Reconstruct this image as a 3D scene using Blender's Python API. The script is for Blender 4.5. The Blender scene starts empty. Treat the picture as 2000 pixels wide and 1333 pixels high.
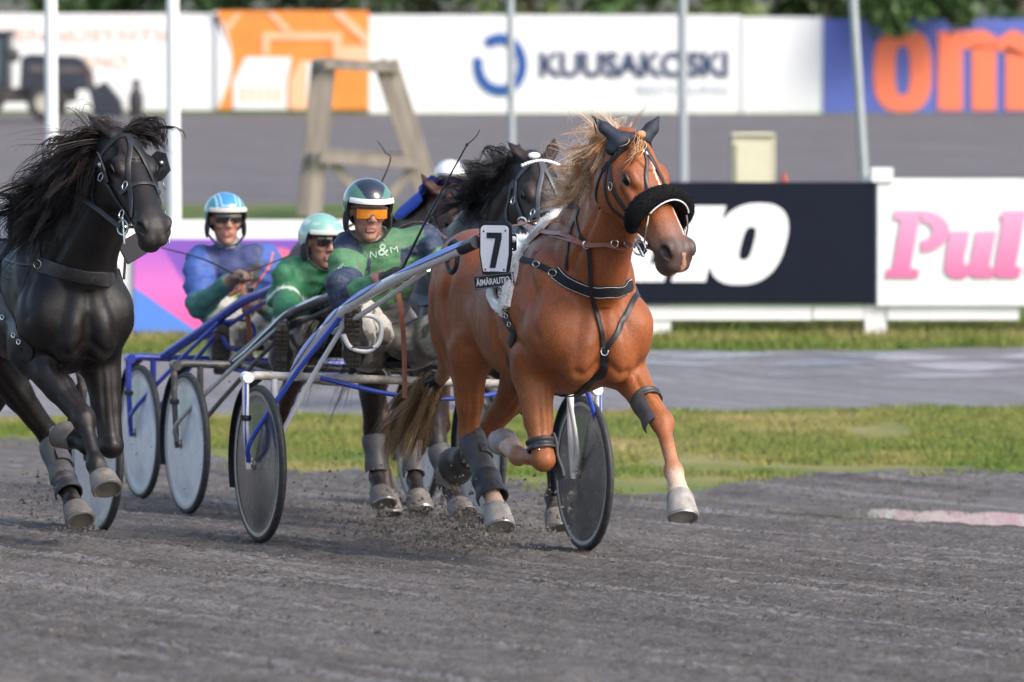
import bpy, math, random
import numpy as np
from mathutils import Vector, Matrix
from mathutils.bvhtree import BVHTree

random.seed(7)
RNG = np.random.default_rng(11)
SC = bpy.context.scene
COL = SC.collection

# ------------------------------------------------------------------ camera
HC, VH, FPX = 2.345, 60.0, 12900.0          # camera height, horizon row, focal length in px (2000 px wide frame)
cam_d = bpy.data.cameras.new('camera')
cam = bpy.data.objects.new('camera', cam_d)
COL.objects.link(cam)
cam.location = (0, 0, HC)
cam.rotation_euler = (math.radians(90), 0, 0)
cam_d.sensor_width = 36.0
cam_d.lens = FPX / 2000.0 * 36.0
cam_d.shift_y = -(1333 / 2 - VH) / 2000.0
cam_d.clip_start = 0.5
cam_d.clip_end = 1500
cam_d.dof.use_dof = True
cam_d.dof.focus_distance = 28.0
cam_d.dof.aperture_fstop = 4.3
SC.camera = cam

# ------------------------------------------------------------------ light
SUN_EL, SUN_AZ = math.radians(40), math.radians(128)   # azimuth clockwise from +Y (away from the camera)
world = bpy.data.worlds.new('World')
SC.world = world
world.use_nodes = True
wn = world.node_tree.nodes
wl = world.node_tree.links
wn.clear()
sky = wn.new('ShaderNodeTexSky')
sky.sky_type = 'NISHITA'
sky.sun_disc = False
sky.sun_elevation = SUN_EL
sky.sun_rotation = SUN_AZ
sky.air_density = 1.0
sky.dust_density = 3.0
sky.ozone_density = 1.0
bg = wn.new('ShaderNodeBackground')
bg.inputs[1].default_value = 0.15
wo = wn.new('ShaderNodeOutputWorld')
wl.new(sky.outputs[0], bg.inputs[0])
wl.new(bg.outputs[0], wo.inputs[0])
sun_d = bpy.data.lights.new('sun', 'SUN')
sun_d.energy = 1.3
sun_d.angle = math.radians(24)
sun_d.color = (1.0, 0.95, 0.88)
sun = bpy.data.objects.new('sun', sun_d)
COL.objects.link(sun)
_sd = Vector((math.sin(SUN_AZ) * math.cos(SUN_EL), math.cos(SUN_AZ) * math.cos(SUN_EL), math.sin(SUN_EL)))
sun.rotation_euler = _sd.to_track_quat('Z', 'Y').to_euler()
SC.view_settings.view_transform = 'Standard'
SC.view_settings.look = 'None'
SC.view_settings.exposure = 1.0
SC.view_settings.gamma = 1.0
SC.cycles.use_denoising = True
SC.cycles.max_bounces = 6
SC.cycles.transparent_max_bounces = 8

# ------------------------------------------------------------------ materials
def M(name, col, rough=0.5, metal=0.0, spec=0.5, var=0.12, vs=6.0, bump=0.0, bs=60.0, coat=0.0,
      attr=False, dirt=None, emit=None, trans=0.0, sheen=0.0, rvar=0.1, stretch=None):
    m = bpy.data.materials.new(name)
    m.use_nodes = True
    nt = m.node_tree
    n, l = nt.nodes, nt.links
    b = n['Principled BSDF']
    tc = n.new('ShaderNodeTexCoord')
    vec = tc.outputs['Object']
    if stretch:
        mp = n.new('ShaderNodeMapping')
        mp.inputs['Scale'].default_value = stretch
        l.new(vec, mp.inputs[0]); vec = mp.outputs[0]
    no = n.new('ShaderNodeTexNoise')
    no.inputs['Scale'].default_value = vs
    no.inputs['Detail'].default_value = 5
    l.new(vec, no.inputs['Vector'])
    if attr:
        at = n.new('ShaderNodeAttribute'); at.attribute_name = 'Col'
        base = at.outputs['Color']
    else:
        rgb = n.new('ShaderNodeRGB'); rgb.outputs[0].default_value = (*col, 1)
        base = rgb.outputs[0]
    mr = n.new('ShaderNodeMapRange')
    mr.inputs[1].default_value = 0.25; mr.inputs[2].default_value = 0.75
    mr.inputs[3].default_value = 1 - var; mr.inputs[4].default_value = 1 + var
    l.new(no.outputs[0], mr.inputs[0])
    mx = n.new('ShaderNodeMix'); mx.data_type = 'RGBA'; mx.blend_type = 'MULTIPLY'
    mx.inputs[0].default_value = 1.0
    l.new(base, mx.inputs[6]); l.new(mr.outputs[0], mx.inputs[7])
    out = mx.outputs[2]
    rr = n.new('ShaderNodeMapRange')
    rr.inputs[1].default_value = 0.3; rr.inputs[2].default_value = 0.7
    rr.inputs[3].default_value = max(0.02, rough - rvar); rr.inputs[4].default_value = min(1, rough + rvar)
    l.new(no.outputs[0], rr.inputs[0])
    rough_o = rr.outputs[0]
    if dirt:
        dcol, lo, hi, dsc = dirt
        dn = n.new('ShaderNodeTexNoise'); dn.inputs['Scale'].default_value = dsc; dn.inputs['Detail'].default_value = 8
        dn.inputs['Roughness'].default_value = 0.7
        l.new(vec, dn.inputs['Vector'])
        dm = n.new('ShaderNodeMapRange'); dm.inputs[1].default_value = lo; dm.inputs[2].default_value = hi
        l.new(dn.outputs[0], dm.inputs[0])
        m2 = n.new('ShaderNodeMix'); m2.data_type = 'RGBA'
        l.new(dm.outputs[0], m2.inputs[0]); l.new(out, m2.inputs[6]); m2.inputs[7].default_value = (*dcol, 1)
        out = m2.outputs[2]
        m3 = n.new('ShaderNodeMix'); m3.data_type = 'FLOAT'
        l.new(dm.outputs[0], m3.inputs[0]); l.new(rough_o, m3.inputs[2]); m3.inputs[3].default_value = 0.8
        rough_o = m3.outputs[0]
    l.new(out, b.inputs['Base Color'])
    l.new(rough_o, b.inputs['Roughness'])
    b.inputs['Metallic'].default_value = metal
    b.inputs['Specular IOR Level'].default_value = spec
    b.inputs['Coat Weight'].default_value = coat
    b.inputs['Coat Roughness'].default_value = 0.12
    if trans: b.inputs['Transmission Weight'].default_value = trans
    if sheen:
        b.inputs['Sheen Weight'].default_value = sheen
        b.inputs['Sheen Roughness'].default_value = 0.4
    if bump:
        bn = n.new('ShaderNodeTexNoise'); bn.inputs['Scale'].default_value = bs; bn.inputs['Detail'].default_value = 4
        l.new(vec, bn.inputs['Vector'])
        bu = n.new('ShaderNodeBump'); bu.inputs['Strength'].default_value = bump; bu.inputs['Distance'].default_value = 0.01
        l.new(bn.outputs[0], bu.inputs['Height']); l.new(bu.outputs[0], b.inputs['Normal'])
    return m

# ------------------------------------------------------------------ object helpers
def tag(o, label=None, cat=None, group=None, kind=None):
    if label: o['label'] = label
    if cat: o['category'] = cat
    if group: o['group'] = group
    if kind: o['kind'] = kind
    return o

def mesh_np(name, V, F, mat, parent=None, smooth=True, col=None):
    """V (n,3) array, F list of index tuples or (m,k) array -> linked mesh object"""
    V = np.asarray(V, dtype=np.float32)
    me = bpy.data.meshes.new(name)
    if isinstance(F, np.ndarray):
        tot = np.full(len(F), F.shape[1], dtype=np.int32)
        idx = F.astype(np.int32).ravel()
    else:
        tot = np.array([len(f) for f in F], dtype=np.int32)
        idx = np.array([i for f in F for i in f], dtype=np.int32)
    me.vertices.add(len(V)); me.vertices.foreach_set('co', V.ravel())
    me.loops.add(len(idx)); me.loops.foreach_set('vertex_index', idx)
    me.polygons.add(len(tot))
    st = np.zeros(len(tot), dtype=np.int32); st[1:] = np.cumsum(tot)[:-1]
    me.polygons.foreach_set('loop_start', st)
    try: me.polygons.foreach_set('loop_total', tot)
    except Exception: pass
    me.polygons.foreach_set('use_smooth', np.full(len(tot), bool(smooth)))
    if col is not None:
        a = me.color_attributes.new('Col', 'FLOAT_COLOR', 'POINT')
        c4 = np.ones((len(V), 4), dtype=np.float32); c4[:, :3] = col
        a.data.foreach_set('color', c4.ravel())
    me.update(calc_edges=True); me.validate()
    o = bpy.data.objects.new(name, me)
    if mat is not None: me.materials.append(mat)
    COL.objects.link(o)
    if parent is not None: o.parent = parent
    return o

def empty(name, loc=(0, 0, 0), rot=(0, 0, 0)):
    o = bpy.data.objects.new(name, None)
    o.location = loc; o.rotation_euler = rot
    o.empty_display_size = 0.2
    COL.objects.link(o)
    return o

def copy_tree(o, parent=None):
    c = o.copy(); COL.objects.link(c); c.parent = parent
    for ch in [x for x in bpy.data.objects if x.parent == o]:
        copy_tree(ch, c)
    return c

def nrm(v):
    v = np.asarray(v, float); return v / (np.linalg.norm(v) + 1e-12)

def spline(pts, n=24, closed=False):
    P = np.asarray(pts, float)
    if len(P) == 2 and not closed:
        t = np.linspace(0, 1, n)[:, None]; return P[0] * (1 - t) + P[1] * t
    if closed: P = np.vstack([P[-1], P, P[0], P[1]])
    else: P = np.vstack([2 * P[0] - P[1], P, 2 * P[-1] - P[-2]])
    m = len(P) - 3
    ts = np.linspace(0, m, n, endpoint=not closed)
    out = []
    for t in ts:
        i = min(int(t), m - 1); f = t - i
        a, b, c, d = P[i], P[i + 1], P[i + 2], P[i + 3]
        out.append(0.5 * ((2 * b) + (-a + c) * f + (2 * a - 5 * b + 4 * c - d) * f * f + (-a + 3 * b - 3 * c + d) * f ** 3))
    return np.array(out)

def catmull(xs, ys, x):
    """smooth 1-D interpolation (monotone-ish hermite) of table ys at xs"""
    xs = np.asarray(xs, float); ys = np.asarray(ys, float); x = np.asarray(x, float)
    d = np.gradient(ys, xs)
    i = np.clip(np.searchsorted(xs, x) - 1, 0, len(xs) - 2)
    h = xs[i + 1] - xs[i]; t = np.clip((x - xs[i]) / h, 0, 1)
    h00 = 2 * t ** 3 - 3 * t ** 2 + 1; h10 = t ** 3 - 2 * t ** 2 + t
    h01 = -2 * t ** 3 + 3 * t ** 2; h11 = t ** 3 - t ** 2
    return h00 * ys[i] + h10 * h * d[i] + h01 * ys[i + 1] + h11 * h * d[i + 1]

class G:
    """collects shapes into ONE mesh"""
    def __init__(s): s.V = []; s.F = []; s.n = 0
    def add(s, V, F):
        V = np.asarray(V, float)
        s.V.append(V); s.F += [tuple(int(i) + s.n for i in f) for f in F]; s.n += len(V); return s
    def tube(s, pts, r, sides=10, closed=False, caps=True, flat=None):
        P = np.asarray(pts, float); m = len(P)
        R = np.full(m, r) if np.isscalar(r) else np.interp(np.linspace(0, 1, m), np.linspace(0, 1, len(r)), r)
        T = np.gradient(P, axis=0) if not closed else np.roll(P, -1, 0) - np.roll(P, 1, 0)
        T = T / (np.linalg.norm(T, axis=1)[:, None] + 1e-12)
        up = np.array([0, 0, 1.0]) if abs(T[0][2]) < 0.9 else np.array([1.0, 0, 0])
        N = nrm(np.cross(T[0], up)); Vs = []
        for i in range(m):
            N = nrm(N - T[i] * np.dot(N, T[i])); B = np.cross(T[i], N)
            for k in range(sides):
                a = 2 * math.pi * k / sides
                Vs.append(P[i] + R[i] * (math.cos(a) * N + math.sin(a) * B * (flat or 1)))
        F = []
        mm = m if closed else m - 1
        for i in range(mm):
            j = (i + 1) % m
            for k in range(sides):
                k2 = (k + 1) % sides
                F.append((i * sides + k, i * sides + k2, j * sides + k2, j * sides + k))
        if caps and not closed:
            F.append(tuple(range(sides - 1, -1, -1))); F.append(tuple((m - 1) * sides + k for k in range(sides)))
        return s.add(Vs, F)
    def ribbon(s, P, N, w, th, closed=False):
        P = np.asarray(P, float); N = np.asarray(N, float); m = len(P)
        T = np.gradient(P, axis=0) if not closed else np.roll(P, -1, 0) - np.roll(P, 1, 0)
        W = np.full(m, w) if np.isscalar(w) else np.interp(np.linspace(0, 1, m), np.linspace(0, 1, len(w)), w)
        Vs = []
        for i in range(m):
            t = nrm(T[i]); b = nrm(np.cross(N[i], t)); nn = nrm(np.cross(t, b))
            for (a, c) in ((-.5, 0), (.5, 0), (.5, 1), (.38, 1.25), (-.38, 1.25), (-.5, 1)):
                Vs.append(P[i] + b * a * W[i] + nn * c * th)
        F = []; q = 6
        mm = m if closed else m - 1
        for i in range(mm):
            j = (i + 1) % m
            for k in range(q): F.append((i * q + k, i * q + (k + 1) % q, j * q + (k + 1) % q, j * q + k))
        if not closed: F.append(tuple(range(q - 1, -1, -1))); F.append(tuple((m - 1) * q + k for k in range(q)))
        return s.add(Vs, F)
    def box(s, c, size, R=None, bev=0.0):
        c = np.asarray(c, float); h = np.asarray(size, float) / 2
        R = np.eye(3) if R is None else np.asarray(R, float)
        b = min(bev, min(h) * .9)
        Vs = []
        if b <= 0:
            for z in (-1, 1):
                for (x, y) in ((-1, -1), (1, -1), (1, 1), (-1, 1)): Vs.append(c + R @ (h * (x, y, z)))
            F = [(3, 2, 1, 0), (4, 5, 6, 7), (0, 1, 5, 4), (1, 2, 6, 5), (2, 3, 7, 6), (3, 0, 4, 7)]
        else:
            def ring(hx, hy, z):
                pts = []
                for (sx, sy) in ((-1, -1), (1, -1), (1, 1), (-1, 1)):
                    A = (sx * hx, sy * (hy - b), z); B = (sx * (hx - b), sy * hy, z)
                    pts += [A, B] if sx * sy < 0 else [B, A]
                return pts
            rows = [ring(h[0] - b, h[1] - b, -h[2]), ring(h[0], h[1], -h[2] + b), ring(h[0], h[1], h[2] - b), ring(h[0] - b, h[1] - b, h[2])]
            for r_ in rows:
                for p in r_: Vs.append(c + R @ np.array(p))
            F = []
            for i in range(3):
                for k in range(8): F.append((i * 8 + k, i * 8 + (k + 1) % 8, (i + 1) * 8 + (k + 1) % 8, (i + 1) * 8 + k))
            F.append(tuple(range(7, -1, -1))); F.append(tuple(24 + k for k in range(8)))
        return s.add(Vs, F)
    def ell(s, c, r, R=None, nu=14, nv=9):
        c = np.asarray(c, float); r = np.asarray(r if not np.isscalar(r) else (r, r, r), float)
        R = np.eye(3) if R is None else np.asarray(R, float)
        Vs = [c + R @ (r * (0, 0, -1))]; F = []
        for j in range(1, nv):
            ph = -math.pi / 2 + math.pi * j / nv
            for i in range(nu):
                th = 2 * math.pi * i / nu
                Vs.append(c + R @ (r * (math.cos(ph) * math.cos(th), math.cos(ph) * math.sin(th), math.sin(ph))))
        Vs.append(c + R @ (r * (0, 0, 1)))
        for i in range(nu): F.append((0, 1 + (i + 1) % nu, 1 + i))
        for j in range(nv - 2):
            for i in range(nu):
                a = 1 + j * nu
                F.append((a + i, a + (i + 1) % nu, a + nu + (i + 1) % nu, a + nu + i))
        a = 1 + (nv - 2) * nu; e = len(Vs) - 1
        for i in range(nu): F.append((a + i, a + (i + 1) % nu, e))
        return s.add(Vs, F)
    def lathe(s, prof, o, ax, seg=48, caps=False):
        """prof: (radius, along-axis) pairs"""
        o = np.asarray(o, float); ax = nrm(ax)
        u = nrm(np.cross(ax, (0.3, 0.1, 1) if abs(ax[2]) < .9 else (1, 0, 0))); w = np.cross(ax, u)
        Vs = []; F = []; m = len(prof)
        for k in range(seg):
            a = 2 * math.pi * k / seg; d = math.cos(a) * u + math.sin(a) * w
            for (r, h) in prof: Vs.append(o + d * r + ax * h)
        for k in range(seg):
            k2 = (k + 1) % seg
            for i in range(m - 1): F.append((k * m + i, k2 * m + i, k2 * m + i + 1, k * m + i + 1))
        if caps:
            F.append(tuple(k * m for k in range(seg))[::-1]); F.append(tuple(k * m + m - 1 for k in range(seg)))
        return s.add(Vs, F)
    def prism(s, poly, o, ux, uy, depth):
        o = np.asarray(o, float); ux = np.asarray(ux, float); uy = np.asarray(uy, float); nz = nrm(np.cross(ux, uy)); n = len(poly)
        Vs = [o + ux * p[0] + uy * p[1] for p in poly] + [o + ux * p[0] + uy * p[1] + nz * depth for p in poly]
        F = [tuple(range(n - 1, -1, -1)), tuple(range(n, 2 * n))]
        for i in range(n): F.append((i, (i + 1) % n, n + (i + 1) % n, n + i))
        return s.add(Vs, F)
    def build(s, name, mat, parent=None, smooth=True, auto=True):
        V = np.vstack(s.V)
        o = mesh_np(name, V, s.F, mat, parent, smooth)
        if smooth and auto:
            try: o.data.set_sharp_from_angle(angle=math.radians(42))
            except Exception: pass
        return o

def text_mesh(name, body, size, mat, parent, o, ux, uy, width=None, extrude=0.004, bold=0.0, shear=0.0, sx=1.0, spacing=1.0):
    """text as a mesh; o = lower left corner, ux/uy directions; width fits the line"""
    cu = bpy.data.curves.new(name, 'FONT')
    cu.body = body; cu.size = size; cu.extrude = extrude; cu.offset = bold; cu.shear = shear; cu.space_character = spacing
    cu.resolution_u = 4
    ob = bpy.data.objects.new(name, cu); COL.objects.link(ob)
    dg = bpy.context.evaluated_depsgraph_get(); dg.update()
    me = bpy.data.meshes.new_from_object(ob.evaluated_get(dg))
    bpy.data.objects.remove(ob, do_unlink=True); bpy.data.curves.remove(cu)
    n = len(me.vertices); V = np.zeros(n * 3); me.vertices.foreach_get('co', V); V = V.reshape(-1, 3)
    V[:, 0] -= V[:, 0].min(); V[:, 1] -= V[:, 1].min()
    V[:, 0] *= sx
    if width: V[:, 0] *= width / V[:, 0].max()
    o = np.asarray(o, float); ux = nrm(ux); uy = nrm(uy); nz = np.cross(ux, uy)
    W = o + V[:, :1] * ux + V[:, 1:2] * uy + V[:, 2:3] * nz
    me.vertices.foreach_set('co', W.astype(np.float32).ravel())
    me.materials.clear(); me.materials.append(mat)
    ob = bpy.data.objects.new(name, me); COL.objects.link(ob)
    if parent is not None: ob.parent = parent
    return ob

# ------------------------------------------------------------------ moving frames (forward, left, up) on the track
class Fr:
    def __init__(s, ax, ay, az, deg):
        s.ax, s.ay, s.az, s.a = ax, ay, az, math.radians(deg)
        s.s, s.c = math.sin(s.a), math.cos(s.a)
    def px(s, u, v, F):
        """point seen at photo pixel (u,v) that lies F ahead of the frame origin -> local (F, L, Z)"""
        k = (u - 1000.0) / FPX
        L = (k * (s.ay - F * s.c) - s.ax - F * s.s) / (s.c - k * s.s)
        y = s.ay - F * s.c + L * s.s
        return np.array([F, L, HC - (v - VH) * y / FPX - s.az])
    def root(s, name):
        return empty(name, (s.ax, s.ay, s.az), (0, 0, s.a - math.pi / 2))
    def place(s, o):
        o.location = (s.ax, s.ay, s.az); o.rotation_euler = (0, 0, s.a - math.pi / 2); return o
    def world(s, p):
        return np.array([s.ax + p[0] * s.s + p[1] * s.c, s.ay - p[0] * s.c + p[1] * s.s, s.az + p[2]])

# ------------------------------------------------------------------ signed-distance modelling for bodies
class Field:
    def __init__(s, xs, ys, zs):
        s.xs, s.ys, s.zs = [np.asarray(a, np.float32) for a in (xs, ys, zs)]
        s.D = np.full((len(xs), len(ys), len(zs)), 0.5, np.float32)
        s.I = np.zeros(s.D.shape, np.int8)
    def sub(s, lo, hi):
        sl = []
        for a, l, h in zip((s.xs, s.ys, s.zs), lo, hi):
            i0 = max(0, int(np.searchsorted(a, l)) - 1); i1 = min(len(a), int(np.searchsorted(a, h)) + 1)
            sl.append(slice(i0, max(i1, i0)))
        sl = tuple(sl)
        X = s.xs[sl[0]][:, None, None]; Y = s.ys[sl[1]][None, :, None]; Z = s.zs[sl[2]][None, None, :]
        return sl, X, Y, Z
    def put(s, sl, d, k, pid):
        D = s.D[sl]
        if D.size == 0: return
        if k > 0:
            h = np.clip(0.5 + 0.5 * (D - d) / k, 0, 1)
            new = D * (1 - h) + d * h - k * h * (1 - h)
        else: new = np.minimum(D, d)
        if pid is not None:
            I = s.I[sl]; I[d < D] = pid
        s.D[sl] = new
    def cut(s, sl, d, k):
        D = s.D[sl]
        if D.size == 0: return
        h = np.clip(0.5 - 0.5 * (D + d) / k, 0, 1)
        s.D[sl] = D * (1 - h) + (-d) * h + k * h * (1 - h)
    def cone(s, a, b, ra, rb, k=0.03, pid=None, flat=None, cut=False):
        a = np.asarray(a, float); b = np.asarray(b, float); m = max(ra, rb) * (max(1, flat[1]) if flat else 1) + k + 0.05
        sl, X, Y, Z = s.sub(np.minimum(a, b) - m, np.maximum(a, b) + m)
        px, py, pz = X - a[0], Y - a[1], Z - a[2]
        ab = b - a
        if flat:
            n, sc = nrm(flat[0]), flat[1]
            q = (px * n[0] + py * n[1] + pz * n[2]) * (1 / sc - 1)
            px, py, pz = px + q * n[0], py + q * n[1], pz + q * n[2]
            ab = ab + n * np.dot(ab, n) * (1 / sc - 1)
        t = np.clip((px * ab[0] + py * ab[1] + pz * ab[2]) / (np.dot(ab, ab) + 1e-9), 0, 1)
        d = np.sqrt((px - t * ab[0]) ** 2 + (py - t * ab[1]) ** 2 + (pz - t * ab[2]) ** 2) - (ra + t * (rb - ra))
        if flat and flat[1] < 1: d = d * (0.5 + 0.5 * flat[1])
        (s.cut(sl, d, k) if cut else s.put(sl, d, k, pid))
    def ell(s, c, r, R=None, k=0.03, pid=None, cut=False):
        c = np.asarray(c, float); r = np.asarray(r, float); m = r.max() + k + 0.05
        sl, X, Y, Z = s.sub(c - m, c + m)
        px, py, pz = X - c[0], Y - c[1], Z - c[2]
        if R is not None:
            R = np.asarray(R, float)      # columns = axes
            px, py, pz = [px * R[0, i] + py * R[1, i] + pz * R[2, i] for i in range(3)]
        k0 = np.sqrt((px / r[0]) ** 2 + (py / r[1]) ** 2 + (pz / r[2]) ** 2)
        k1 = np.sqrt((px / r[0] ** 2) ** 2 + (py / r[1] ** 2) ** 2 + (pz / r[2] ** 2) ** 2) + 1e-6
        d = k0 * (k0 - 1) / k1
        (s.cut(sl, d, k) if cut else s.put(sl, d, k, pid))
    def nets(s, smooth=1):
        D = s.D; S = D < 0
        c = np.zeros(tuple(n - 1 for n in D.shape), np.int8)
        for i in (0, 1):
            for j in (0, 1):
                for k in (0, 1): c += S[i:D.shape[0] - 1 + i, j:D.shape[1] - 1 + j, k:D.shape[2] - 1 + k]
        act = (c > 0) & (c < 8)
        idx = np.argwhere(act); N = len(idx)
        vid = np.full(act.shape, -1, np.int32); vid[act] = np.arange(N)
        val = {}
        for i in (0, 1):
            for j in (0, 1):
                for k in (0, 1): val[i, j, k] = D[idx[:, 0] + i, idx[:, 1] + j, idx[:, 2] + k]
        acc = np.zeros((N, 3)); cnt = np.zeros(N)
        for ax in range(3):
            for u in (0, 1):
                for w in (0, 1):
                    p = [u, w]; p.insert(ax, 0); q = [u, w]; q.insert(ax, 1)
                    a, b = val[tuple(p)], val[tuple(q)]
                    m = (a < 0) != (b < 0)
                    t = np.where(m, a / np.where(m, a - b, 1), 0)
                    for k in range(3):
                        acc[:, k] += np.where(m, t if k == ax else p[k], 0)
                    cnt += m
        tt = acc / cnt[:, None]
        V = np.zeros((N, 3))
        for k, A in enumerate((s.xs, s.ys, s.zs)):
            i = idx[:, k]; V[:, k] = A[i] + tt[:, k] * (A[i + 1] - A[i])
        faces = []
        for ax in range(3):
            o = [0, 1, 2]; o.remove(ax)
            A = np.moveaxis(S, ax, 0); Vd = np.moveaxis(vid, ax, 0)
            ch = A[:-1, 1:-1, 1:-1] != A[1:, 1:-1, 1:-1]
            e = np.argwhere(ch); i, j, k = e[:, 0], e[:, 1] + 1, e[:, 2] + 1
            q = np.stack([Vd[i, j - 1, k - 1], Vd[i, j, k - 1], Vd[i, j, k], Vd[i, j - 1, k]], 1)
            flip = A[i, j, k]
            if ax == 1: flip = ~flip
            q[~flip] = q[~flip][:, ::-1]
            faces.append(q)
        F = np.vstack(faces)
        F = F[(F >= 0).all(1)]
        for _ in range(smooth):
            Sx = np.zeros_like(V); n = np.zeros(N)
            for a, b in ((0, 1), (1, 2), (2, 3), (3, 0)):
                np.add.at(Sx, F[:, a], V[F[:, b]]); np.add.at(n, F[:, a], 1)
            V = V * 0.55 + 0.45 * Sx / np.maximum(n, 1)[:, None]
        gi = tuple(np.minimum(idx[:, k] + (tt[:, k] > .5), D.shape[k] - 1) for k in range(3))
        return V, F, s.I[gi]

def bvh_of(V, F): return BVHTree.FromPolygons([tuple(v) for v in V.tolist()], F.tolist())

def snap(bvh, pts, off, lift=0.0):
    P, N = [], []
    for p in pts:
        loc, no, _, dist = bvh.find_nearest(Vector(p))
        P.append(np.array(loc) + np.array(no) * off); N.append(np.array(no))
    P = np.array(P); N = np.array(N)
    for _ in range(2):
        N[1:-1] = (N[:-2] + 2 * N[1:-1] + N[2:]) / 4
        if len(P) > 4: P[1:-1] = (P[:-2] + 2 * P[1:-1] + P[2:]) / 4
    return P, N

def strands(name, curves, radii, mat, parent, sides=3, col=None, kind=None):
    """curves (n,m,3) array of hair locks -> one mesh of tapering tubes"""
    C = np.asarray(curves, float); n, m, _ = C.shape
    T = np.gradient(C, axis=1); T /= np.linalg.norm(T, axis=2)[..., None] + 1e-9
    up = np.array([0.31, 0.52, 0.79]); N = np.cross(T, up); N /= np.linalg.norm(N, axis=2)[..., None] + 1e-9
    B = np.cross(T, N)
    R = np.asarray(radii, float)
    if R.ndim == 1: R = R[:, None] * np.interp(np.linspace(0, 1, m), [0, .15, .6, 1], [.7, 1, .8, .12])[None, :]
    V = np.zeros((n, m, sides, 3))
    for k in range(sides):
        a = 2 * math.pi * k / sides
        V[:, :, k] = C + R[..., None] * (math.cos(a) * N + math.sin(a) * B)
    V = V.reshape(-1, 3)
    i, j, k = np.meshgrid(np.arange(n), np.arange(m - 1), np.arange(sides), indexing='ij')
    b = i * m * sides; k2 = (k + 1) % sides
    F = np.stack([b + j * sides + k, b + j * sides + k2, b + (j + 1) * sides + k2, b + (j + 1) * sides + k], -1).reshape(-1, 4)
    cc = None
    if col is not None: cc = np.repeat(np.asarray(col), m * sides, axis=0)
    return mesh_np(name, V, F, mat, parent, True, cc)

def vnoise(P, scale, seed=0, octaves=3):
    """cheap smooth pseudo-noise in [-1,1] at points P (n,3)"""
    r = np.random.default_rng(seed); out = np.zeros(len(P)); amp = 1.0; tot = 0
    for o in range(octaves):
        for _ in range(4):
            d = r.normal(size=3); d /= np.linalg.norm(d); ph = r.uniform(0, 6.28)
            out += amp * np.sin((P @ d) * scale * r.uniform(.7, 1.3) * 2 ** o + ph) / 4
        tot += amp; amp *= 0.6
    return out / tot * 1.6
# ================================================================== TERRAIN
def sstep(a, b, x):
    t = np.clip((x - a) / (b - a), 0, 1); return t * t * (3 - 2 * t)

def height(x, y):
    x = np.asarray(x, float); y = np.asarray(y, float)
    xc = np.clip(x, -9, 9); yc = np.maximum(y, 6)
    plane = -0.0404 * (xc + 0.4) - 0.04 * (yc - 30)
    h2 = np.interp(y, [20, 36, 47, 49, 51.5, 53, 68, 73, 120, 140, 400], [-.40, -.40, -.37, -.33, -.16, -.10, .35, .42, .85, .95, 1.2])
    h2 = h2 + 0.022 * np.clip(x, -8, 8) * sstep(42, 48, y) * (1 - sstep(50.5, 53, y))
    sd = (x + 3.5) * .807 + (y - 44.8) * .59
    w = np.maximum(sstep(-1.0, 1.0, sd), sstep(44, 47, y))
    return plane * (1 - w) + h2 * w

def edge_y(x):
    x = np.asarray(x, float)
    e = np.where(x < .6, 44.8 - (x + 3.5) * 1.368, 39.19 + 1.9 * sstep(.8, 2.0, x))
    e = e + (1 - .6 * sstep(.3, 1.0, x)) * (0.30 * np.sin(x * 2.1 + 1) + 0.25 * np.sin(x * 5.3) + 0.16 * np.sin(x * 13.1 + 2) + .10 * np.sin(x * 31 + 1))
    return np.clip(e, 38.2, 46.4)

def band(name, xs, ylo, yhi, rows, mat, lift=0.0, rough=None, stretch=1.0, yrows=None):
    xs = np.asarray(xs, float)
    t = np.linspace(0, 1, rows) ** stretch if np.isscalar(stretch) else np.asarray(stretch)
    rows = len(t)
    lo = ylo(xs) if callable(ylo) else np.full(len(xs), float(ylo))
    hi = yhi(xs) if callable(yhi) else np.full(len(xs), float(yhi))
    Y = lo[None, :] * (1 - t[:, None]) + hi[None, :] * t[:, None]
    if yrows is not None:                                          # straight rows in front, the last ones follow the ragged edge
        ys = np.asarray(yrows); k = np.linspace(0, 1, 90)[1:, None]; rows = len(ys) + 89
        Y = np.vstack([np.repeat(ys[:, None], len(xs), 1), ys[-1] * (1 - k) + hi[None, :] * k])
    X = np.broadcast_to(xs[None, :], Y.shape)
    Z = height(X, Y) + lift
    if rough is not None: Z = Z + rough(X, Y)
    V = np.stack([X, Y, Z], -1).reshape(-1, 3)
    nx = len(xs)
    i, j = np.meshgrid(np.arange(rows - 1), np.arange(nx - 1), indexing='ij')
    a = (i * nx + j).ravel()
    F = np.stack([a, a + 1, a + nx + 1, a + nx], 1)
    o = mesh_np(name, V, F, mat, None, True)
    o['kind'] = 'structure'
    return o

TRK = math.radians(33)                              # direction of the harrow lines, from the view axis
TD = np.array([math.sin(TRK), -math.cos(TRK)]); TN = np.array([math.cos(TRK), math.sin(TRK)])

def soil_rough(X, Y):
    a = X * TN[0] + Y * TN[1]; b = X * TD[0] + Y * TD[1]
    P = np.stack([a.ravel(), b.ravel() * 0.35, np.zeros(a.size)], 1)
    r = vnoise(P, 9, 3, 3) * 0.006 + vnoise(P * (1, 1, 1), 34, 5, 3) * 0.006
    P2 = np.stack([X.ravel(), Y.ravel(), np.zeros(a.size)], 1)
    r = r + vnoise(P2, 60, 8, 3) * 0.005
    rut = 0.010 * np.sin(a * 9.0 + 0.6 * np.sin(b * .4)) + 0.006 * np.sin(a * 23.0 + np.sin(b * .7))
    r = r.reshape(X.shape) + rut + RNG.normal(0, 0.0045, X.shape)
    r = r * (1 - .98 * sstep(.9, 1.4, X) * sstep(35.2, 36.4, Y) * (1 - sstep(38.6, 39.0, Y)))
    return np.where((Y > 17) & (Y < edge_y(X) - 0.3), r, 0)

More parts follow.
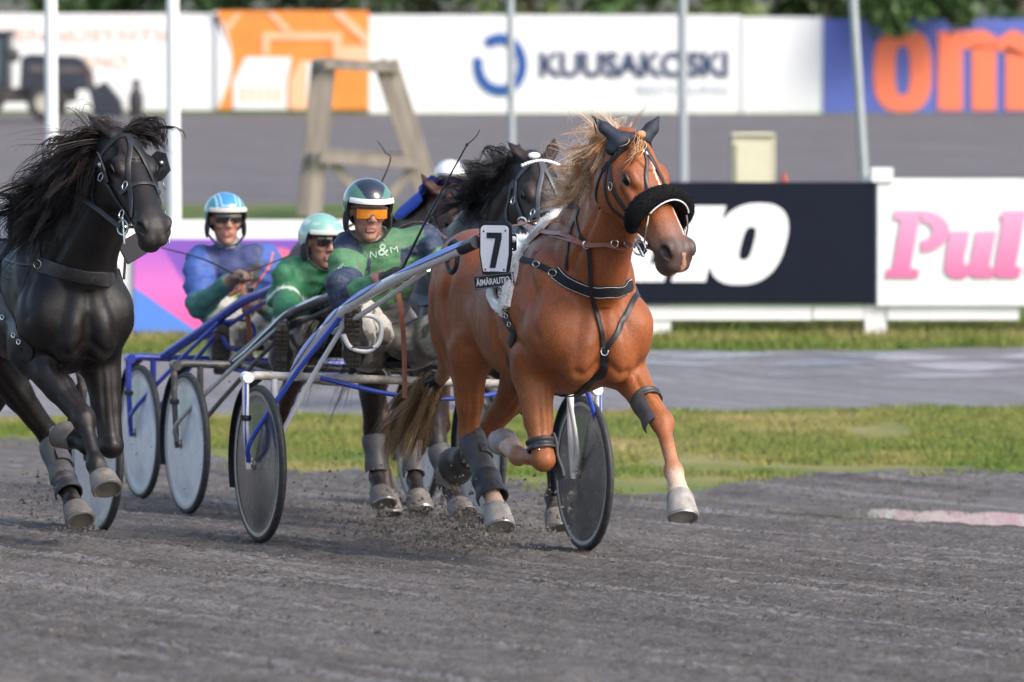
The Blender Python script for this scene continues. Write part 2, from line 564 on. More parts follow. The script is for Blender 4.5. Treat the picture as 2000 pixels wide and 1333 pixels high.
def soil_material(name, c1, c2, wet, scale=1.0, lines=True):
    m = bpy.data.materials.new(name); m.use_nodes = True
    n, l = m.node_tree.nodes, m.node_tree.links
    b = n['Principled BSDF']
    tc = n.new('ShaderNodeTexCoord')
    mp = n.new('ShaderNodeMapping'); mp.vector_type = 'POINT'
    mp.inputs['Rotation'].default_value = (0, 0, -math.atan2(TD[1], TD[0]))
    l.new(tc.outputs['Object'], mp.inputs[0])
    st = n.new('ShaderNodeMapping'); st.inputs['Scale'].default_value = (0.10, 1.0, 1)
    l.new(mp.outputs[0], st.inputs[0])
    big = n.new('ShaderNodeTexNoise'); big.inputs['Scale'].default_value = 1.6 * scale; big.inputs['Detail'].default_value = 6
    l.new(st.outputs[0], big.inputs['Vector'])
    fine = n.new('ShaderNodeTexNoise'); fine.inputs['Scale'].default_value = 38 * scale; fine.inputs['Detail'].default_value = 8
    fine.inputs['Roughness'].default_value = 0.75
    l.new(tc.outputs['Object'], fine.inputs['Vector'])
    mid = n.new('ShaderNodeTexNoise'); mid.inputs['Scale'].default_value = 7 * scale; mid.inputs['Detail'].default_value = 6
    l.new(tc.outputs['Object'], mid.inputs['Vector'])
    ad = n.new('ShaderNodeMath'); ad.operation = 'ADD'
    l.new(big.outputs[0], ad.inputs[0]); l.new(mid.outputs[0], ad.inputs[1])
    ad2 = n.new('ShaderNodeMath'); ad2.operation = 'ADD'
    f2 = n.new('ShaderNodeMath'); f2.operation = 'MULTIPLY_ADD'; l.new(fine.outputs[0], f2.inputs[0]); f2.inputs[1].default_value = 2.2; f2.inputs[2].default_value = -.6
    l.new(ad.outputs[0], ad2.inputs[0]); l.new(f2.outputs[0], ad2.inputs[1])
    mr = n.new('ShaderNodeMapRange'); mr.inputs[1].default_value = 1.10; mr.inputs[2].default_value = 1.95
    l.new(ad2.outputs[0], mr.inputs[0])
    cm = n.new('ShaderNodeMix'); cm.data_type = 'RGBA'
    l.new(mr.outputs[0], cm.inputs[0]); cm.inputs[6].default_value = (*c1, 1); cm.inputs[7].default_value = (*c2, 1)
    out = cm.outputs[2]
    # damp grooves left by the harrow: smoother, glossier, wet sheen also painted paler, along the running direction
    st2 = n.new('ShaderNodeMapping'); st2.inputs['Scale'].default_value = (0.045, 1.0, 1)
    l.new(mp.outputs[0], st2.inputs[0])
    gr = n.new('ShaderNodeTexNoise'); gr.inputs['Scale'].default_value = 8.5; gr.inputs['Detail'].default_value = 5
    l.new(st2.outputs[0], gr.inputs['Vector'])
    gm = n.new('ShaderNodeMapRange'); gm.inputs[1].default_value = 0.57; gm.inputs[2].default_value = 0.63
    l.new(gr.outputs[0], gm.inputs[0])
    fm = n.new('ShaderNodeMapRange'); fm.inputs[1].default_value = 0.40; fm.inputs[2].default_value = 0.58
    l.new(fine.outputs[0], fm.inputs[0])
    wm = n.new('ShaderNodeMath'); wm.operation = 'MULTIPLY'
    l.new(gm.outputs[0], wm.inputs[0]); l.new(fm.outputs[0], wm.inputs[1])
    rr = n.new('ShaderNodeMix'); rr.data_type = 'FLOAT'
    l.new(wm.outputs[0], rr.inputs[0]); rr.inputs[2].default_value = 0.85; rr.inputs[3].default_value = 0.85 - wet
    st3 = n.new('ShaderNodeMapping'); st3.inputs['Scale'].default_value = (0.03, 1.0, 1); l.new(mp.outputs[0], st3.inputs[0])
    ln = n.new('ShaderNodeTexNoise'); ln.inputs['Scale'].default_value = 24; ln.inputs['Detail'].default_value = 4; l.new(st3.outputs[0], ln.inputs['Vector'])
    lm = n.new('ShaderNodeMapRange'); lm.inputs[1].default_value = .35; lm.inputs[2].default_value = .68; lm.inputs[3].default_value = .82; lm.inputs[4].default_value = 1.28; l.new(ln.outputs[0], lm.inputs[0])
    lx = n.new('ShaderNodeMix'); lx.data_type = 'RGBA'; lx.blend_type = 'MULTIPLY'; lx.inputs[0].default_value = 1; l.new(out, lx.inputs[6]); l.new(lm.outputs[0], lx.inputs[7]); out = lx.outputs[2]
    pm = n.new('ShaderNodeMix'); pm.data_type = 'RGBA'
    l.new(wm.outputs[0], pm.inputs[0]); l.new(out, pm.inputs[6]); pm.inputs[7].default_value = (*[c * 1.35 for c in c2], 1)  # wet sheen of the grooves painted in as a paler soil colour
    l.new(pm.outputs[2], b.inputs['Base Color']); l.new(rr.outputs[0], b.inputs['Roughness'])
    b.inputs['Specular IOR Level'].default_value = 0.5
    bu = n.new('ShaderNodeBump'); bu.inputs['Strength'].default_value = 1.0; bu.inputs['Distance'].default_value = 0.045
    l.new(fine.outputs[0], bu.inputs['Height'])
    l.new(bu.outputs[0], b.inputs['Normal'])
    return m

def grass_material(name, c1, c2, c3):
    m = bpy.data.materials.new(name); m.use_nodes = True
    n, l = m.node_tree.nodes, m.node_tree.links
    b = n['Principled BSDF']
    tc = n.new('ShaderNodeTexCoord')
    a = n.new('ShaderNodeTexNoise'); a.inputs['Scale'].default_value = 0.9; a.inputs['Detail'].default_value = 6
    l.new(tc.outputs['Object'], a.inputs['Vector'])
    r = n.new('ShaderNodeValToRGB')
    r.color_ramp.elements[0].position = 0.32; r.color_ramp.elements[0].color = (*c1, 1)
    r.color_ramp.elements[1].position = 0.70; r.color_ramp.elements[1].color = (*c3, 1)
    e = r.color_ramp.elements.new(0.52); e.color = (*c2, 1)
    l.new(a.outputs[0], r.inputs[0])
    f = n.new('ShaderNodeTexNoise'); f.inputs['Scale'].default_value = 30; f.inputs['Detail'].default_value = 4
    l.new(tc.outputs['Object'], f.inputs['Vector'])
    mr = n.new('ShaderNodeMapRange'); mr.inputs[3].default_value = .6; mr.inputs[4].default_value = 1.4
    l.new(f.outputs[0], mr.inputs[0])
    mx = n.new('ShaderNodeMix'); mx.data_type = 'RGBA'; mx.blend_type = 'MULTIPLY'; mx.inputs[0].default_value = 1
    l.new(r.outputs[0], mx.inputs[6]); l.new(mr.outputs[0], mx.inputs[7])
    l.new(mx.outputs[2], b.inputs['Base Color'])
    b.inputs['Roughness'].default_value = .85; b.inputs['Specular IOR Level'].default_value = .2
    bu = n.new('ShaderNodeBump'); bu.inputs['Strength'].default_value = .8; bu.inputs['Distance'].default_value = .03
    l.new(f.outputs[0], bu.inputs['Height']); l.new(bu.outputs[0], b.inputs['Normal'])
    return m

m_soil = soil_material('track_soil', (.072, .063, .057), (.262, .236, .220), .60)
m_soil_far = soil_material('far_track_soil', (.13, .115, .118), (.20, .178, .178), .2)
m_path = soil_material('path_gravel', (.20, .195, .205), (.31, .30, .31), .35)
m_grass = grass_material('verge_grass', (.10, .15, .032), (.18, .185, .055), (.28, .24, .11))
m_grass_far = grass_material('far_grass', (.06, .11, .022), (.10, .145, .035), (.17, .17, .065))

xin = np.concatenate([np.linspace(-140, -9, 18), np.linspace(-7, -3.2, 16), np.linspace(-2.9, 2.9, 230), np.linspace(3.2, 8, 20), np.linspace(10, 140, 18)])
band('ground', np.linspace(-700, 700, 36), 137, 900, 12, m_grass_far)
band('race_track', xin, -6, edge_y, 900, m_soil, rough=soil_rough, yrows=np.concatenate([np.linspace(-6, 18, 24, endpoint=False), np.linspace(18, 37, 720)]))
xo = np.concatenate([np.linspace(-140, -8, 16), np.linspace(-6, 6, 240), np.linspace(8, 140, 16)])
p_lo = lambda x: 46.9 + .12 * np.sin(np.asarray(x) * 2.7) + .08 * np.sin(np.asarray(x) * 7.1) - .12 * np.clip(np.asarray(x, float), -8, 8)
p_hi = lambda x: 51.4 + .10 * np.sin(np.asarray(x) * 1.7) + .06 * np.sin(np.asarray(x) * 6.1) - .05 * np.clip(np.asarray(x, float), -8, 8)
band('grass_verge', xo, edge_y, p_lo, 40, m_grass)
band('path', xo, p_lo, p_hi, 20, m_path)
band('grass_bank', xo, p_hi, 73, 30, m_grass_far)
band('far_track', np.linspace(-140, 140, 60), 73, 118.6, 30, m_soil_far)
band('far_verge', np.linspace(-140, 140, 60), 118.6, 137, 8, m_grass_far)

# kerb of dark earth below the fence bank
m_water = bpy.data.materials.new('puddle_water'); m_water.use_nodes = True
_b = m_water.node_tree.nodes['Principled BSDF']
_b.inputs['Base Color'].default_value = (.05, .048, .045, 1); _b.inputs['Roughness'].default_value = .05
_b.inputs['Specular IOR Level'].default_value = .9
_nn = m_water.node_tree.nodes.new('ShaderNodeTexNoise'); _nn.inputs['Scale'].default_value = 30
_bb = m_water.node_tree.nodes.new('ShaderNodeBump'); _bb.inputs['Strength'].default_value = .12; _bb.inputs['Distance'].default_value = .02
m_water.node_tree.links.new(_nn.outputs[0], _bb.inputs['Height']); m_water.node_tree.links.new(_bb.outputs[0], _b.inputs['Normal'])

m_wet = m_water.copy(); m_wet.name = 'shallow_water'
_b2 = m_wet.node_tree.nodes['Principled BSDF']; _b2.inputs['Base Color'].default_value = (.24, .26, .30, 1); _b2.inputs['Roughness'].default_value = .22
[setattr(x_.inputs['Strength'], 'default_value', .9) for x_ in m_wet.node_tree.nodes if x_.type == 'BUMP']
def puddle(name, u0, u1, prof, hz, mat=None):
    """flat water sheet; prof(u)->(v_near, v_far) rows of its outline, lying level at height hz(u)"""
    us = np.linspace(u0, u1, 60); V = []; F = []
    for u in us:
        for v in prof(u):
            y = 45.0
            for _ in range(30): z = float(height((u - 1000) * y / FPX, y)); y = .5 * y + .5 * (HC - z - .005) * FPX / (v - VH)
            V.append(((u - 1000) * y / FPX, y, z + .005))
    for i in range(len(us) - 1): F.append((2 * i, 2 * i + 2, 2 * i + 3, 2 * i + 1))
    o = mesh_np(name, np.array(V), F, mat or m_water, None, True); o['kind'] = 'structure'; return o
def pr1(u):
    t = (u - 1490) / 640; w = min(1, max(0, t * 6)) ** .7
    c = 995 + 26 * t
    return c + (7 + 8 * t) * w + 1.5 * math.sin(u * .05) + 1.0 * math.sin(u * .13), c - (6 + 8 * t) * w + 1.5 * math.sin(u * .06 + 1)
puddle('puddle', 1495, 2120, pr1, -.372)
def strip(c0, c1, w0, w1, f_, ph):
    def fn(u):
        t = (u - 1180) / 970; c = c0 + (c1 - c0) * t + 3 * math.sin(u * f_ + ph); w = (w0 + (w1 - w0) * t) * (.55 + .45 * math.sin(u * f_ * 1.7 + ph * 2)) * min(1, max(.02, (u - 1180) / 60))
        return c + w, c - w
    return fn
puddle('puddle.001', 1185, 2150, strip(694, 697, 6, 9, .011, .3), 0, m_wet)
puddle('puddle.002', 1185, 2150, strip(708, 716, 4, 10, .013, 2.0), 0, m_wet)
puddle('puddle.003', 1500, 2150, strip(728, 738, 1, 6, .010, 4.0), 0, m_wet)

# ------------------------------------------------------------------ grass blades (uncountable)
m_blade = grass_material('grass_blade', (.11, .18, .032), (.21, .22, .06), (.36, .29, .13))
def grass_blades(name, pts, h0, h1, w, label):
    n = len(pts); P = np.asarray(pts)
    a = RNG.uniform(0, 6.283, n); h = RNG.uniform(h0, h1, n); tilt = RNG.normal(0, .35, (n, 2)) * h[:, None]
    dx, dy = np.cos(a) * w, np.sin(a) * w
    V = np.zeros((n, 3, 3))
    V[:, 0] = P + np.stack([dx, dy, np.zeros(n)], 1); V[:, 1] = P - np.stack([dx, dy, np.zeros(n)], 1)
    V[:, 2] = P + np.stack([tilt[:, 0], tilt[:, 1], h], 1)
    F = np.arange(n * 3).reshape(-1, 3)
    o = mesh_np(name, V.reshape(-1, 3), F, m_blade, None, False)
    tag(o, label, 'grass', kind='stuff')
n = 100000
x = RNG.uniform(-5, 5, n); e = edge_y(x); ph = p_lo(x); t = RNG.uniform(0, 1, n) ** 1.2
y = e - .1 + (ph - e + .15) * t
keep = (vnoise(np.stack([x, y * .6, 0 * x], 1), 2.6, 4) > -.75) & (t > .04 + .12 * (vnoise(np.stack([x, y, 0 * x], 1), 4, 6) > 0))
x, y = x[keep], y[keep]
x2 = RNG.uniform(-5, 5, 9000); y2 = edge_y(x2) + .1 - np.abs(RNG.normal(0, .45, 9000)); k2 = vnoise(np.stack([x2, y2, 0 * x2], 1), 5, 9) > .1; x = np.concatenate([x, x2[k2]]); y = np.concatenate([y, y2[k2]])
grass_blades('grass', np.stack([x, y, height(x, y) - .004], 1), .010, .045, .006, 'short yellowing grass along the inner edge of the dirt track')
n = 26000
x = RNG.uniform(-6, 6, n); lo = p_hi(x); y = lo + (54.5 - lo) * RNG.uniform(0, 1, n)
grass_blades('grass', np.stack([x, y, height(x, y) - .004], 1), .03, .10, .008, 'green grass on the low bank under the advertising fence')

# ------------------------------------------------------------------ loose soil crumbs on the track and thrown into the air
m_clod = M('soil_clod', (.105, .095, .089), rough=.95, spec=.2, var=.6, vs=30)
def crumbs(name, P, R, label, cat):
    n = len(P)
    base = np.array([(1, 0, -.3), (-.5, .87, -.3), (-.5, -.87, -.3), (.1, .1, 1), (.6, -.5, .4)], float)
    V = base[None] * R[:, None, None] * RNG.uniform(.5, 1.3, (n, 5, 3)) + P[:, None, :]
    f = np.array([(0, 1, 3), (1, 2, 3), (2, 4, 3), (4, 0, 3), (0, 4, 2), (0, 2, 1)])
    F = (f[None] + (np.arange(n) * 5)[:, None, None]).reshape(-1, 3)
    tag(mesh_np(name, V.reshape(-1, 3), F, m_clod, None, False), label, cat, kind='stuff')
n = 110000
x = RNG.uniform(-2.7, 2.7, n); y = 19 + 21 * RNG.uniform(0, 1, n) ** 1.3
a = x * TN[0] + y * TN[1]
k = (y < edge_y(x) - .2) & (np.sin(a * 9) + .7 * np.sin(a * 23) + RNG.normal(0, .9, n) > .1)
x, y = x[k], y[k]
crumbs('soil_crumbs', np.stack([x, y, height(x, y) + .004], 1), np.abs(RNG.normal(0, .0040, len(x))) + .0022, 'loose dark crumbs of damp soil lying on the race track', 'soil')

# ================================================================== FENCES, BOARDS, BANNERS
def at(u, v, y): return np.array([(u - 1000) * y / FPX, y, HC - (v - VH) * y / FPX])
UX, UZ = np.array([1., 0, 0]), np.array([0, 0, 1.])
m_white = M('white_paint', (.78, .78, .77), rough=.55, var=.05, vs=2, dirt=((.40, .38, .34), .62, .85, 3))
m_navy = M('board_navy', (.008, .011, .022), rough=.6, spec=.15, var=.1)
m_wtxt = M('board_white', (.82, .82, .84), rough=.5, var=.03)

def board(name, u0, u1, v0, v1, y, mat, parent, th=.03):
    a = at(u0, v1, y); b = at(u1, v0, y)
    g = G().box(((a[0] + b[0]) / 2, y, (a[2] + b[2]) / 2), (b[0] - a[0], th, b[2] - a[2]), bev=.004)
    return g.build(name, mat, parent)

YF = 53.0
# --- dark board between white posts, right of the horse
fe = empty('advertising_fence', (1.25, YF, -.1))
def wb(o, root):                                   # parent while keeping the world place
    o.parent = root; o.matrix_parent_inverse = Matrix.Translation(root.location).inverted(); return o
tag(fe, 'navy advertising board with white italic letters on a white post and rail fence', 'fence')
wb(board('board', 1090, 1709, 356, 594, YF, m_navy, None), fe)
for (u0, u1) in ((1262, 1310), (1688, 1731)):
    wb(board('post', u0, u1, 360 if u0 < 1500 else 345, 664 if u0 < 1500 else 659, YF + .12, m_white, None, .16), fe)
wb(board('post_cap', 1701, 1744, 328, 356, YF + .05, m_white, None, .18), fe)
wb(board('post', 820, 868, 370, 660, YF + .12, m_white, None, .16), fe)
wb(board('rail', 1090, 1586, 598, 626, YF + .05, m_white, None, .05), fe)
wb(board('rail', 1588, 1688, 599, 625, YF + .05, m_white, None, .05), fe)
def stroke_poly(pts):  return pts
def glyph(name, polys, mat, root, y):
    """solid letters from outline polygons given as photo rows/columns on the board plane"""
    g = G()
    for (outer, inner) in polys:
        if inner is None:
            P = [at(u, v, y) for (u, v) in outer]
            g.prism([(p[0], p[2]) for p in P][::-1], (0, y, 0), (1, 0, 0), (0, 0, 1), .006)
        else:
            n = len(outer); A = [at(u, v, y) for (u, v) in outer]; B = [at(u, v, y) for (u, v) in inner]
            V = A + B + [p + np.array((0, .006, 0)) for p in A + B]; F = []
            for i in range(n):
                j = (i + 1) % n
                F += [(i, j, n + j, n + i), (2 * n + i, 3 * n + i, 3 * n + j, 2 * n + j), (i, 2 * n + i, 2 * n + j, j), (n + i, n + j, 3 * n + j, 3 * n + i)]
            g.add(V, F)
    o = g.build(name, mat, None, smooth=False)
    return wb(o, root) if root else o
def supers(cu, cv, ru, rv, p, n=48, sh=0.0, a0=0):
    out = []
    for i in range(n):
        a = 2 * math.pi * i / n; c, s = math.cos(a), math.sin(a)
        x = ru * math.copysign(abs(c) ** (2 / p), c); y = rv * math.copysign(abs(s) ** (2 / p), s)
        out.append((cu + x - sh * y, cv + y))
    return out
SH = .26
glyph('letter', [(supers(1463, 477, 72, 80, 2.5, sh=SH), supers(1460, 476, 12, 32, 3.2, sh=SH))], m_wtxt, fe, YF - .021)
glyph('letter', [([(1311, 551), (1378, 551), (1418, 402), (1351, 402)], None)], m_wtxt, fe, YF - .022)
glyph('letter', [([(1208, 551), (1297, 551), (1306, 516), (1270, 516), (1300, 402), (1247, 402)], None)], m_wtxt, fe, YF - .021)
# --- white board with pink serif letters
fp = empty('advertising_fence', (3.6, YF, -.1))
tag(fp, 'white advertising board with pink serif lettering on a white rail', 'fence')
wb(board('board', 1713, 2260, 349, 598, YF, m_white, None), fp)
wb(board('rail', 1733, 1990, 599, 626, YF + .05, m_white, None, .05), fp)
wb(board('post', 2180, 2228, 345, 659, YF + .12, m_white, None, .16), fp)
m_pink = bpy.data.materials.new('pink_print'); m_pink.use_nodes = True
_n, _l = m_pink.node_tree.nodes, m_pink.node_tree.links
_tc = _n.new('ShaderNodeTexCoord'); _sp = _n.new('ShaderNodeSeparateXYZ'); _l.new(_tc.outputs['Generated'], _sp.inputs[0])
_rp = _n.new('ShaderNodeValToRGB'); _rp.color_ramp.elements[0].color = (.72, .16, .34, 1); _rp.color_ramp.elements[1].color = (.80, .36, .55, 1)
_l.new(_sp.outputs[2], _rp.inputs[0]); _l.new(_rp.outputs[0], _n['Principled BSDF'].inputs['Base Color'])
yy = YF - .021
def ring_arc(cu, cv, ru, rv, tu, tv, a0, a1, n=26):
    o = [(cu + ru * math.cos(a), cv + rv * math.sin(a)) for a in np.linspace(a0, a1, n)]
    i = [(cu + (ru - tu) * math.cos(a), cv + (rv - tv) * math.sin(a)) for a in np.linspace(a1, a0, n)]
    return o + i
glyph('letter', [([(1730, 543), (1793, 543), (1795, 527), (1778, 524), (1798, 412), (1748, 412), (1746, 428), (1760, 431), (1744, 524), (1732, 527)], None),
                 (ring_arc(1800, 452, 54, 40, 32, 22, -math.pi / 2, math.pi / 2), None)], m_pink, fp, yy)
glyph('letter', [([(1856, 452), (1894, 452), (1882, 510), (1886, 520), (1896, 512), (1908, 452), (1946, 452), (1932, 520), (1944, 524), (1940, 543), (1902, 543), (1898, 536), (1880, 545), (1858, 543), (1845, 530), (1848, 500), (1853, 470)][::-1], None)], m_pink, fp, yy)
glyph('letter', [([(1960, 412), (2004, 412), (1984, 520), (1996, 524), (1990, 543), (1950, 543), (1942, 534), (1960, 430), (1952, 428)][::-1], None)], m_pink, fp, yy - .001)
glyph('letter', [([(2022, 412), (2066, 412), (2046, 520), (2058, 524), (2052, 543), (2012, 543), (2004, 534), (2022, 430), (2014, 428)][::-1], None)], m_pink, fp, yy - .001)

# --- purple and pink board on the left
m_pb = bpy.data.materials.new('purple_print'); m_pb.use_nodes = True
_n, _l = m_pb.node_tree.nodes, m_pb.node_tree.links
_tc = _n.new('ShaderNodeTexCoord')
def _grad(rot, loc, lo, hi):
    mp = _n.new('ShaderNodeMapping'); mp.inputs['Rotation'].default_value = rot; mp.inputs['Location'].default_value = loc
    _l.new(_tc.outputs['Generated'], mp.inputs[0])
    sp = _n.new('ShaderNodeSeparateXYZ'); _l.new(mp.outputs[0], sp.inputs[0])
    mr = _n.new('ShaderNodeMapRange'); mr.inputs[1].default_value = lo; mr.inputs[2].default_value = hi
    _l.new(sp.outputs[0], mr.inputs[0]); return mr.outputs[0]
_up = _n.new('ShaderNodeSeparateXYZ'); _l.new(_tc.outputs['Generated'], _up.inputs[0])
_r1 = _n.new('ShaderNodeValToRGB')
_r1.color_ramp.elements[0].position = .05; _r1.color_ramp.elements[0].color = (.85, .12, .38, 1)
_r1.color_ramp.elements[1].position = .95; _r1.color_ramp.elements[1].color = (.40, .12, .55, 1)
_e = _r1.color_ramp.elements.new(.5); _e.color = (.75, .18, .55, 1)
_l.new(_up.outputs[2], _r1.inputs[0])
_m1 = _n.new('ShaderNodeMath'); _m1.operation = 'MULTIPLY_ADD'
_l.new(_up.outputs[0], _m1.inputs[0]); _m1.inputs[1].default_value = 5.45; _l.new(_up.outputs[2], _m1.inputs[2])
_d1 = _n.new('ShaderNodeMapRange'); _d1.inputs[1].default_value = 1.38; _d1.inputs[2].default_value = 1.46; _l.new(_m1.outputs[0], _d1.inputs[0])
_x1 = _n.new('ShaderNodeMix'); _x1.data_type = 'RGBA'; _l.new(_d1.outputs[0], _x1.inputs[0]); _l.new(_r1.outputs[0], _x1.inputs[6]); _x1.inputs[7].default_value = (.22, .09, .46, 1)
_m2 = _n.new('ShaderNodeMath'); _m2.operation = 'MULTIPLY_ADD'
_l.new(_up.outputs[0], _m2.inputs[0]); _m2.inputs[1].default_value = 2.3; _l.new(_up.outputs[2], _m2.inputs[2])
_d2 = _n.new('ShaderNodeMapRange'); _d2.inputs[1].default_value = .48; _d2.inputs[2].default_value = .50; _l.new(_m2.outputs[0], _d2.inputs[0])
_x2 = _n.new('ShaderNodeMix'); _x2.data_type = 'RGBA'; _l.new(_d2.outputs[0], _x2.inputs[0]); _x2.inputs[6].default_value = (.10, .25, .72, 1); _l.new(_x1.outputs[2], _x2.inputs[7])
_l.new(_x2.outputs[2], _n['Principled BSDF'].inputs['Base Color']); _n['Principled BSDF'].inputs['Roughness'].default_value = .45
fl = empty('advertising_fence', (-3.0, YF, -.1))
tag(fl, 'purple and pink advertising board topped with a white panel behind the drivers', 'fence')
wb(board('board', -330, 268, 468, 650, YF, m_white, None), fl)
wb(board('print_panel', 262, 860, 468, 650, YF - .04, m_pb, None), fl)
wb(board('top_panel', -330, 860, 430, 468, YF - .01, m_white, None, .05), fl)
for u in (-200, 230, 840): wb(board('post', u, u + 40, 440, 664, YF + .12, m_white, None, .16), fl)
m_orng = M('orange_print', (.75, .25, .10), rough=.5)
g = G(); 
for r0, r1, z in ((0, 22, 0),):
    g.prism([(p[0], p[2]) for p in [at(545 + 34 * math.cos(a), 506 + 22 * math.sin(a), YF) for a in np.linspace(0, 2 * math.pi, 24, endpoint=False)]], (0, YF - .061, 0), (1, 0, 0), (0, 0, 1), .004)
wb(g.build('print_dot', M('coral_print', (.75, .16, .28)), None, smooth=False), fl)

# --- flag poles and lamp poles
def pole(name, u0, v0, u1, v1, y, r, mat, label, cat, cap=True, group=None):
    a = at(u1, v1, y); b = at(u0, v0, y)
    a[2] = float(height(a[0], y)) - .02
    d = b - a; top = a + d * (6.5 / max(d[2], .1)) if cat == 'flagpole' else a + d * (7.0 / max(d[2], .1))
    g = G().tube([a, a + (top - a) * .5, top], [r, r * .9, r * .72], 14)
    root = empty(name, a); tag(root, label, cat, group)
    wb(g.build('shaft', mat, None), root)
    g2 = G().lathe([(r * 1.9, 0), (r * 1.9, .05), (r * 1.15, .09), (r * 1.1, .16)], a, (0, 0, 1), 16, caps=True)
    wb(g2.build('base_collar', mat, None), root)
    g3 = G().ell(top, (r * 1.3, r * 1.3, r * 1.3)); wb(g3.build('finial', mat, None), root)
    return root
m_pole = M('pole_white', (.80, .80, .80), rough=.4, var=.04)
m_gpole = M('pole_galvanised', (.36, .39, .42), rough=.5, metal=.3, var=.1)
pole('flagpole', 99, 0, 103, 470, 55, .058, m_pole, 'white flagpole nearest the left edge, rising behind the black horse', 'flagpole', group='white flagpoles')
pole('flagpole', 337, 0, 342, 470, 55, .058, m_pole, 'white flagpole between the black horse and the driver in blue', 'flagpole', group='white flagpoles')
pole('lamp_pole', 997, 0, 1000, 400, 74, .045, m_gpole, 'thin grey pole in front of the round blue logo', 'pole', group='thin grey poles')
pole('lamp_pole', 1333, 0, 1334, 420, 76, .06, m_gpole, 'grey pole crossing the right end of the dark company lettering', 'pole', group='thin grey poles')
pole('lamp_pole', 1666, 0, 1697, 380, 64, .048, m_gpole, 'slightly leaning grey pole in front of the blue and orange banner', 'pole', group='thin grey poles')

# --- cream cabinet behind the fence
cb = empty('roadside_cabinet', at(1472, 400, 62)); tag(cb, 'cream utility cabinet standing behind the navy board', 'cabinet')
m_cream = M('cream_paint', (.62, .58, .44), rough=.6, var=.06)
a = at(1430, 268, 62); b = at(1514, 430, 62)
wb(G().box(((a[0] + b[0]) / 2, 62.2, (a[2] + b[2]) / 2), (b[0] - a[0], .35, a[2] - b[2]), bev=.01).build('housing', m_cream, None), cb)
wb(G().box(((a[0] + b[0]) / 2, 62.18, a[2] + .02), (b[0] - a[0] + .012, .37, .03), bev=.01).build('lid', m_cream, None), cb)
wb(G().box(((a[0] + b[0]) / 2, 62.015, (a[2] + b[2]) / 2), (b[0] - a[0] - .08, .016, a[2] - b[2] - .1), bev=.004).build('door', m_cream, None), cb)
rc = empty('traffic_cone', at(1532, 370, 62)); tag(rc, 'small red cone peeking over the navy board', 'cone')
c0 = at(1532, 372, 62); m_red = M('red_plastic', (.35, .06, .05), rough=.5)
wb(G().lathe([(.075, 0), (.02, .26), (.0, .262)], (c0[0], 62, c0[2] - .10), (0, 0, 1), 16).build('cone_body', m_red, None), rc)
wb(G().box((c0[0], 62, c0[2] - .115), (.22, .22, .03), bev=.005).build('cone_base', m_red, None), rc)

# --- wooden tower (judge's stand)
YT = 69.0
m_wood = M('grey_timber', (.30, .26, .22), rough=.85, var=.25, vs=3, stretch=(3, 3, .5), bump=.3, bs=12)
tw = empty('wooden_tower', at(730, 430, YT)); tag(tw, 'weathered grey timber tower frame standing on the infield', 'tower')
def beam(name, p, q, th, d2=None):
    p = np.array(p, float); q = np.array(q, float); d = nrm(q - p); s = nrm(np.cross(d, (0, 1, 0))) if abs(d[1]) < .9 else np.array([1., 0, 0]); f = np.cross(s, d)
    R = np.stack([s, f, d], 1)
    wb(G().box((p + q) / 2, (th, d2 or th, np.linalg.norm(q - p)), R, bev=.008).build(name, m_wood, None), tw)
def tb(u, v, dy=0): 
    p = at(u, v, YT); p[1] += dy; return p
T = .15
zg = float(height(-1.4, YT))
for dy in (0, 1.25):
    sx = 0 if dy == 0 else -.14
    for (ut, ub) in ((642, 612), (762, 868)):
        pt = tb(ut, 118, dy); pb = tb(ub, 470, dy); pt[0] += sx; pb[0] += sx
        pb[2] = zg - .1 if dy == 0 else zg - .05
        beam('post', pb, pt, T, .14)
    for (v, ul, ur) in ((124, 634, 780), (306, 625, 815)):
        p = tb(ul, v, dy + (-.12 if dy == 0 else .12)); q = tb(ur, v + (9 if v < 200 else 12), dy + (-.12 if dy == 0 else .12)); p[0] += sx; q[0] += sx
        beam('cross_beam', p, q, .11 if v < 200 else .14, .07)
beam('brace', tb(650, 320, -.06), tb(740, 420, -.06), .11, .05)
beam('brace', tb(812, 325, -.06), tb(722, 430, -.06), .11, .05)
for (u, v) in ((640, 130), (770, 135), (630, 312), (812, 320)):
    p = tb(u, v, .0); q = tb(u, v, 1.25); q[0] -= .14; beam('side_beam', p, q, .10, .10)

# --- far banners
YB = 120.0
m_bw = M('banner_white', (.80, .80, .81), rough=.6, var=.05, vs=2, bump=.6, bs=3, stretch=(1, 1, .2))
m_bo = M('banner_orange', (.85, .27, .05), rough=.6, var=.12, vs=2)
m_bp = M('banner_peach', (.90, .50, .30), rough=.6, var=.08, vs=2)
m_bb = M('banner_blue', (.10, .14, .46), rough=.6, var=.06, vs=2)
m_dk = M('letter_navy', (.035, .05, .12), rough=.6)
m_lb = M('logo_blue', (.02, .09, .32), rough=.6)
m_co = M('letter_coral', (.85, .20, .10), rough=.6, var=.04)
m_gy = M('letter_grey', (.42, .46, .56), rough=.6)
m_po = M('letter_pale_orange', (.85, .55, .40), rough=.6)
m_post = M('banner_post', (.10, .09, .08), rough=.8)
def banner(label, u0, u1, v0, v1, mat, y=YB):
    r = empty('banner', at((u0 + u1) / 2, v1, y)); tag(r, label, 'banner', 'banners along the far side of the track')
    wb(board('cloth', u0, u1, v0, v1, y, mat, None, .02), r)
    for k in range(3):
        u = u0 + (u1 - u0) * (.12 + .38 * k)
        a = at(u, v0 + 6, y + .1); b = at(u, v1, y + .1); b[2] = float(height(b[0], y)) - .05
        wb(G().box((a + b) / 2, (.1, .1, a[2] - b[2])).build('post', m_post, None), r)
    return r
b1 = banner('white banner with faint orange lettering behind the tractor', -160, 424, 27, 216, m_bw)
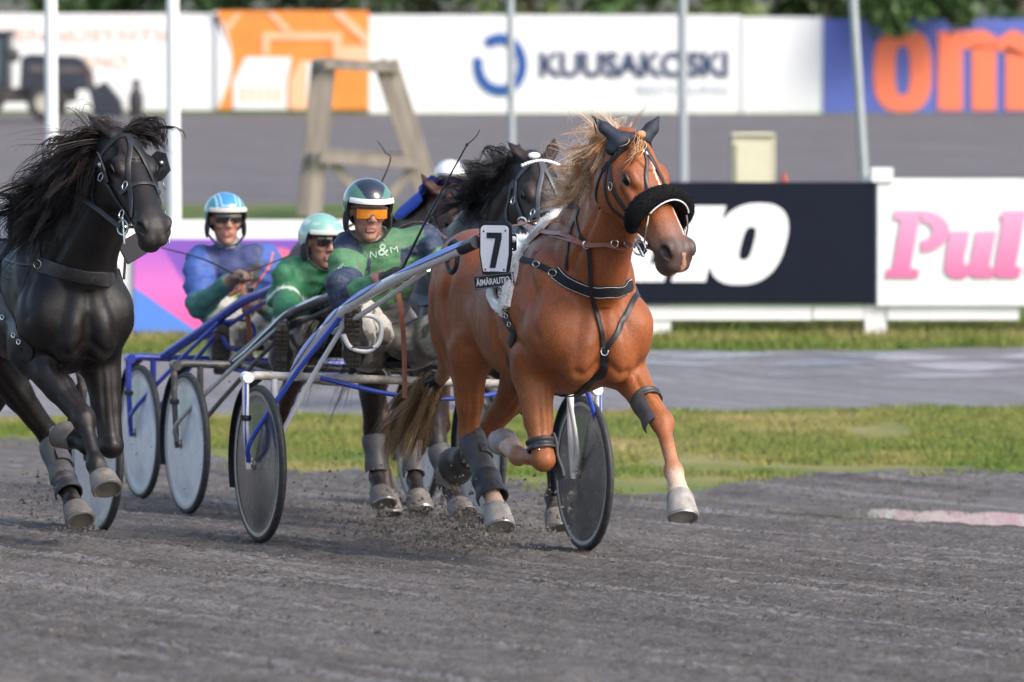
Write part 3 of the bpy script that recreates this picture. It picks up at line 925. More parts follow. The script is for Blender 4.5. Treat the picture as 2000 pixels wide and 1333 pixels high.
b2 = banner('orange banner with white house shapes behind the timber tower', 424, 721, 22, 214, m_bo, YB - .05)
b3 = banner('long white banner with round blue logo and dark company name', 721, 1449, 30, 226, m_bw, YB - .02)
b4 = banner('plain white banner left of the blue one', 1450, 1607, 34, 230, m_bw, YB - .06)
b5 = banner('blue banner with huge coral letters beneath hanging leaves', 1608, 2170, 38, 240, m_bb, YB - .10)
def bt(name, body, u, v, hpx, wpx, mat, root, y, **k):
    o = at(u, v, y); t = text_mesh(name, body, hpx * y / FPX * 1.38, mat, None, o, UX, UZ, width=wpx * y / FPX, **k); return wb(t, root)
bt('lettering', 'RAKENNUSYHTIÖ', -70, 80, 26, 428, m_po, b1, YB - .03)
bt('lettering', 'ARNO', 130, 132, 26, 122, m_po, b1, YB - .03)
# the orange curve of the house graphic
def gpoly(name, pts, mat, root, y):
    P = [at(u, v, y) for (u, v) in pts]
    return wb(G().prism([(p[0], p[2]) for p in P][::-1], (0, y, 0), (1, 0, 0), (0, 0, 1), .006).build(name, mat, None, smooth=False), root)
y2 = YB - .075
gpoly('graphic_curve', [(424, 22), (415, 24)] + [(425 + 28 * math.sin(t * math.pi), 24 + 190 * t) for t in np.linspace(0, 1, 14)][1:-1] + [(424, 214)], m_bw, b2, y2)
gpoly('graphic_house', [(455, 160), (480, 112), (570, 112), (560, 160), (560, 214), (455, 214)], m_bw, b2, y2)
gpoly('graphic_house', [(565, 160), (585, 118), (612, 120), (600, 214), (565, 214)], m_bp, b2, y2)
gpoly('graphic_house', [(600, 122), (640, 122), (640, 214), (600, 214)], m_bw, b2, y2 - .001)
gpoly('graphic_frame', [(512, 64), (668, 64), (668, 78), (526, 78), (526, 108), (512, 108)], m_bp, b2, y2)
gpoly('graphic_frame', [(650, 78), (668, 78), (668, 130), (650, 130)], m_bp, b2, y2)
gpoly('graphic_stripe', [(520, 24), (534, 24), (572, 62), (556, 62)], m_bp, b2, y2)
gpoly('graphic_stripe', [(440, 52), (462, 26), (472, 26), (446, 62)], m_bp, b2, y2)
gpoly('graphic_stripe', [(645, 22), (665, 22), (720, 70), (720, 92)], m_bp, b2, y2)
gpoly('graphic_stripe', [(668, 90), (720, 90), (720, 130), (668, 120)], m_bp, b2, y2 - .001)
for k in range(5): gpoly('graphic_window', [(470 + 17 * k, 170), (478 + 17 * k, 170), (478 + 17 * k, 200), (470 + 17 * k, 200)], m_bp, b2, y2 - .008)
# round logo: a ring broken at upper left
y3 = YB - .05
for (a0, a1) in ((-118, 152), (-165 + 20, -118 - 2)):
    pass
def arcpoly(cu, cv, r0, r1, a0, a1, n=30):
    A = np.radians(np.linspace(a0, a1, n)); 
    return [(cu + r1 * math.cos(a), cv + r1 * math.sin(a) * 1.16) for a in A] + [(cu + r0 * math.cos(a), cv + r0 * math.sin(a) * 1.16) for a in A[::-1]]
g = G()
for (a0, a1) in ((-128, -92), (-92, -10), (-10, 70), (70, 130), (130, 196)):
    P = [at(u, v, y3) for (u, v) in arcpoly(977, 127, 34, 53, a0, a1)]
    for i in range(29):
        q = [P[i], P[i + 1], P[58 - i], P[59 - i]]
        g.add(q + [p + np.array((0, .006, 0)) for p in q], [(0, 1, 2, 3), (7, 6, 5, 4), (0, 3, 7, 4), (1, 5, 6, 2)])
wb(g.build('round_logo', m_lb, None, smooth=False), b3)
bt('lettering', 'KUUSAKOSKI', 1054, 152, 48, 368, m_dk, b3, YB - .05, bold=.022)
bt('lettering', 'RECYCLING', 1244, 184, 18, 178, m_gy, b3, YB - .05)
y5 = YB - .125
glyph('letter', [(supers(1763, 138, 57, 81, 2.8), supers(1763, 138, 14, 48, 3))], m_co, b5, y5)
glyph('letter', [([(1832, 216), (1880, 216), (1880, 62), (1832, 62)], None), ([(1898, 216), (1946, 216), (1946, 90), (1898, 90)], None), ([(1964, 216), (2012, 216), (2012, 110), (1964, 90)], None),
                 (([(1878, 62), (1920, 58), (1946, 72), (1946, 92), (1880, 96)])[::-1], None), (([(1944, 80), (1975, 58), (2000, 66), (2012, 90), (2012, 112), (1944, 98)])[::-1], None)], m_co, b5, y5)

# --- trees: trunk, limbs and a crown of many leaf cards
def leaf_cloud(n, c, r, size, clumps):
    cl = RNG.normal(0, 1, (clumps, 3)); cl /= np.linalg.norm(cl, axis=1)[:, None]; cl *= RNG.uniform(.35, 1, (clumps, 1)) ** .5
    P = cl[RNG.integers(0, clumps, n)] * .8 + RNG.normal(0, .17, (n, 3))
    P = P * r + c
    u = RNG.normal(size=(n, 3)); u /= np.linalg.norm(u, axis=1)[:, None]
    w = np.cross(u, RNG.normal(size=(n, 3))); w /= np.linalg.norm(w, axis=1)[:, None]
    s = RNG.uniform(.6, 1.4, (n, 1)) * size
    V = np.stack([P - u * s, P + w * s * .55, P + u * s, P - w * s * .55], 1).reshape(-1, 3)
    return V
m_leaf = [M('leaf_dark', (.035, .075, .022), rough=.6, var=.4, vs=.8), M('leaf_mid', (.06, .12, .03), rough=.6, var=.4, vs=.8), M('leaf_pale', (.12, .17, .045), rough=.6, var=.4, vs=.8)]
m_bark = M('bark', (.10, .08, .06), rough=.9, var=.3, vs=5, bump=.5, bs=20)
def tree(u, y, h, rad, mi, label, low=2.0, n=5200):
    x = (u - 1000) * y / FPX; z0 = float(height(x, y))
    r = empty('tree', (x, y, z0)); tag(r, label, 'tree', 'trees behind the far banners')
    g = G().tube([(x, y, z0 - .2), (x + .1, y, z0 + h * .3), (x - .1, y + .1, z0 + h * .75)], [.19, .13, .05], 9)
    for k in range(5):
        a = RNG.uniform(0, 6.28); zz = z0 + low + (h - low) * (.1 + .14 * k)
        g.tube([(x, y, zz), (x + math.cos(a) * rad * .4, y + math.sin(a) * rad * .4, zz + .5), (x + math.cos(a) * rad * .75, y + math.sin(a) * rad * .75, zz + .7)], [.07, .045, .015], 6)
    wb(g.build('trunk', m_bark, None), r)
    c = np.array((x, y, z0 + (low + h) / 2)); V = leaf_cloud(n, c, np.array((rad, rad * .8, (h - low) / 2 + .3)), .13, 46)
    V[:, 2] = np.maximum(V[:, 2], z0 + .15)
    wb(mesh_np('crown', V, np.arange(len(V)).reshape(-1, 4), m_leaf[mi], None, False), r)
tl = ['dense dark green tree', 'mid green leafy tree', 'pale yellowish green tree']
where = ['behind the left end of the white banner', 'above the tractor', 'behind the two flagpoles', 'above the orange banner', 'left of the round blue logo', 'above the round blue logo', 'behind the company lettering', 'above the plain white banner', 'left of the hanging leaves', 'at the right edge of the picture']
spots = [(-120, 0), (70, 1), (250, 0), (430, 1), (620, 0), (820, 1), (1010, 2), (1190, 1), (1420, 2), (1600, 0), (1800, 1), (1990, 0)]
wh = ['at the far left end of the banner row', 'above the tractor', 'behind the two white flagpoles', 'behind the orange banner top', 'above the timber tower', 'just left of the round blue logo', 'behind the round blue logo', 'above the dark company lettering', 'behind the plain white banner', 'above the gap before the blue banner', 'behind the coral letters', 'in the far right corner']
for i, (u, mi) in enumerate(spots):
    tree(u + RNG.uniform(-25, 25), 125 + RNG.uniform(0, 3), RNG.uniform(7.5, 10), RNG.uniform(1.3, 1.7), mi, tl[mi] + ' ' + wh[i], low=.9)
# branches hanging in front of the blue banner
for (u, v, ru, rv, lab) in ((1735, 4, 70, 66, 'drooping leafy branch left of centre over the coral letters'), (1870, -4, 60, 64, 'drooping leafy branch right of centre over the coral letters')):
    y = YB - .9; c = at(u, v, y); s = y / FPX
    r = empty('hanging_branch', c); tag(r, lab, 'branch', 'branches over the blue banner')
    V = leaf_cloud(900, c, np.array((ru * s, .35, rv * s)), .10, 22)
    wb(mesh_np('foliage', V, np.arange(len(V)).reshape(-1, 4), m_leaf[1], None, False), r)
    wb(G().tube(spline([c + (0, .9, 2.2), c + (0, .5, 1.4), c + (0, .1, .4), c + (0, 0, -.2)], 10), [.04, .01], 6).build('stem', m_bark, None), r)
    V = leaf_cloud(900, c + np.array((0, .4, 1.0)), np.array((.8, .5, .7)), .12, 20)
    wb(mesh_np('foliage', V, np.arange(len(V)).reshape(-1, 4), m_leaf[0], None, False), r)
# ================================================================== HORSES
def axis(lo, hi, res, fine=None, fres=None):
    if not fine: return np.arange(lo, hi + res, res)
    a, b = max(lo, fine[0]), min(hi, fine[1])
    A = np.linspace(lo, a, max(2, int((a - lo) / res)), endpoint=False) if a > lo else np.array([])
    B = np.linspace(a, b, max(2, int((b - a) / fres)), endpoint=False)
    C = np.linspace(b, hi, max(2, int((hi - b) / res))) if hi > b else np.array([b])
    return np.concatenate([A, B, C])

LAX = np.array([0, 1., 0])
TRUNK = np.array([  # F-0.75, top, bottom, half width, narrowing of the top
    (-0.03, 1.27, 1.08, .08, 0), (.05, 1.37, .98, .19, .1), (.18, 1.455, .90, .265, .12), (.38, 1.475, .88, .28, .15), (.58, 1.43, .86, .275, .12),
    (.80, 1.405, .82, .295, .12), (1.00, 1.44, .79, .285, .30), (1.14, 1.50, .79, .255, .50), (1.28, 1.46, .81, .24, .45),
    (1.36, 1.38, .85, .235, .25), (1.45, 1.27, .91, .19, .1), (1.52, 1.16, 1.00, .10, 0)])
HEADP = np.array([  # along, face line, jaw line, half width
    (-.05, -.01, -.11, .05), (.0, .035, -.155, .075), (.06, .058, -.205, .094), (.14, .066, -.228, .103), (.21, .064, -.226, .103), (.28, .058, -.200, .096),
    (.35, .052, -.155, .086), (.42, .048, -.122, .079), (.49, .044, -.110, .078), (.55, .034, -.105, .078), (.59, .014, -.092, .068), (.622, -.022, -.062, .040)])

def head_frame(poll, nose):
    ex = nrm(np.asarray(nose) - np.asarray(poll)); h = nrm((ex[0], ex[1], 0)); ey = np.array([-h[1], h[0], 0])
    ez = np.cross(ex, ey)
    return np.stack([ex, ey, ez], 1)

class Horse: pass

def seg_dist(P2, poly):
    poly = np.asarray(poly, float); best = np.full(len(P2), 9.0)
    if len(poly) == 1: return np.hypot(*(P2 - poly[0]).T)
    for a, b in zip(poly[:-1], poly[1:]):
        d = b - a; t = np.clip(((P2 - a) @ d) / (d @ d), 0, 1); best = np.minimum(best, np.hypot(*(P2 - a - t[:, None] * d).T))
    return best

SIDE = [  # outline of muscles seen from the side: (polyline in forward/up, width, height)
    ([(1.80, 1.48), (1.98, 1.36), (2.12, 1.20), (2.19, 1.06)], .030, -.015), ([(1.68, 1.40), (1.73, 1.2), (1.80, 1.02), (1.87, .90)], .030, -.017),
    ([(1.84, 1.44), (1.94, 1.30), (2.04, 1.16)], .028, .009), ([(1.82, 1.14), (1.93, 1.05), (2.06, 1.00)], .022, -.010), ([(1.84, 1.02), (1.98, .95)], .03, .009),
    ([(1.18, 1.38), (1.12, 1.18), (1.17, 1.00)], .030, -.013), ([(.87, 1.38), (.86, 1.14), (.94, .90)], .026, -.014), ([(1.00, 1.32), (.98, 1.10), (1.04, .95)], .024, -.007),
    ([(1.36, 1.20)], .10, -.020), ([(1.22, 1.40)], .05, .014), ([(1.30, .98), (1.5, .90), (1.75, .86)], .03, -.006)] + \
    [([(1.42 + .075 * k, 1.22), (1.39 + .075 * k, .98)], .018, -.0035) for k in range(4)]
FRONT = [  # the same seen from the front: (polyline in side/up)
    ([(0, 1.18), (0, .86)], .026, -.014), ([(.085, 1.16), (.115, 1.06), (.125, .95), (.10, .84)], .026, -.008), ([(.02, .94), (.08, .89), (.12, .90)], .018, -.010),
    ([(.06, 1.03)], .05, .006), ([(.19, 1.10), (.20, .98)], .03, .008)]
def sculpt(V, N, I, P):
    body = np.isin(I, (1, 4, 6)).astype(float); out = np.zeros(len(V))
    sidew = np.clip(np.abs(N[:, 1]) * 1.6 - .35, 0, 1) * body
    for poly, w, h in SIDE:
        out += h * np.exp(-(seg_dist(V[:, [0, 2]], np.array(poly)) / w) ** 2) * sidew
    fw = np.clip(N[:, 0] * 1.8 - .3, 0, 1) * body * (V[:, 0] > 1.9)
    A = np.stack([np.abs(V[:, 1]), V[:, 2]], 1)
    for poly, w, h in FRONT: out += h * np.exp(-(seg_dist(A, np.array(poly)) / w) ** 2) * fw
    # neck: jugular groove and the long muscle above it, following this horse's own neck
    nk = np.array(P['neck']); nz = np.array((.06, 0, -.05))
    jug = (nk + np.outer([1.9, 1.6, 1.3, 1.0, .9], nz))[1:, [0, 2]]; upm = (nk + np.outer([-1.0, -.9, -.7, -.5, -.3], nz))[:, [0, 2]]
    nw = np.clip(np.abs(N[:, 1]) * 1.6 - .3, 0, 1) * (I == 2)
    out += (-.012 * np.exp(-(seg_dist(V[:, [0, 2]], jug) / .022) ** 2) - .006 * np.exp(-(seg_dist(V[:, [0, 2]], upm) / .03) ** 2)) * nw
    # forearms and gaskins: a furrow between the muscles, tendons standing out
    for key, ids in (('rf', (4,)), ('lf', (4,)), ('rh', (6,)), ('lh', (6,))):
        a, b = np.asarray(P[key][1], float), np.asarray(P[key][2], float); L = np.linalg.norm(b - a); d = (b - a) / L
        t = (V - a) @ d / L; rel = V - a - np.outer(t * L, d); near = np.isin(I, ids) & (np.linalg.norm(rel, axis=1) < .14)
        m = near * np.exp(-((t - .55) / .35) ** 2)
        y = rel[:, 1] * (1 if key[0] == 'l' else -1)
        out += m * (-.007 * np.exp(-((y - .014) / .010) ** 2) - .006 * np.exp(-((y + .030) / .010) ** 2)) * (np.abs(t - .5) < .62)
        k, e = np.asarray(P[key][2], float), np.asarray(P[key][3], float); L = np.linalg.norm(e - k); d = (e - k) / L; bk = -np.cross(d, LAX)
        t = (V - k) @ d / L; rel = V - k - np.outer(t * L, d); z = rel @ bk
        m = np.isin(I, (5, 7)) * (np.linalg.norm(rel, axis=1) < .09) * ((t > .12) & (t < .92))
        out += m * -.006 * np.exp(-((z - .018) / .008) ** 2)
    return V + N * out[:, None]

def horse_field(P, res=.011, fres=.0062):
    poll, nose = np.asarray(P['poll'], float), np.asarray(P['nose'], float)
    R = head_frame(poll, nose)
    if P.get('roll'):
        c, s_ = math.cos(P['roll']), math.sin(P['roll'])
        R = R @ np.array([[1, 0, 0], [0, c, -s_], [0, s_, c]])
    HL = P.get('hs', 1.0)
    hw = lambda x, y, z: poll + R @ (np.array([x, y, z]) * HL)
    pts = [poll, nose, hw(0, .2, .25), hw(0, -.2, .25)] + [p for k in ('rf', 'lf', 'rh', 'lh') for p in P[k]]
    pts = np.array(pts); lo = pts.min(0) - .12; hi = pts.max(0) + .14
    lo[0] = min(lo[0], .62); lo[1] = min(lo[1], -.40); hi[1] = max(hi[1], .40); hi[2] = max(hi[2], 1.62); hi[0] = max(hi[0], 2.42)
    hb = np.array([hw(x, y, z) for x in (-.1, .66) for y in (-.14, .14) for z in (-.24, .12)])
    h0, h1 = hb.min(0), hb.max(0)
    f = Field(*[axis(lo[i], hi[i], res, (h0[i], h1[i]), fres) for i in range(3)])
    ws = P.get('ws', 1.0)
    # ---- trunk as a loft
    sl, X, Y, Z = f.sub((.70, -.5, .5), (2.36, .5, 1.7))
    t = np.clip(X[:, 0, 0] - .75, TRUNK[0, 0], TRUNK[-1, 0])
    top, bot, w, nar = [catmull(TRUNK[:, 0], TRUNK[:, i], t)[:, None, None] for i in (1, 2, 3, 4)]
    w = np.maximum(w * ws, .03); top = top + P.get('lift', 0)
    c = (top + bot) / 2; h = np.maximum((top - bot) / 2, .03)
    q = (Z - c) / h
    we = w * (1 - nar * np.clip(q, 0, 1) ** 1.5 - .10 * np.clip(-q, 0, 1) ** 2)
    e = (np.abs(Y / we) ** 2.25 + np.abs(q) ** 2.25) ** (1 / 2.25)
    d = (e - 1) * np.minimum(w, h) * .9
    d = d + np.maximum(np.maximum(.72 - X, X - 2.27), 0) * 2
    f.put(sl, d.astype(np.float32), .02, 1)
    # ---- hindquarters, shoulders, chest
    for s_ in (-1, 1):
        f.ell((1.03, s_ * .135 * ws, 1.28), (.27, .145 * ws, .185), k=.06, pid=1)
        f.ell((.90, s_ * .155 * ws, 1.10), (.17, .12 * ws, .26), k=.07, pid=1)
        f.ell((1.98, s_ * .165 * ws, 1.17), (.15, .085 * ws, .26), R=np.array([[.93, 0, .36], [0, 1, 0], [-.36, 0, .93]]), k=.06, pid=1)
        f.ell((2.16, s_ * .15 * ws, 1.06), (.10, .105 * ws, .15), k=.06, pid=1)
        f.ell((2.23, s_ * .085 * ws, .98), (.085, .085 * ws, .13), k=.05, pid=1)
        f.ell((1.72, s_ * .20 * ws, 1.06), (.30, .09 * ws, .19), k=.08, pid=1)
    f.ell((2.15, 0, 1.10), (.125, .17 * ws, .19), k=.08, pid=1)
    # ---- neck
    nk = P['neck']                                                          # centre points from the withers to the poll
    rad = [.300, .245, .195, .155, .115]
    fl = (P.get('neck_side', LAX), .55)
    for i in range(len(nk) - 1): f.cone(nk[i], nk[i + 1], rad[i], rad[i + 1], .05, 2, flat=fl)
    # throat and crest
    f.cone(np.asarray(nk[-1]) + (0, 0, -.02), hw(.10, 0, -.10), .10, .085, .05, 2, flat=fl)
    f.cone(np.asarray(nk[0]) + np.array((.05, 0, .20)), hw(-.03, 0, -.02), .07, .05, .07, 2, flat=(LAX, .8))
    for s_ in (-1, 1):                                                      # jugular groove edge and neck muscle
        f.cone(np.asarray(nk[0]) + np.array((.16, s_ * .10, -.10)), hw(.16, s_ * .05, -.16), .055, .03, .06, 2)
    # ---- head as a loft in its own frame
    sl, X, Y, Z = f.sub(h0 - .03, h1 + .03)
    px, py, pz = X - poll[0], Y - poll[1], Z - poll[2]
    hx, hy, hz = [(px * R[0, i] + py * R[1, i] + pz * R[2, i]) / HL for i in range(3)]
    tx = np.clip(hx, HEADP[0, 0], HEADP[-1, 0])
    up, dn, w = [np.interp(tx, np.linspace(HEADP[0, 0], HEADP[-1, 0], 240), catmull(HEADP[:, 0], HEADP[:, i], np.linspace(HEADP[0, 0], HEADP[-1, 0], 240))) for i in (1, 2, 3)]
    c = (up + dn) / 2; h = (up - dn) / 2; q = (hz - c) / h
    we = w * (1 - .30 * np.clip(-q, 0, 1) ** 1.2 - .16 * np.clip(q, 0, 1) ** 3)
    e = (np.abs(hy / we) ** 2.4 + np.abs(q) ** 2.4) ** (1 / 2.4)
    d = (e - 1) * np.minimum(w, h) * .9 * HL
    d = d + np.maximum(np.maximum(HEADP[0, 0] - hx, hx - HEADP[-1, 0]), 0) * 2
    f.put(sl, d.astype(np.float32), .035, 3)
    E = lambda x, y, z, r, k=.015, cut=False: f.ell(hw(x, y, z), np.array(r) * HL, R=R, k=k, pid=None if cut else 3, cut=cut)
    for s_ in (-1, 1):
        E(.135, s_ * .068, -.125, (.115, .046, .098), .03)                    # cheek
        E(.180, s_ * .080, .030, (.060, .026, .028), .035)                    # brow
        f.cone(hw(.20, s_ * .100, -.014), hw(.37, s_ * .080, -.030), .016, .010, .02, 3)   # cheek bone
        E(.105, s_ * .088, .045, (.035, .018, .022), .03, True)               # hollow over the eye
        E(.195, s_ * .113, .014, (.024, .012, .015), .008, True)              # eye socket
        E(.548, s_ * .056, .004, (.046, .030, .040), .02)                     # nostril wing
        E(.566, s_ * .082, .006, (.030, .024, .019), .010, True)              # nostril
        f.cone(hw(.584, s_ * .060, -.002), hw(.560, s_ * .080, .018), .010, .008, .008, cut=True)
        f.cone(hw(.50, s_ * .080, -.068), hw(.60, s_ * .045, -.066), .006, .006, .010, cut=True)   # mouth corner
        E(.42, s_ * .092, -.005, (.07, .012, .025), .03, True)                # flat of the nose side
    E(.560, 0, -.102, (.050, .052, .030), .018)                               # chin
    E(.598, 0, -.042, (.032, .054, .032), .02)                                # upper lip
    f.cone(hw(.632, .03, -.070), hw(.632, -.03, -.070), .006, .006, .010, cut=True)
    f.cone(hw(.612, 0, .01), hw(.634, 0, -.05), .006, .006, .02, cut=True)
    E(.10, 0, .066, (.07, .05, .010), .03)                                    # forehead
    # ---- ears
    for key, s_ in (('ear_r', -1), ('ear_l', 1)):
        if P.get(key) is None: continue
        tip = np.asarray(P[key], float); b0 = hw(.0, s_ * .052, .045); m_ = b0 * .55 + tip * .45 + R[:, 1] * s_ * .008
        fw = R[:, 2]
        f.cone(b0, m_, .030, .030, .02, 8, flat=(fw, .6)); f.cone(m_, tip, .030, .005, .01, 8, flat=(fw, .6))
        f.cone(b0 * .75 + tip * .25 + fw * .022 + R[:, 0] * .012, b0 * .25 + tip * .75 + fw * .016, .014, .006, .012, cut=True)
    # ---- legs
    for key, s_ in (('rf', -1), ('lf', 1)):
        sh, el, kn, fe, co = [np.asarray(p, float) for p in P[key][:5]]
        fa = nrm(kn - el); bk = -np.cross(fa, LAX)
        f.cone(sh, el, .115, .092, .06, 4, flat=(LAX, .85))
        f.cone(el, el * .45 + kn * .55, .088, .060, .04, 4)
        f.ell(el * .72 + kn * .28 - bk * .018, (.062, .060, .105), R=np.stack([bk, LAX, fa], 1), k=.035, pid=4)
        f.cone(el * .45 + kn * .55, kn, .058, .048, .03, 4)
        ca = nrm(fe - kn); b2 = -np.cross(ca, LAX)
        f.ell(kn, (.046, .050, .062), R=np.stack([b2, LAX, ca], 1), k=.02, pid=4)
        f.cone(kn + ca * .04, fe, .034, .027, .025, 5)
        f.cone(kn + ca * .05 + b2 * .030, fe + b2 * .022, .016, .015, .015, 5)
        f.ell(fe + b2 * .006, (.043, .040, .044), R=np.stack([b2, LAX, ca], 1), k=.018, pid=5)
        f.cone(fe, co, .034, .043, .02, 5); f.ell(co, (.050, .050, .03), k=.015, pid=5)
    for key, s_ in (('rh', -1), ('lh', 1)):
        hp, st, hk, fe, co = [np.asarray(p, float) for p in P[key][:5]]
        f.cone(hp, st, .165, .125, .07, 6, flat=(LAX, .78))
        f.cone(np.array((.84, s_ * .15, 1.06)), st * .4 + hk * .6, .10, .062, .06, 6, flat=(LAX, .8))
        ga = nrm(hk - st); bk = -np.cross(ga, LAX)
        f.cone(st, hk, .105, .050, .04, 6, flat=(LAX, .82))
        f.cone(st * .55 + hk * .45 + bk * .035, hk + bk * .045 - ga * .04, .040, .020, .03, 6)
        ca = nrm(fe - hk); b2 = -np.cross(ca, LAX)
        f.ell(hk, (.052, .042, .060), R=np.stack([b2, LAX, ca], 1), k=.025, pid=6)
        f.cone(hk + b2 * .045 - ca * .055, hk + b2 * .035, .021, .026, .02, 6)
        f.cone(hk + ca * .03, fe, .037, .029, .025, 7)
        f.cone(hk + ca * .03 + b2 * .034, fe + b2 * .024, .018, .016, .015, 7)
        f.ell(fe + b2 * .006, (.045, .041, .046), R=np.stack([b2, LAX, ca], 1), k=.018, pid=7)
        f.cone(fe, co, .034, .043, .02, 7); f.ell(co, (.050, .050, .03), k=.015, pid=7)
    V, F, I = f.nets(1)
    # slight unevenness of muscle and skin along the surface
    q0 = V[F]; fn = np.cross(q0[:, 1] - q0[:, 0], q0[:, 3] - q0[:, 0]); N = np.zeros_like(V)
    for i in range(4): np.add.at(N, F[:, i], fn)
    N /= np.linalg.norm(N, axis=1)[:, None] + 1e-12
    body = np.isin(I, (1, 2, 4, 6))
    V = V + N * (np.where(body, .0035, .0006) * vnoise(V * (1, 1, .7), 13, 31) + np.where(body, .0022, .0004) * vnoise(V * (1, .8, .6), 30, 33))[:, None]
    V = sculpt(V, N, I, P)
    H = Horse(); H.V, H.F, H.I, H.R, H.poll, H.hw, H.P, H.HL = V, F, I, R, poll, hw, P, HL
    H.hc = ((V - poll) @ R) / HL                                               # head coordinates of every vertex
    return H

def coat_material(name, rough, spec, coat, hairvar, dirt_lo):
    """short hair: colour from the body, fine streaks running down and back, damp and dusty patches, mud specks"""
    m = M(name, (1, 1, 1), rough=rough, spec=spec, var=.15, vs=8, attr=True, rvar=.12, coat=coat, dirt=((.17, .14, .12), dirt_lo, dirt_lo + .09, 52))
    nt = m.node_tree; n, l = nt.nodes, nt.links; b = n['Principled BSDF']
    tc = n.new('ShaderNodeTexCoord'); mp = n.new('ShaderNodeMapping'); mp.inputs['Scale'].default_value = (1.0, 2.2, .55); mp.inputs['Rotation'].default_value = (0, .5, 0)
    l.new(tc.outputs['Object'], mp.inputs[0])
    hn = n.new('ShaderNodeTexNoise'); hn.inputs['Scale'].default_value = 150; hn.inputs['Detail'].default_value = 3; l.new(mp.outputs[0], hn.inputs['Vector'])
    src = b.inputs['Base Color'].links[0].from_socket
    mr = n.new('ShaderNodeMapRange'); mr.inputs[1].default_value = .3; mr.inputs[2].default_value = .7; mr.inputs[3].default_value = 1 - hairvar; mr.inputs[4].default_value = 1 + hairvar
    l.new(hn.outputs[0], mr.inputs[0])
    mx = n.new('ShaderNodeMix'); mx.data_type = 'RGBA'; mx.blend_type = 'MULTIPLY'; mx.inputs[0].default_value = 1
    l.new(src, mx.inputs[6]); l.new(mr.outputs[0], mx.inputs[7]); l.new(mx.outputs[2], b.inputs['Base Color'])
    bu = n.new('ShaderNodeBump'); bu.inputs['Strength'].default_value = .35; bu.inputs['Distance'].default_value = .006
    mid = n.new('ShaderNodeTexNoise'); mid.inputs['Scale'].default_value = 26; mid.inputs['Detail'].default_value = 4; l.new(tc.outputs['Object'], mid.inputs['Vector'])
    ad = n.new('ShaderNodeMath'); ad.operation = 'MULTIPLY_ADD'; l.new(hn.outputs[0], ad.inputs[0]); ad.inputs[1].default_value = .5; l.new(mid.outputs[0], ad.inputs[2])
    l.new(ad.outputs[0], bu.inputs['Height']); l.new(bu.outputs[0], b.inputs['Normal'])
    return m
m_coat = coat_material('horse_coat', .47, .36, .0, .32, .685)
m_coat_dark = coat_material('dark_horse_coat', .48, .34, .0, .45, .685)
m_hoof = M('hoof_horn', (.34, .31, .28), rough=.6, var=.3, vs=26, stretch=(1, 1, .3), bump=.08, bs=40, dirt=((.17, .15, .13), .46, .75, 12))
m_hoof_d = M('hoof_dark', (.13, .115, .10), rough=.55, var=.3, vs=18, dirt=((.24, .21, .185), .5, .75, 20))
m_shoe = M('horseshoe_steel', (.32, .31, .30), rough=.4, metal=.8)
m_eye = M('horse_eye', (.006, .004, .003), rough=.22, spec=.2, rvar=.03)

def hoof(co, toe, parent, mat, scale=1.0):
    co, toe = np.asarray(co, float), np.asarray(toe, float); d = nrm(toe - co); ln = np.linalg.norm(toe - co)
    fr_ = nrm(np.cross(d, LAX)); sd = nrm(np.cross(fr_, d))                     # front of the hoof
    V, F, n = [], [], 22
    rows = [(-.10, .046, .046, 0), (.0, .054, .053, .0), (.12, .058, .056, .004), (.6, .063, .064, .012), (1.0, .068, .071, .020), (1.03, .064, .067, .020), (1.0, .048, .052, .018)]
    for (t, rs, rf, of) in rows:
        for k in range(n):
            a = 2 * math.pi * k / n; cx, sy = math.cos(a), math.sin(a)
            back = .80 if cx < 0 else 1.0
            V.append(co + d * ln * t + (fr_ * (cx * rf * back + of) + sd * sy * rs) * scale)
    for i in range(len(rows) - 1):
        for k in range(n): F.append((i * n + k, i * n + (k + 1) % n, (i + 1) * n + (k + 1) % n, (i + 1) * n + k))
    F.append(tuple((len(rows) - 1) * n + k for k in range(n)))
    g = G(); g.add(V, [f_[::-1] for f_ in F]); o = g.build('hoof', mat, parent)
    pts = []
    for a in np.linspace(-2.3, 2.3, 22):
        pts.append(toe + d * .004 + (fr_ * (math.cos(a) * .064 * (1 if math.cos(a) > 0 else .85) + .019) + sd * math.sin(a) * .058) * scale)
    G().tube(pts, .0075, 6).build('horseshoe', m_shoe, o)
    return o

def finish_horse(fr, H, name, color, label, hoof_mats, eyes=True, coat=None):
    col = color(H)
    o = mesh_np(name, H.V, H.F, coat or m_coat_dark, None, True, col)
    fr.place(o); tag(o, label, 'horse')
    H.o = o; H.bvh = bvh_of(H.V, H.F)
    for k, key in enumerate(('rf', 'lf', 'rh', 'lh')): hoof(H.P[key][4], H.P[key][5], o, hoof_mats[k])
    if eyes:
        for s_ in (-1, 1):
            e = G().ell(H.hw(.195, s_ * .0985, .013), np.array((.028, .0185, .0205)) * H.HL, H.R, 18, 12).build('eye', m_eye, o)
            # lids: two soft rims over the ball
            g = G()
            for z0, sg in ((.010, 1), (.010, -1)):
                pts = [H.hw(.195 + .027 * math.cos(a), s_ * (.1120 - .010 * abs(math.cos(a))), .013 + sg * .0180 * math.sin(a)) for a in np.linspace(0, math.pi, 12)]
                g.tube(pts, [.003, .0055 if sg > 0 else .004, .003], 6)
            g.build('eyelid', H.lid_mat, o)
    return o

def smoothmask(x, a, b): return sstep(a, b, x)

def lerp3(c, new, m): return c * (1 - m[:, None]) + np.asarray(new)[None] * m[:, None]

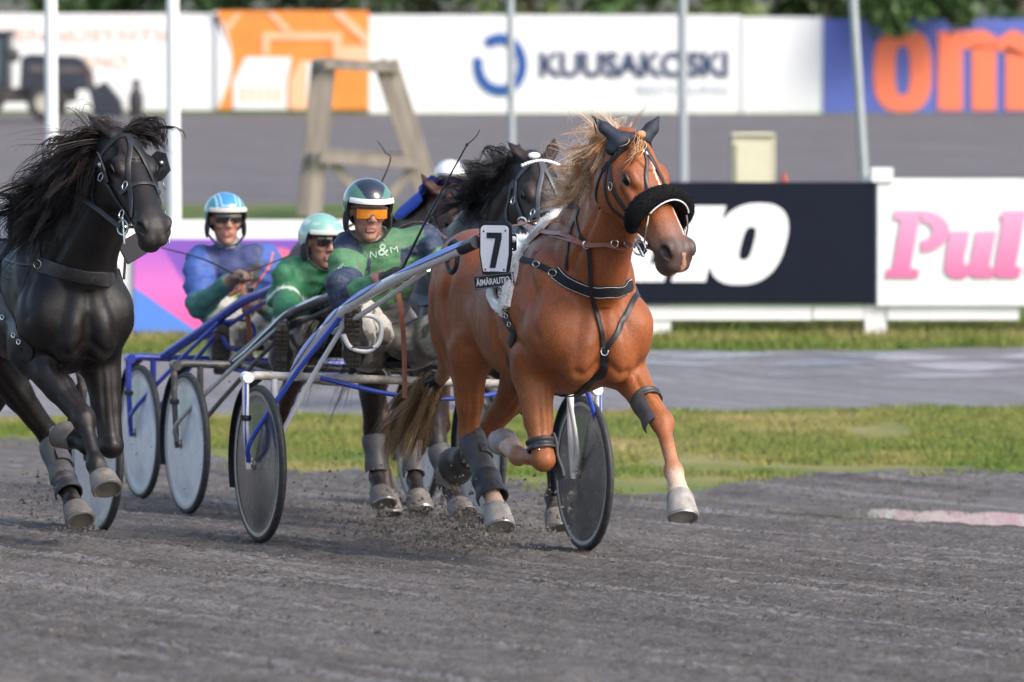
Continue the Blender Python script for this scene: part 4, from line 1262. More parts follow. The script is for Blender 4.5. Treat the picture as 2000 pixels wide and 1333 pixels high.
# ------------------------------------------------------------------ hair
m_hair = M('horse_hair', (1, 1, 1), rough=.5, spec=.35, var=.15, vs=30, attr=True)
def lock_curves(roots, dirs, length, sweep, n_each, spread, m=9, curl=.02, seed=0, droop=.0):
    """hair locks: start at roots along dirs, bend towards sweep, with waves"""
    r = np.random.default_rng(seed); out = []
    for p, d in zip(roots, dirs):
        for _ in range(n_each):
            L = length * r.uniform(.6, 1.15); d0 = nrm(np.asarray(d) + r.normal(0, .28, 3)); s0 = np.asarray(sweep) + r.normal(0, spread, 3)
            q = np.asarray(p) + r.normal(0, .012, 3); pts = [q]
            ph = r.uniform(0, 6.28); ax = nrm(r.normal(size=3)); w = r.uniform(.4, 1.4)
            for i in range(1, m):
                t = i / (m - 1)
                v = nrm(d0 * (1 - t) ** 1.5 + s0 * t ** .7 + np.array((0, 0, -droop)) * t * t)
                q = q + v * L / (m - 1) + ax * curl * math.cos(ph + t * 5 * w) * .35
                pts.append(q)
            out.append(pts)
    return np.array(out)

def hair(name, curves, r0, r1, cols, parent, seed=0, ng=None):
    r = np.random.default_rng(seed); n = len(curves)
    ng = ng or n; gi = np.arange(n) % ng
    c = (np.array(cols)[r.integers(0, len(cols), ng)] * r.uniform(.75, 1.2, (ng, 1)))[gi] * r.uniform(.85, 1.15, (n, 1))
    return strands(name, curves, r.uniform(r0, r1, n), m_hair, parent, 3, c)

def clump(guides, kids, spread, seed=0, tip=.35, jit=.004):
    """each guide curve becomes a lock of strands that draw together towards the tip"""
    r = np.random.default_rng(seed); Gd = np.asarray(guides); n, m, _ = Gd.shape; out = []
    t = np.linspace(0, 1, m)[None, :, None]
    for k in range(kids):
        off = r.normal(0, spread, (n, 1, 3)) * (1 - (1 - tip) * t); ln = r.uniform(.75, 1.08, (n, 1, 1))
        wav = r.normal(0, jit, (n, 1, 3)) * np.sin(t * 7 + r.uniform(0, 6, (n, 1, 1))) * t
        out.append(Gd[:, :1] + (Gd - Gd[:, :1]) * ln + off + wav)
    return np.concatenate(out)
# ================================================================== THE CHESTNUT (number 7)
FR1 = Fr(-.402, 30.0, 0.0, 20)
q = FR1.px
P1 = dict(poll=q(1224, 282, 2.56), nose=q(1327, 496, 2.90), ear_r=None, ear_l=None)
P1['neck'] = [(1.86, 0, 1.24), (2.18, .0, 1.42), (2.34, .01, 1.58), (2.46, .02, 1.71), (2.55, .03, 1.80)]
P1['rf'] = [(2.14, -.17, 1.09), (1.93, -.185, .90), q(1061, 898, 2.07), q(1012, 893, 1.80), q(994, 872, 1.69), q(982, 852, 1.60)]
P1['lf'] = [(2.16, .17, 1.09), (2.02, .185, .92), q(1292, 824, 2.38), q(1316, 920, 2.56), q(1327, 966, 2.64), q(1331, 1014, 2.70)]
P1['rh'] = [(.98, -.15, 1.16), (1.20, -.20, .96), q(916, 848, 1.05), q(956, 952, 1.28), q(969, 992, 1.36), q(974, 1034, 1.42)]
P1['lh'] = [(.98, .15, 1.16), (1.10, .19, .94), q(954, 838, .50), q(922, 893, .22), q(902, 905, .13), q(876, 918, .03)]
H1 = horse_field(P1)

def col_chestnut(H):
    V, I, hc = H.V, H.I, H.hc
    c = np.tile(np.array((.275, .080, .024)), (len(V), 1))
    n1 = vnoise(V, 5, 21)
    c *= (1 + .14 * n1)[:, None]
    trunk = np.isin(I, (1, 2, 4, 6))
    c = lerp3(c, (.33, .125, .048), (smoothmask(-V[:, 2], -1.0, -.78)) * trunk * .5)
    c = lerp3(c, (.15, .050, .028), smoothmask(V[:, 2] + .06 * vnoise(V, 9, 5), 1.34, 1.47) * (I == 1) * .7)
    c = lerp3(c, (.16, .050, .022), sstep(.15, .75, vnoise(V * (1, 1.5, .6), 6, 77)) * np.isin(I, (1, 2, 6)) * .55)
    for key, pale in (('rf', .8), ('lf', .8), ('rh', .75), ('lh', .2)):
        kn, fe, co = [np.asarray(p) for p in H.P[key][2:5]]
        a = nrm(fe - kn); t = (V - kn) @ a / np.linalg.norm(fe - kn)
        near = np.minimum(np.linalg.norm(V - fe, axis=1), np.linalg.norm(V - co, axis=1)) < .30
        low = np.isin(I, (5, 7)) & near
        c = lerp3(c, (.40, .20, .11), smoothmask(t + .2 * vnoise(V, 20, 9), .1, .8) * low * .8)
        d2 = (V - fe) @ nrm(co - fe)
        c = lerp3(c, (.62, .46, .36), smoothmask(d2, -.01, .05) * low * pale)
    h = (I == 3)
    c = lerp3(c, (.075, .055, .050), h * smoothmask(hc[:, 0] + .03 * vnoise(V, 22, 3), .46, .55) * .92)
    c = lerp3(c, (.20, .115, .085), h * smoothmask(hc[:, 0], .38, .48) * (1 - smoothmask(hc[:, 0], .48, .53)) * .6)
    bl = np.abs(hc[:, 1] - .014) < (.009 + .004 * np.sin(hc[:, 0] * 20))
    c = lerp3(c, (.75, .68, .62), ((h & bl & (hc[:, 0] > .15) & (hc[:, 0] < .30) & (hc[:, 2] > .0)) | (h & (np.abs(hc[:, 1] - .040) < .006) & (hc[:, 0] > .36) & (hc[:, 0] < .50) & (hc[:, 2] > .0))) * .8)
    c = lerp3(c, (.55, .28, .20), (h & (np.abs(hc[:, 1] - .008 - .1 * (hc[:, 0] - .58)) < .009) & (hc[:, 0] > .55) & (hc[:, 2] < .02)) * .85)
    eye = np.exp(-(((hc[:, 0] - .195) / .045) ** 2 + ((hc[:, 2] - .018) / .035) ** 2)) * h
    c = lerp3(c, (.11, .045, .025), eye * .55)
    nst = np.exp(-(((hc[:, 0] - .566) / .030) ** 2 + ((np.abs(hc[:, 1]) - .074) / .024) ** 2 + ((hc[:, 2] - .006) / .024) ** 2)) * h
    c = lerp3(c, (.018, .012, .012), np.clip(nst * 1.3, 0, 1))
    # sweat foam flecks on the breast
    return np.clip(c, .004, 1)
H1.lid_mat = M('eyelid_brown', (.10, .045, .03), rough=.5)
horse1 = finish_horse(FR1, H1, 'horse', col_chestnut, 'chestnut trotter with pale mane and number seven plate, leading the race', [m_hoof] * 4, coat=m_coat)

# ------------------------------------------------------------------ tack helpers
CAMW = np.array([0, 0, HC])
def to_local(fr, p):
    d = np.asarray(p, float) - np.array([fr.ax, fr.ay, fr.az])
    return np.array([d[0] * fr.s - d[1] * fr.c, d[0] * fr.c + d[1] * fr.s, d[2]])
def hit(fr, H, u, v):
    """surface point of the horse seen at pixel (u,v)"""
    o = to_local(fr, CAMW); w = np.array([(u - 1000) / FPX, 1.0, -(v - VH) / FPX]) * 30 + CAMW
    d = nrm(to_local(fr, w) - o)
    r = H.bvh.ray_cast(Vector(o), Vector(d))
    if r[0] is None:
        q_ = H.bvh.find_nearest(Vector(o + d * 28.3)); return np.array(q_[0])
    return np.array(r[0])
def skin_strap(fr, H, pix, width, mat, name='strap', th=.004, extra0=(), extra1=(), n=40, off=.002, parent=None, tube=None):
    pts = [np.asarray(p, float) for p in extra0] + [hit(fr, H, u, v) for (u, v) in pix] + [np.asarray(p, float) for p in extra1]
    C = spline(pts, n); Pn, Nn = snap(H.bvh, C, off)
    g = G()
    if tube: g.tube(Pn + Nn * tube, tube, 8)
    else: g.ribbon(Pn, Nn, width, th)
    return g.build(name, mat, parent or H.o), Pn, Nn
def edge_lines(Pn, Nn, width, mat, parent, r=.0022, name='piping'):
    T = np.gradient(Pn, axis=0); g = G()
    for s_ in (-1, 1):
        E_ = np.array([p + nrm(np.cross(n_, t)) * s_ * width * .43 + n_ * .0055 for p, n_, t in zip(Pn, Nn, T)])
        g.tube(E_, r, 5)
    return g.build(name, mat, parent)
def ring(c, nrm_, r, t, mat, parent, name='ring', flat=1.0, n=22, up=None):
    a = nrm(nrm_); u_ = nrm(np.cross(a, (0.01, 0, 1) if up is None else up)); w_ = np.cross(a, u_)
    pts = [np.asarray(c) + r * (math.cos(k) * u_ + math.sin(k) * w_ * flat) for k in np.linspace(0, 2 * math.pi, n, endpoint=False)]
    return G().tube(pts, t, 7, closed=True).build(name, mat, parent)
m_black = M('black_strap', (.014, .015, .019), rough=.45, var=.2, vs=20, dirt=((.10, .09, .08), .66, .9, 30))
m_blk_web = M('black_webbing', (.012, .013, .018), rough=.75, var=.2, vs=40)
m_pipe = M('white_piping', (.75, .75, .76), rough=.5)
m_brown = M('brown_leather', (.27, .095, .050), rough=.42, var=.25, vs=25)
m_steel = M('bright_steel', (.62, .62, .60), rough=.22, metal=1.0, var=.06)
m_fleece = M('white_fleece', (.88, .86, .82), rough=.95, var=.08, vs=60, bump=.25, bs=160)
m_blackfur = M('black_fleece', (.006, .006, .008), rough=.95, spec=.2, var=.3, vs=90, bump=.4, bs=220)
m_boot = M('grey_boot', (.062, .060, .062), rough=.5, var=.2, vs=9, dirt=((.15, .13, .12), .52, .80, 12))
m_boot_d = M('black_boot', (.030, .030, .034), rough=.5, var=.3, vs=16, dirt=((.16, .14, .13), .58, .8, 24))
m_ear = M('ear_hood_cloth', (.013, .018, .034), rough=.65, var=.2, vs=40, bump=.25, bs=300)
m_orange = M('orange_tape', (.70, .16, .03), rough=.5)

f, H, h = FR1, H1, horse1
hw = H1.hw
# breast strap with white piping
_, Pn, Nn = skin_strap(f, H, [(1085, 533), (1114, 553), (1142, 565), (1170, 571), (1199, 570), (1228, 561), (1246, 549)], .060, m_blk_web, 'breast_strap', .006,
                       extra1=[(2.10, .27, 1.24), (1.95, .28, 1.24)], n=44)
edge_lines(Pn, Nn, .060, m_pipe, h)
skin_strap(f, H, [(1003, 503), (1030, 510), (1058, 521), (1086, 534)], .026, m_blk_web, 'trace_strap', .004)
for (u, v) in ((1050, 516), (1082, 533)):
    c_ = hit(f, H, u, v); ring(c_ + np.array((.012, -.012, 0)), (.6, -.8, 0), .017 if u < 1070 else .020, .0026, m_steel, h, 'buckle', .7)
# neck straps, martingale
skin_strap(f, H, [(1128, 407), (1118, 440), (1111, 470), (1108, 500), (1107, 528)], .022, m_black, 'neck_strap', extra0=[(1.98, 0, 1.56)])
skin_strap(f, H, [(1127, 410), (1126, 430), (1130, 452), (1146, 474)], .016, m_black, 'neck_strap')
_, Pa, _n_ = skin_strap(f, H, [(1152, 482), (1156, 540), (1163, 600), (1172, 645), (1180, 686)], .020, m_black, 'martingale_strap', off=.009)
skin_strap(f, H, [(1246, 556), (1226, 610), (1203, 655), (1182, 686)], .022, m_black, 'martingale_strap', off=.008)
skin_strap(f, H, [(1181, 683), (1180, 705), (1176, 730)], .032, m_black, 'martingale_strap', extra1=[(2.0, 0, .80), (1.8, 0, .76)], off=.006)
c_ = hit(f, H, 1180, 686); ring(c_ + np.array((.016, -.004, 0)), (.95, -.3, .1), .015, .003, m_steel, h, 'buckle', 1.2)
# girth under the belly
skin_strap(f, H, [(984, 606), (996, 636), (1004, 660)], .050, m_black, 'girth', .006, extra1=[(1.78, -.18, .86), (1.78, 0, .76), (1.78, .2, .86), (1.76, .30, 1.1)])
for (u, v) in ((987, 604), (992, 618), (998, 634)):
    c_ = hit(f, H, u, v); ring(c_ + np.array((.008, -.012, 0)), (.4, -.9, 0), .011, .0025, m_steel, h, 'buckle', .8, 12)
# white fleece pad over the withers
_, Pp, Np = skin_strap(f, H, [(1086, 416), (1052, 440), (1024, 472), (1009, 508), (1002, 545), (996, 578), (993, 602)], [.10, .12, .115, .09, .065, .05, .04], m_fleece, 'fleece_pad', .024,
                       extra0=[(1.75, .28, 1.30), (1.86, .10, 1.50)], n=50)
skin_strap(f, H, [(966, 560), (962, 580), (972, 596), (986, 606)], .040, m_fleece, 'fleece_pad', .018, n=20)
fz = []
for p_, n_ in zip(np.repeat(Pp, 46, 0), np.repeat(Np, 46, 0)):
    t_ = nrm(np.cross(n_, RNG.normal(size=3))); s_ = p_ + t_ * RNG.uniform(0, .050) + n_ * .022
    fz.append([s_, s_ + n_ * .006 + RNG.normal(0, .003, 3), s_ + n_ * .010 + RNG.normal(0, .006, 3)])
strands('fleece_fibres', np.array(fz), np.full(len(fz), .0014), m_fleece, h, 3)
G().box(hit(f, H, 1066, 412) + np.array((0, 0, .01)), (.05, .03, .012), bev=.004).build('orange_tape', m_orange, h)
# saddle tree with terret ring
sd = hit(f, H, 1022, 448)
skin_strap(f, H, [(1034, 432), (1018, 446), (1003, 470), (992, 505), (985, 540), (983, 575)], .040, m_black, 'saddle', .012, extra0=[(1.72, .24, 1.36), (1.76, .06, 1.47)], n=40)
ring(sd + np.array((.01, -.01, .035)), (.8, -.6, 0), .018, .0035, m_steel, h, 'terret_ring')
for k in range(7):
    ring(sd + np.array((-.01 - .004 * k, .01 + .018 * k, .03)), (RNG.uniform(-1, 1), RNG.uniform(-1, 1), .3), .010, .003, m_steel if k % 2 else m_black, h, 'saddle_chain', .8, 12)

# number plate and name plate
ux = nrm((.75, .66, 0)); nz_ = np.cross(ux, UZ)
pc = f.px(967, 488, 1.80); sw = .077; sh_ = .118
def plate_poly(k):
    w_, h_ = sw * k, sh_ * (k - (1 - 1) * 0)
    o_ = []
    for i in range(8): a = math.pi / 2 * i / 7; o_.append((w_ - .022 + .022 * math.cos(a), h_ - .022 + .022 * math.sin(a)))
    o_ = o_[::1]; L_ = [(-x, y) for (x, y) in o_[::-1]]
    return o_ + L_ + [(-w_, -.02), (-w_ * .80, -h_ + .01), (w_ * .80, -h_ + .01), (w_, -.02)]
m_plate = M('plate_white', (.82, .82, .84), rough=.35, var=.03); m_pblk = M('plate_black', (.012, .014, .022), rough=.4)
npl = G().prism(plate_poly(1.0), pc - nz_ * .012, ux, UZ, .012).build('number_plate', m_pblk, h, smooth=False)
G().prism(plate_poly(.88), pc + nz_ * .002, ux, UZ, .004).build('plate_face', m_plate, npl, smooth=False)
G().prism([(-.036, .073), (.036, .073), (.036, .050), (.006, -.078), (-.022, -.078), (.006, .049), (-.036, .049)][::-1], pc + nz_ * .0075, ux, UZ, .002).build('numeral_seven', m_pblk, npl, smooth=False)
for (a, b) in ((-.052, .078), (.054, .082), (-.044, -.085), (.046, -.085)):
    G().ell(pc + ux * a + UZ * b + nz_ * .007, .0042, None, 8, 6).build('plate_screw', m_pblk, npl)
G().box(pc - UZ * .092 + nz_ * .0065, (.045, .001, .003), np.stack([ux, -nz_, UZ], 1)).build('plate_print', m_gy if 'm_gy' in globals() else m_steel, npl)
tl_ = math.radians(7); ux2 = nrm(ux * math.cos(tl_) + UZ * math.sin(tl_)); uy2 = np.cross(nz_, ux2)
nc = f.px(966, 549, 1.80)
nm = G().prism([(-.098, -.029), (.094, -.029), (.094, .029), (-.098, .029)], nc - nz_ * .004, ux2, uy2, .012).build('name_plate', m_pblk, h, smooth=False)
g = G()
for (a, b) in (((-.096, -.026), (.092, -.026)), ((.092, -.026), (.092, .026)), ((.092, .026), (-.096, .026)), ((-.096, .026), (-.096, -.026))):
    g.tube([nc + nz_ * .0085 + ux2 * a[0] + uy2 * a[1], nc + nz_ * .0085 + ux2 * b[0] + uy2 * b[1]], .0013, 5)
g.build('plate_rim', m_steel, nm)
text_mesh('name_lettering', 'ÄIMÄRAUTIO', .038, m_pipe, nm, nc + nz_ * .0085 - ux2 * .086 - uy2 * .015, ux2, uy2, width=.164, bold=.0005, extrude=.001)
# plate bracket and lamp beside it
G().tube([pc - nz_ * .02, pc - nz_ * .09 + UZ * .0], .012, 8).build('plate_bracket', m_pblk, npl)
G().box(f.px(1001, 474, 1.80), (.030, .03, .075), np.stack([ux, -nz_, UZ], 1), bev=.006).build('shaft_holder', m_pblk, h)
G().ell(f.px(1003, 468, 1.83), (.014, .014, .014)).build('holder_knob', m_plate, h)
G().ell(f.px(1000, 488, 1.83), (.008, .008, .008)).build('holder_bolt', m_steel, h)

# --- bridle
def hstrap(pts, width, mat, name, th=.004, n=26, off=.002):
    C = spline([hw(*p) for p in pts], n); Pn, Nn = snap(H.bvh, C, off)
    o = G().ribbon(Pn, Nn, width, th).build(name, mat, h); return o, Pn, Nn
br = [(.075, -.115, -.08), (.055, -.10, .02), (.045, -.06, .07), (.04, 0, .085), (.045, .06, .07), (.055, .10, .02), (.075, .115, -.08)]
_, Pb, Nb = hstrap(br, .020, m_black, 'browband', .006, 44)
g = G()                                                                       # plaited cord along the browband
for k in range(2):
    g.tube(np.array([p + n_ * (.008 + .003 * math.sin(i * 1.3 + k * math.pi)) + H.R[:, 0] * .005 * math.cos(i * 1.3 + k * math.pi) for i, (p, n_) in enumerate(zip(Pb, Nb))]), .0055, 6)
g.build('browband_cord', m_blk_web, h)
for s_ in (-1, 1):
    hstrap([(.07, s_ * .12, -.03), (.17, s_ * .125, -.07), (.28, s_ * .11, -.08), (.38, s_ * .10, -.07)], .018, m_black, 'cheek_strap')
    hstrap([(.07, s_ * .12, -.05), (.16, s_ * .13, -.12), (.27, s_ * .11, -.15), (.36, s_ * .10, -.11)], .014, m_black, 'cheek_strap')
    hstrap([(.05, s_ * .11, -.05), (.10, s_ * .115, -.16), (.15, s_ * .06, -.25)], .016, m_black, 'throat_latch')
    hstrap([(.04, s_ * .006, .09), (.14, s_ * .012, .09), (.22, s_ * .045, .08), (.30, s_ * .072, .065), (.36, s_ * .082, .05)], .016, m_black, 'face_strap')
    ring(H.hw(.165, s_ * .122, -.072), H.R[:, 1] * s_, .013, .0024, m_steel, h, 'buckle', 1.3, 14)
    ring(H.hw(.34, s_ * .088, .062), H.R[:, 2], .012, .0024, m_steel, h, 'buckle', 1.3, 14)
# sheepskin shadow roll over the nose
def arch(x0, x1, ry, rz, cz, a0, n=30):
    out = []
    for a in np.linspace(-a0, a0, n):
        t = abs(a) / a0
        out.append(hw(x0 + (x1 - x0) * t ** 1.5, ry * math.sin(a), cz + rz * math.cos(a)))
    return np.array(out)
rl = arch(.325, .385, .132, .108, -.020, math.radians(112), 40)
g = G().tube(rl, [.026, .040, .043, .040, .037, .040, .043, .040, .026], 18)
for e_ in (rl[0], rl[-1]): g.ell(e_, .030)
roll = g.build('shadow_roll', m_blackfur, h)
fz = []
T_ = np.gradient(rl, axis=0)
for i in RNG.integers(0, len(rl), 2600):
    t_ = nrm(T_[i]); n_ = nrm(np.cross(t_, RNG.normal(size=3))); rr_ = np.interp(i / (len(rl) - 1), np.linspace(0, 1, 9), [.026, .040, .043, .040, .037, .040, .043, .040, .026])
    s_ = rl[i] + t_ * RNG.uniform(-.006, .006) + n_ * rr_ * .97
    fz.append([s_, s_ + n_ * .002 + RNG.normal(0, .001, 3), s_ + n_ * .004 + RNG.normal(0, .002, 3)])
strands('roll_fibres', np.array(fz), np.full(len(fz), .0015), m_blackfur, roll, 3)
G().tube(arch(.375, .40, .115, .112, -.010, math.radians(62), 24) + H.R[:, 2] * .008, .0032, 7).build('nose_band_piping', m_pipe, h)
for s_ in (-1, 1):
    G().tube(spline([hw(.40, s_ * .100, .035), hw(.44, s_ * .108, .0), hw(.47, s_ * .106, -.045), hw(.48, s_ * .10, -.07)], 14), .0036, 7).build('bit_shank', m_steel, h)
    c_ = hw(.475, s_ * .112, -.085)
    ring(c_, H.R[:, 1] * s_ + np.array((.3, 0, 0)), .032, .0042, m_steel, h, 'bit_ring', .9)
    G().tube([hw(.43, s_ * .11, -.085), hw(.52, s_ * .11, -.085)], .005, 8).build('bit_bar', m_steel, h)
    G().box(hw(.485, s_ * .104, -.08), (.05, .012, .045), H.R, bev=.003).build('bit_plate', m_black, h)
G().tube([hw(.475, -.10, -.078), hw(.478, .10, -.078)], .0065, 8).build('bit_mouthpiece', m_steel, h)
hstrap([(.47, -.11, -.10), (.47, 0, -.16), (.47, .11, -.10)], .014, m_black, 'chin_strap')
# reins: terret -> bit (brown) on both sides
def lift_pts(pts, n, off=.012):
    """spline kept outside the horse's skin"""
    C = spline(pts, n)
    for i in range(n):
        l_, n_, _, d_ = H.bvh.find_nearest(Vector(C[i])); l_, n_ = np.array(l_), np.array(n_)
        if np.dot(C[i] - l_, n_) < off: C[i] = l_ + n_ * off
    return C
rr = [hw(.475, -.145, -.085), hit(f, H, 1222, 476), hit(f, H, 1190, 476), hit(f, H, 1152, 478), hit(f, H, 1100, 458), hit(f, H, 1040, 441), sd + np.array((.01, -.02, .03))]
C = lift_pts(rr, 50, .014); G().ribbon(C, np.tile((.5, -.7, .5), (len(C), 1)), .020, .004).build('rein', m_brown, h)
C = lift_pts([rr[3] + (0, 0, -.012), hit(f, H, 1100, 466), hit(f, H, 1040, 450), sd + np.array((.01, -.03, .01))], 24, .010); G().ribbon(C, np.tile((.5, -.7, .5), (len(C), 1)), .014, .004).build('rein', m_brown, h)
for (u, v, F_) in ((1205, 476, 2.64), (1150, 478, 2.36)):
    ring(hit(f, H, u, v) + np.array((.014, -.016, 0)), (1, 0, 0), .016, .003, m_steel, h, 'rein_buckle', 1.0, 14)
G().box(hit(f, H, 1226, 475) + np.array((.014, -.02, 0)), (.05, .01, .018), np.stack([nrm(rr[0] - rr[1]), LAX, UZ], 1), bev=.003).build('rein_clasp', m_steel, h)
G().ribbon(spline([hw(.475, .145, -.085), (2.55, .24, 1.42), (2.2, .26, 1.42), (1.86, .12, 1.50)], 24), np.tile((0, 1., .3), (24, 1)), .020, .004).build('rein', m_brown, h)
# ear hoods and the cap between them
fe_ = Field(np.arange(H.poll[0] - .25, H.poll[0] + .25, .006), np.arange(H.poll[1] - .30, H.poll[1] + .25, .006), np.arange(H.poll[2] - .15, H.poll[2] + .25, .006))
for (tip, s_) in ((f.px(1157, 227, 2.52), -1), (f.px(1288, 227, 2.56), 1)):
    b0 = hw(.005, s_ * .060, .035); mid = b0 * .5 + tip * .5 + H.R[:, 1] * s_ * .006
    fe_.cone(b0, mid, .036, .029, .02, 1, flat=(H.R[:, 2], .8)); fe_.cone(mid, tip, .029, .005, .012, 1, flat=(H.R[:, 2], .75))
    fe_.cone(hw(.0, s_ * .03, .03), hw(.02, s_ * .085, -.005), .030, .028, .03, 1)
fe_.ell(hw(.005, 0, .030), (.030, .080, .034), R=H.R, k=.025, pid=1)
Vv, Ff, _i = fe_.nets(1); mesh_np('ear_hood', Vv, Ff, m_ear, h)
G().tube(spline([f.px(1160, 240, 2.50), f.px(1168, 275, 2.47), f.px(1178, 292, 2.46)], 8), .003, 6).build('ear_cord', m_black, h)
# forelock: a tied knot and a loose wisp with a white clip
lc = [(.62, .36, .17), (.70, .46, .26), (.52, .26, .11)]
kn = hw(.030, -.004, .105)
G().ell(kn, (.018, .022, .018)).build('forelock_knot', M('forelock_knot_hair', (.50, .25, .12), rough=.55, var=.3, vs=60), h)
hair('forelock', lock_curves([hw(.05, -.02, .09)] * 14, [H.R[:, 0]] * 14, .13, H.R[:, 0] * .5 - H.R[:, 1] * 1.0, 3, .12, curl=.01, seed=3), .0012, .0024, lc, h, 4)
for k in range(2): G().ell(hw(.10 + .014 * k, -.014 + .010 * k, .086), (.013, .007, .006), H.R).build('white_clip', m_pipe, h)

# --- mane streaming back
cr = spline([hw(-.03, 0, .03), (2.44, .03, 1.86), (2.30, .02, 1.76), (2.16, .01, 1.66), (2.02, 0, 1.57)], 46)
roots = [p + np.array((0, -.01, .0)) for p in cr]
dirs = [np.array((-.25, -.35, .9)) for _ in cr]
up_ = list(range(5, 30)); lo_ = list(range(28, 42))
A_ = lock_curves([roots[i] for i in up_], [np.array((-.35, -.70, .75))] * len(up_), .145, np.array((-.30, -.85, -.75)), 6, .20, 11, .06, 1, droop=1.1)
B_ = lock_curves([roots[i] for i in lo_], [np.array((-.3, -.7, .5))] * len(lo_), .085, np.array((-.3, -.8, .2)), 6, .45, 11, .06, 2, droop=.0)
GA = np.concatenate([A_, B_])
hair('mane', clump(GA, 20, .010, 3), .0008, .0020, [(.74, .43, .21), (.86, .60, .38), (.52, .23, .085), (.80, .52, .30)], h, 5, ng=len(GA))
C_ = lock_curves([roots[i] for i in up_ + lo_], [np.array((-.25, -.55, .95))] * (len(up_) + len(lo_)), .135, np.array((-.30, -.85, -.45)), 4, .5, 13, .09, 6, droop=.8)
hair('mane', clump(C_, 9, .007, 4, .5, .008), .0004, .0009, [(.88, .66, .46), (.90, .74, .58), (.76, .49, .28)], h, 6, ng=len(C_))
# --- tail: dock wrapped, then a loose switch blown to the left
dock = spline([(.76, 0, 1.33), (.62, -.02, 1.22), (.50, -.06, .98), f.px(868, 728, .42), f.px(838, 752, .32)], 20)
G().tube(dock, [.050, .050, .042, .034, .030], 10).build('tail_dock', M('tail_dock_hair', (.30, .16, .085), rough=.6, var=.3, vs=40), h)
G().tube(dock[-4:], .036, 10).build('tail_strap', m_black, h)
tr = [dock[-1] + RNG.normal(0, .018, 3) for _ in range(70)]
tip = f.px(748, 880, -.02); tdir = nrm(tip - dock[-1])
tg = lock_curves(tr, [tdir] * 70, .42, tdir + np.array((0, 0, -.25)), 2, .18, 12, .03, 8, droop=.15)
hair('tail', clump(tg, 14, .010, 7, .6, .006), .0009, .0019, [(.40, .28, .16), (.52, .40, .27), (.24, .14, .075)], h, 9, ng=len(tg))

# --- leg boots
def leg_shell(name, a, b, r0, r1, mat, off=0, parent=None, arc=math.pi, ang=0.0, th=.006):
    """curved guard lying round a leg segment from a to b, opening at the back"""
    a, b = np.asarray(a, float), np.asarray(b, float); d = nrm(b - a); fw = nrm(np.cross(d, LAX)); sdv = nrm(np.cross(fw, d))
    V, F = [], []; m_, n_ = 9, 15
    for i in range(m_):
        t = i / (m_ - 1); r = r0 + (r1 - r0) * t + .004 * math.sin(t * 9)
        for k in range(n_):
            an = ang - arc / 2 + arc * k / (n_ - 1)
            V.append(a + (b - a) * t + (fw * math.cos(an) + sdv * math.sin(an)) * r)
    nV = len(V)
    ctr = [a + (b - a) * (i / (m_ - 1)) for i in range(m_)]
    for i in range(m_):
        for k in range(n_): p_ = V[i * n_ + k]; V.append(p_ + nrm(p_ - ctr[i]) * th)
    for i in range(m_ - 1):
        for k in range(n_ - 1):
            q_ = (i * n_ + k, i * n_ + k + 1, (i + 1) * n_ + k + 1, (i + 1) * n_ + k); F.append(q_); F.append(tuple(nV + j for j in q_[::-1]))
    rim = [k for k in range(n_)] + [i * n_ + n_ - 1 for i in range(1, m_)] + [(m_ - 1) * n_ + k for k in range(n_ - 2, -1, -1)] + [i * n_ for i in range(m_ - 2, 0, -1)]
    for i in range(len(rim)): j = rim[(i + 1) % len(rim)]; F.append((rim[i], nV + rim[i], nV + j, j))
    return G().add(V, F).build(name, mat, parent)
rf, lf, rh, lh = [[np.asarray(p, float) for p in P1[k]] for k in ('rf', 'lf', 'rh', 'lh')]
ka = rf[1] * .10 + rf[2] * .90
leg_shell('knee_boot_band', rf[1] * .22 + rf[2] * .78, rf[1] * .10 + rf[2] * .90, .058, .056, m_boot_d, parent=h, arc=2 * math.pi * .98)
kb = leg_shell('knee_boot_cup', rf[1] * .26 + rf[2] * .74, rf[2] + np.array((.02, .02, -.085)), .058, .062, m_boot, parent=h, arc=1.5, ang=1.5)
for k in range(2): G().ell(hit(f, H, 1034 + 20 * k, 878) + np.array((.012, -.008, 0)), .006).build('boot_stud', m_steel, h)
ring(hit(f, H, 1036, 879) + np.array((.014, -.012, 0)), (.8, -.5, 0), .014, .003, m_steel, h, 'boot_buckle', .9, 14)
leg_shell('knee_boot_band', lf[1] * .40 + lf[2] * .60, lf[1] * .31 + lf[2] * .69, .062, .058, m_boot_d, parent=h, arc=2 * math.pi * .9)
leg_shell('knee_boot_cup', lf[1] * .40 + lf[2] * .60, lf[2] + np.array((.0, -.012, -.02)), .060, .054, m_boot, parent=h, arc=1.7, ang=-1.35)
hk, fe1, co1 = rh[2], rh[3], rh[4]
leg_shell('hind_shin_boot', hk * .86 + fe1 * .14, hk * .12 + fe1 * .88, .053, .046, m_boot, parent=h, arc=4.4, ang=.5, th=.008)
leg_shell('hind_shin_flap', hk * .98 + fe1 * .02, hk * .50 + fe1 * .50, .056, .056, m_boot, parent=h, arc=1.5, ang=.7, th=.006)
leg_shell('fetlock_boot', hk * .22 + fe1 * .78, fe1 * .45 + co1 * .55, .054, .062, m_boot_d, parent=h, arc=5.0, ang=.2, th=.008)
hk, fe1, co1, to1 = lh[2:6]
leg_shell('hind_shin_boot', hk * .75 + fe1 * .25, fe1, .052, .050, m_boot, parent=h, arc=5.6, ang=0, th=.008)
leg_shell('bell_boot', fe1 * .8 + co1 * .2, co1 * .45 + to1 * .55, .056, .082, m_boot, parent=h, arc=6.2, ang=0, th=.006)
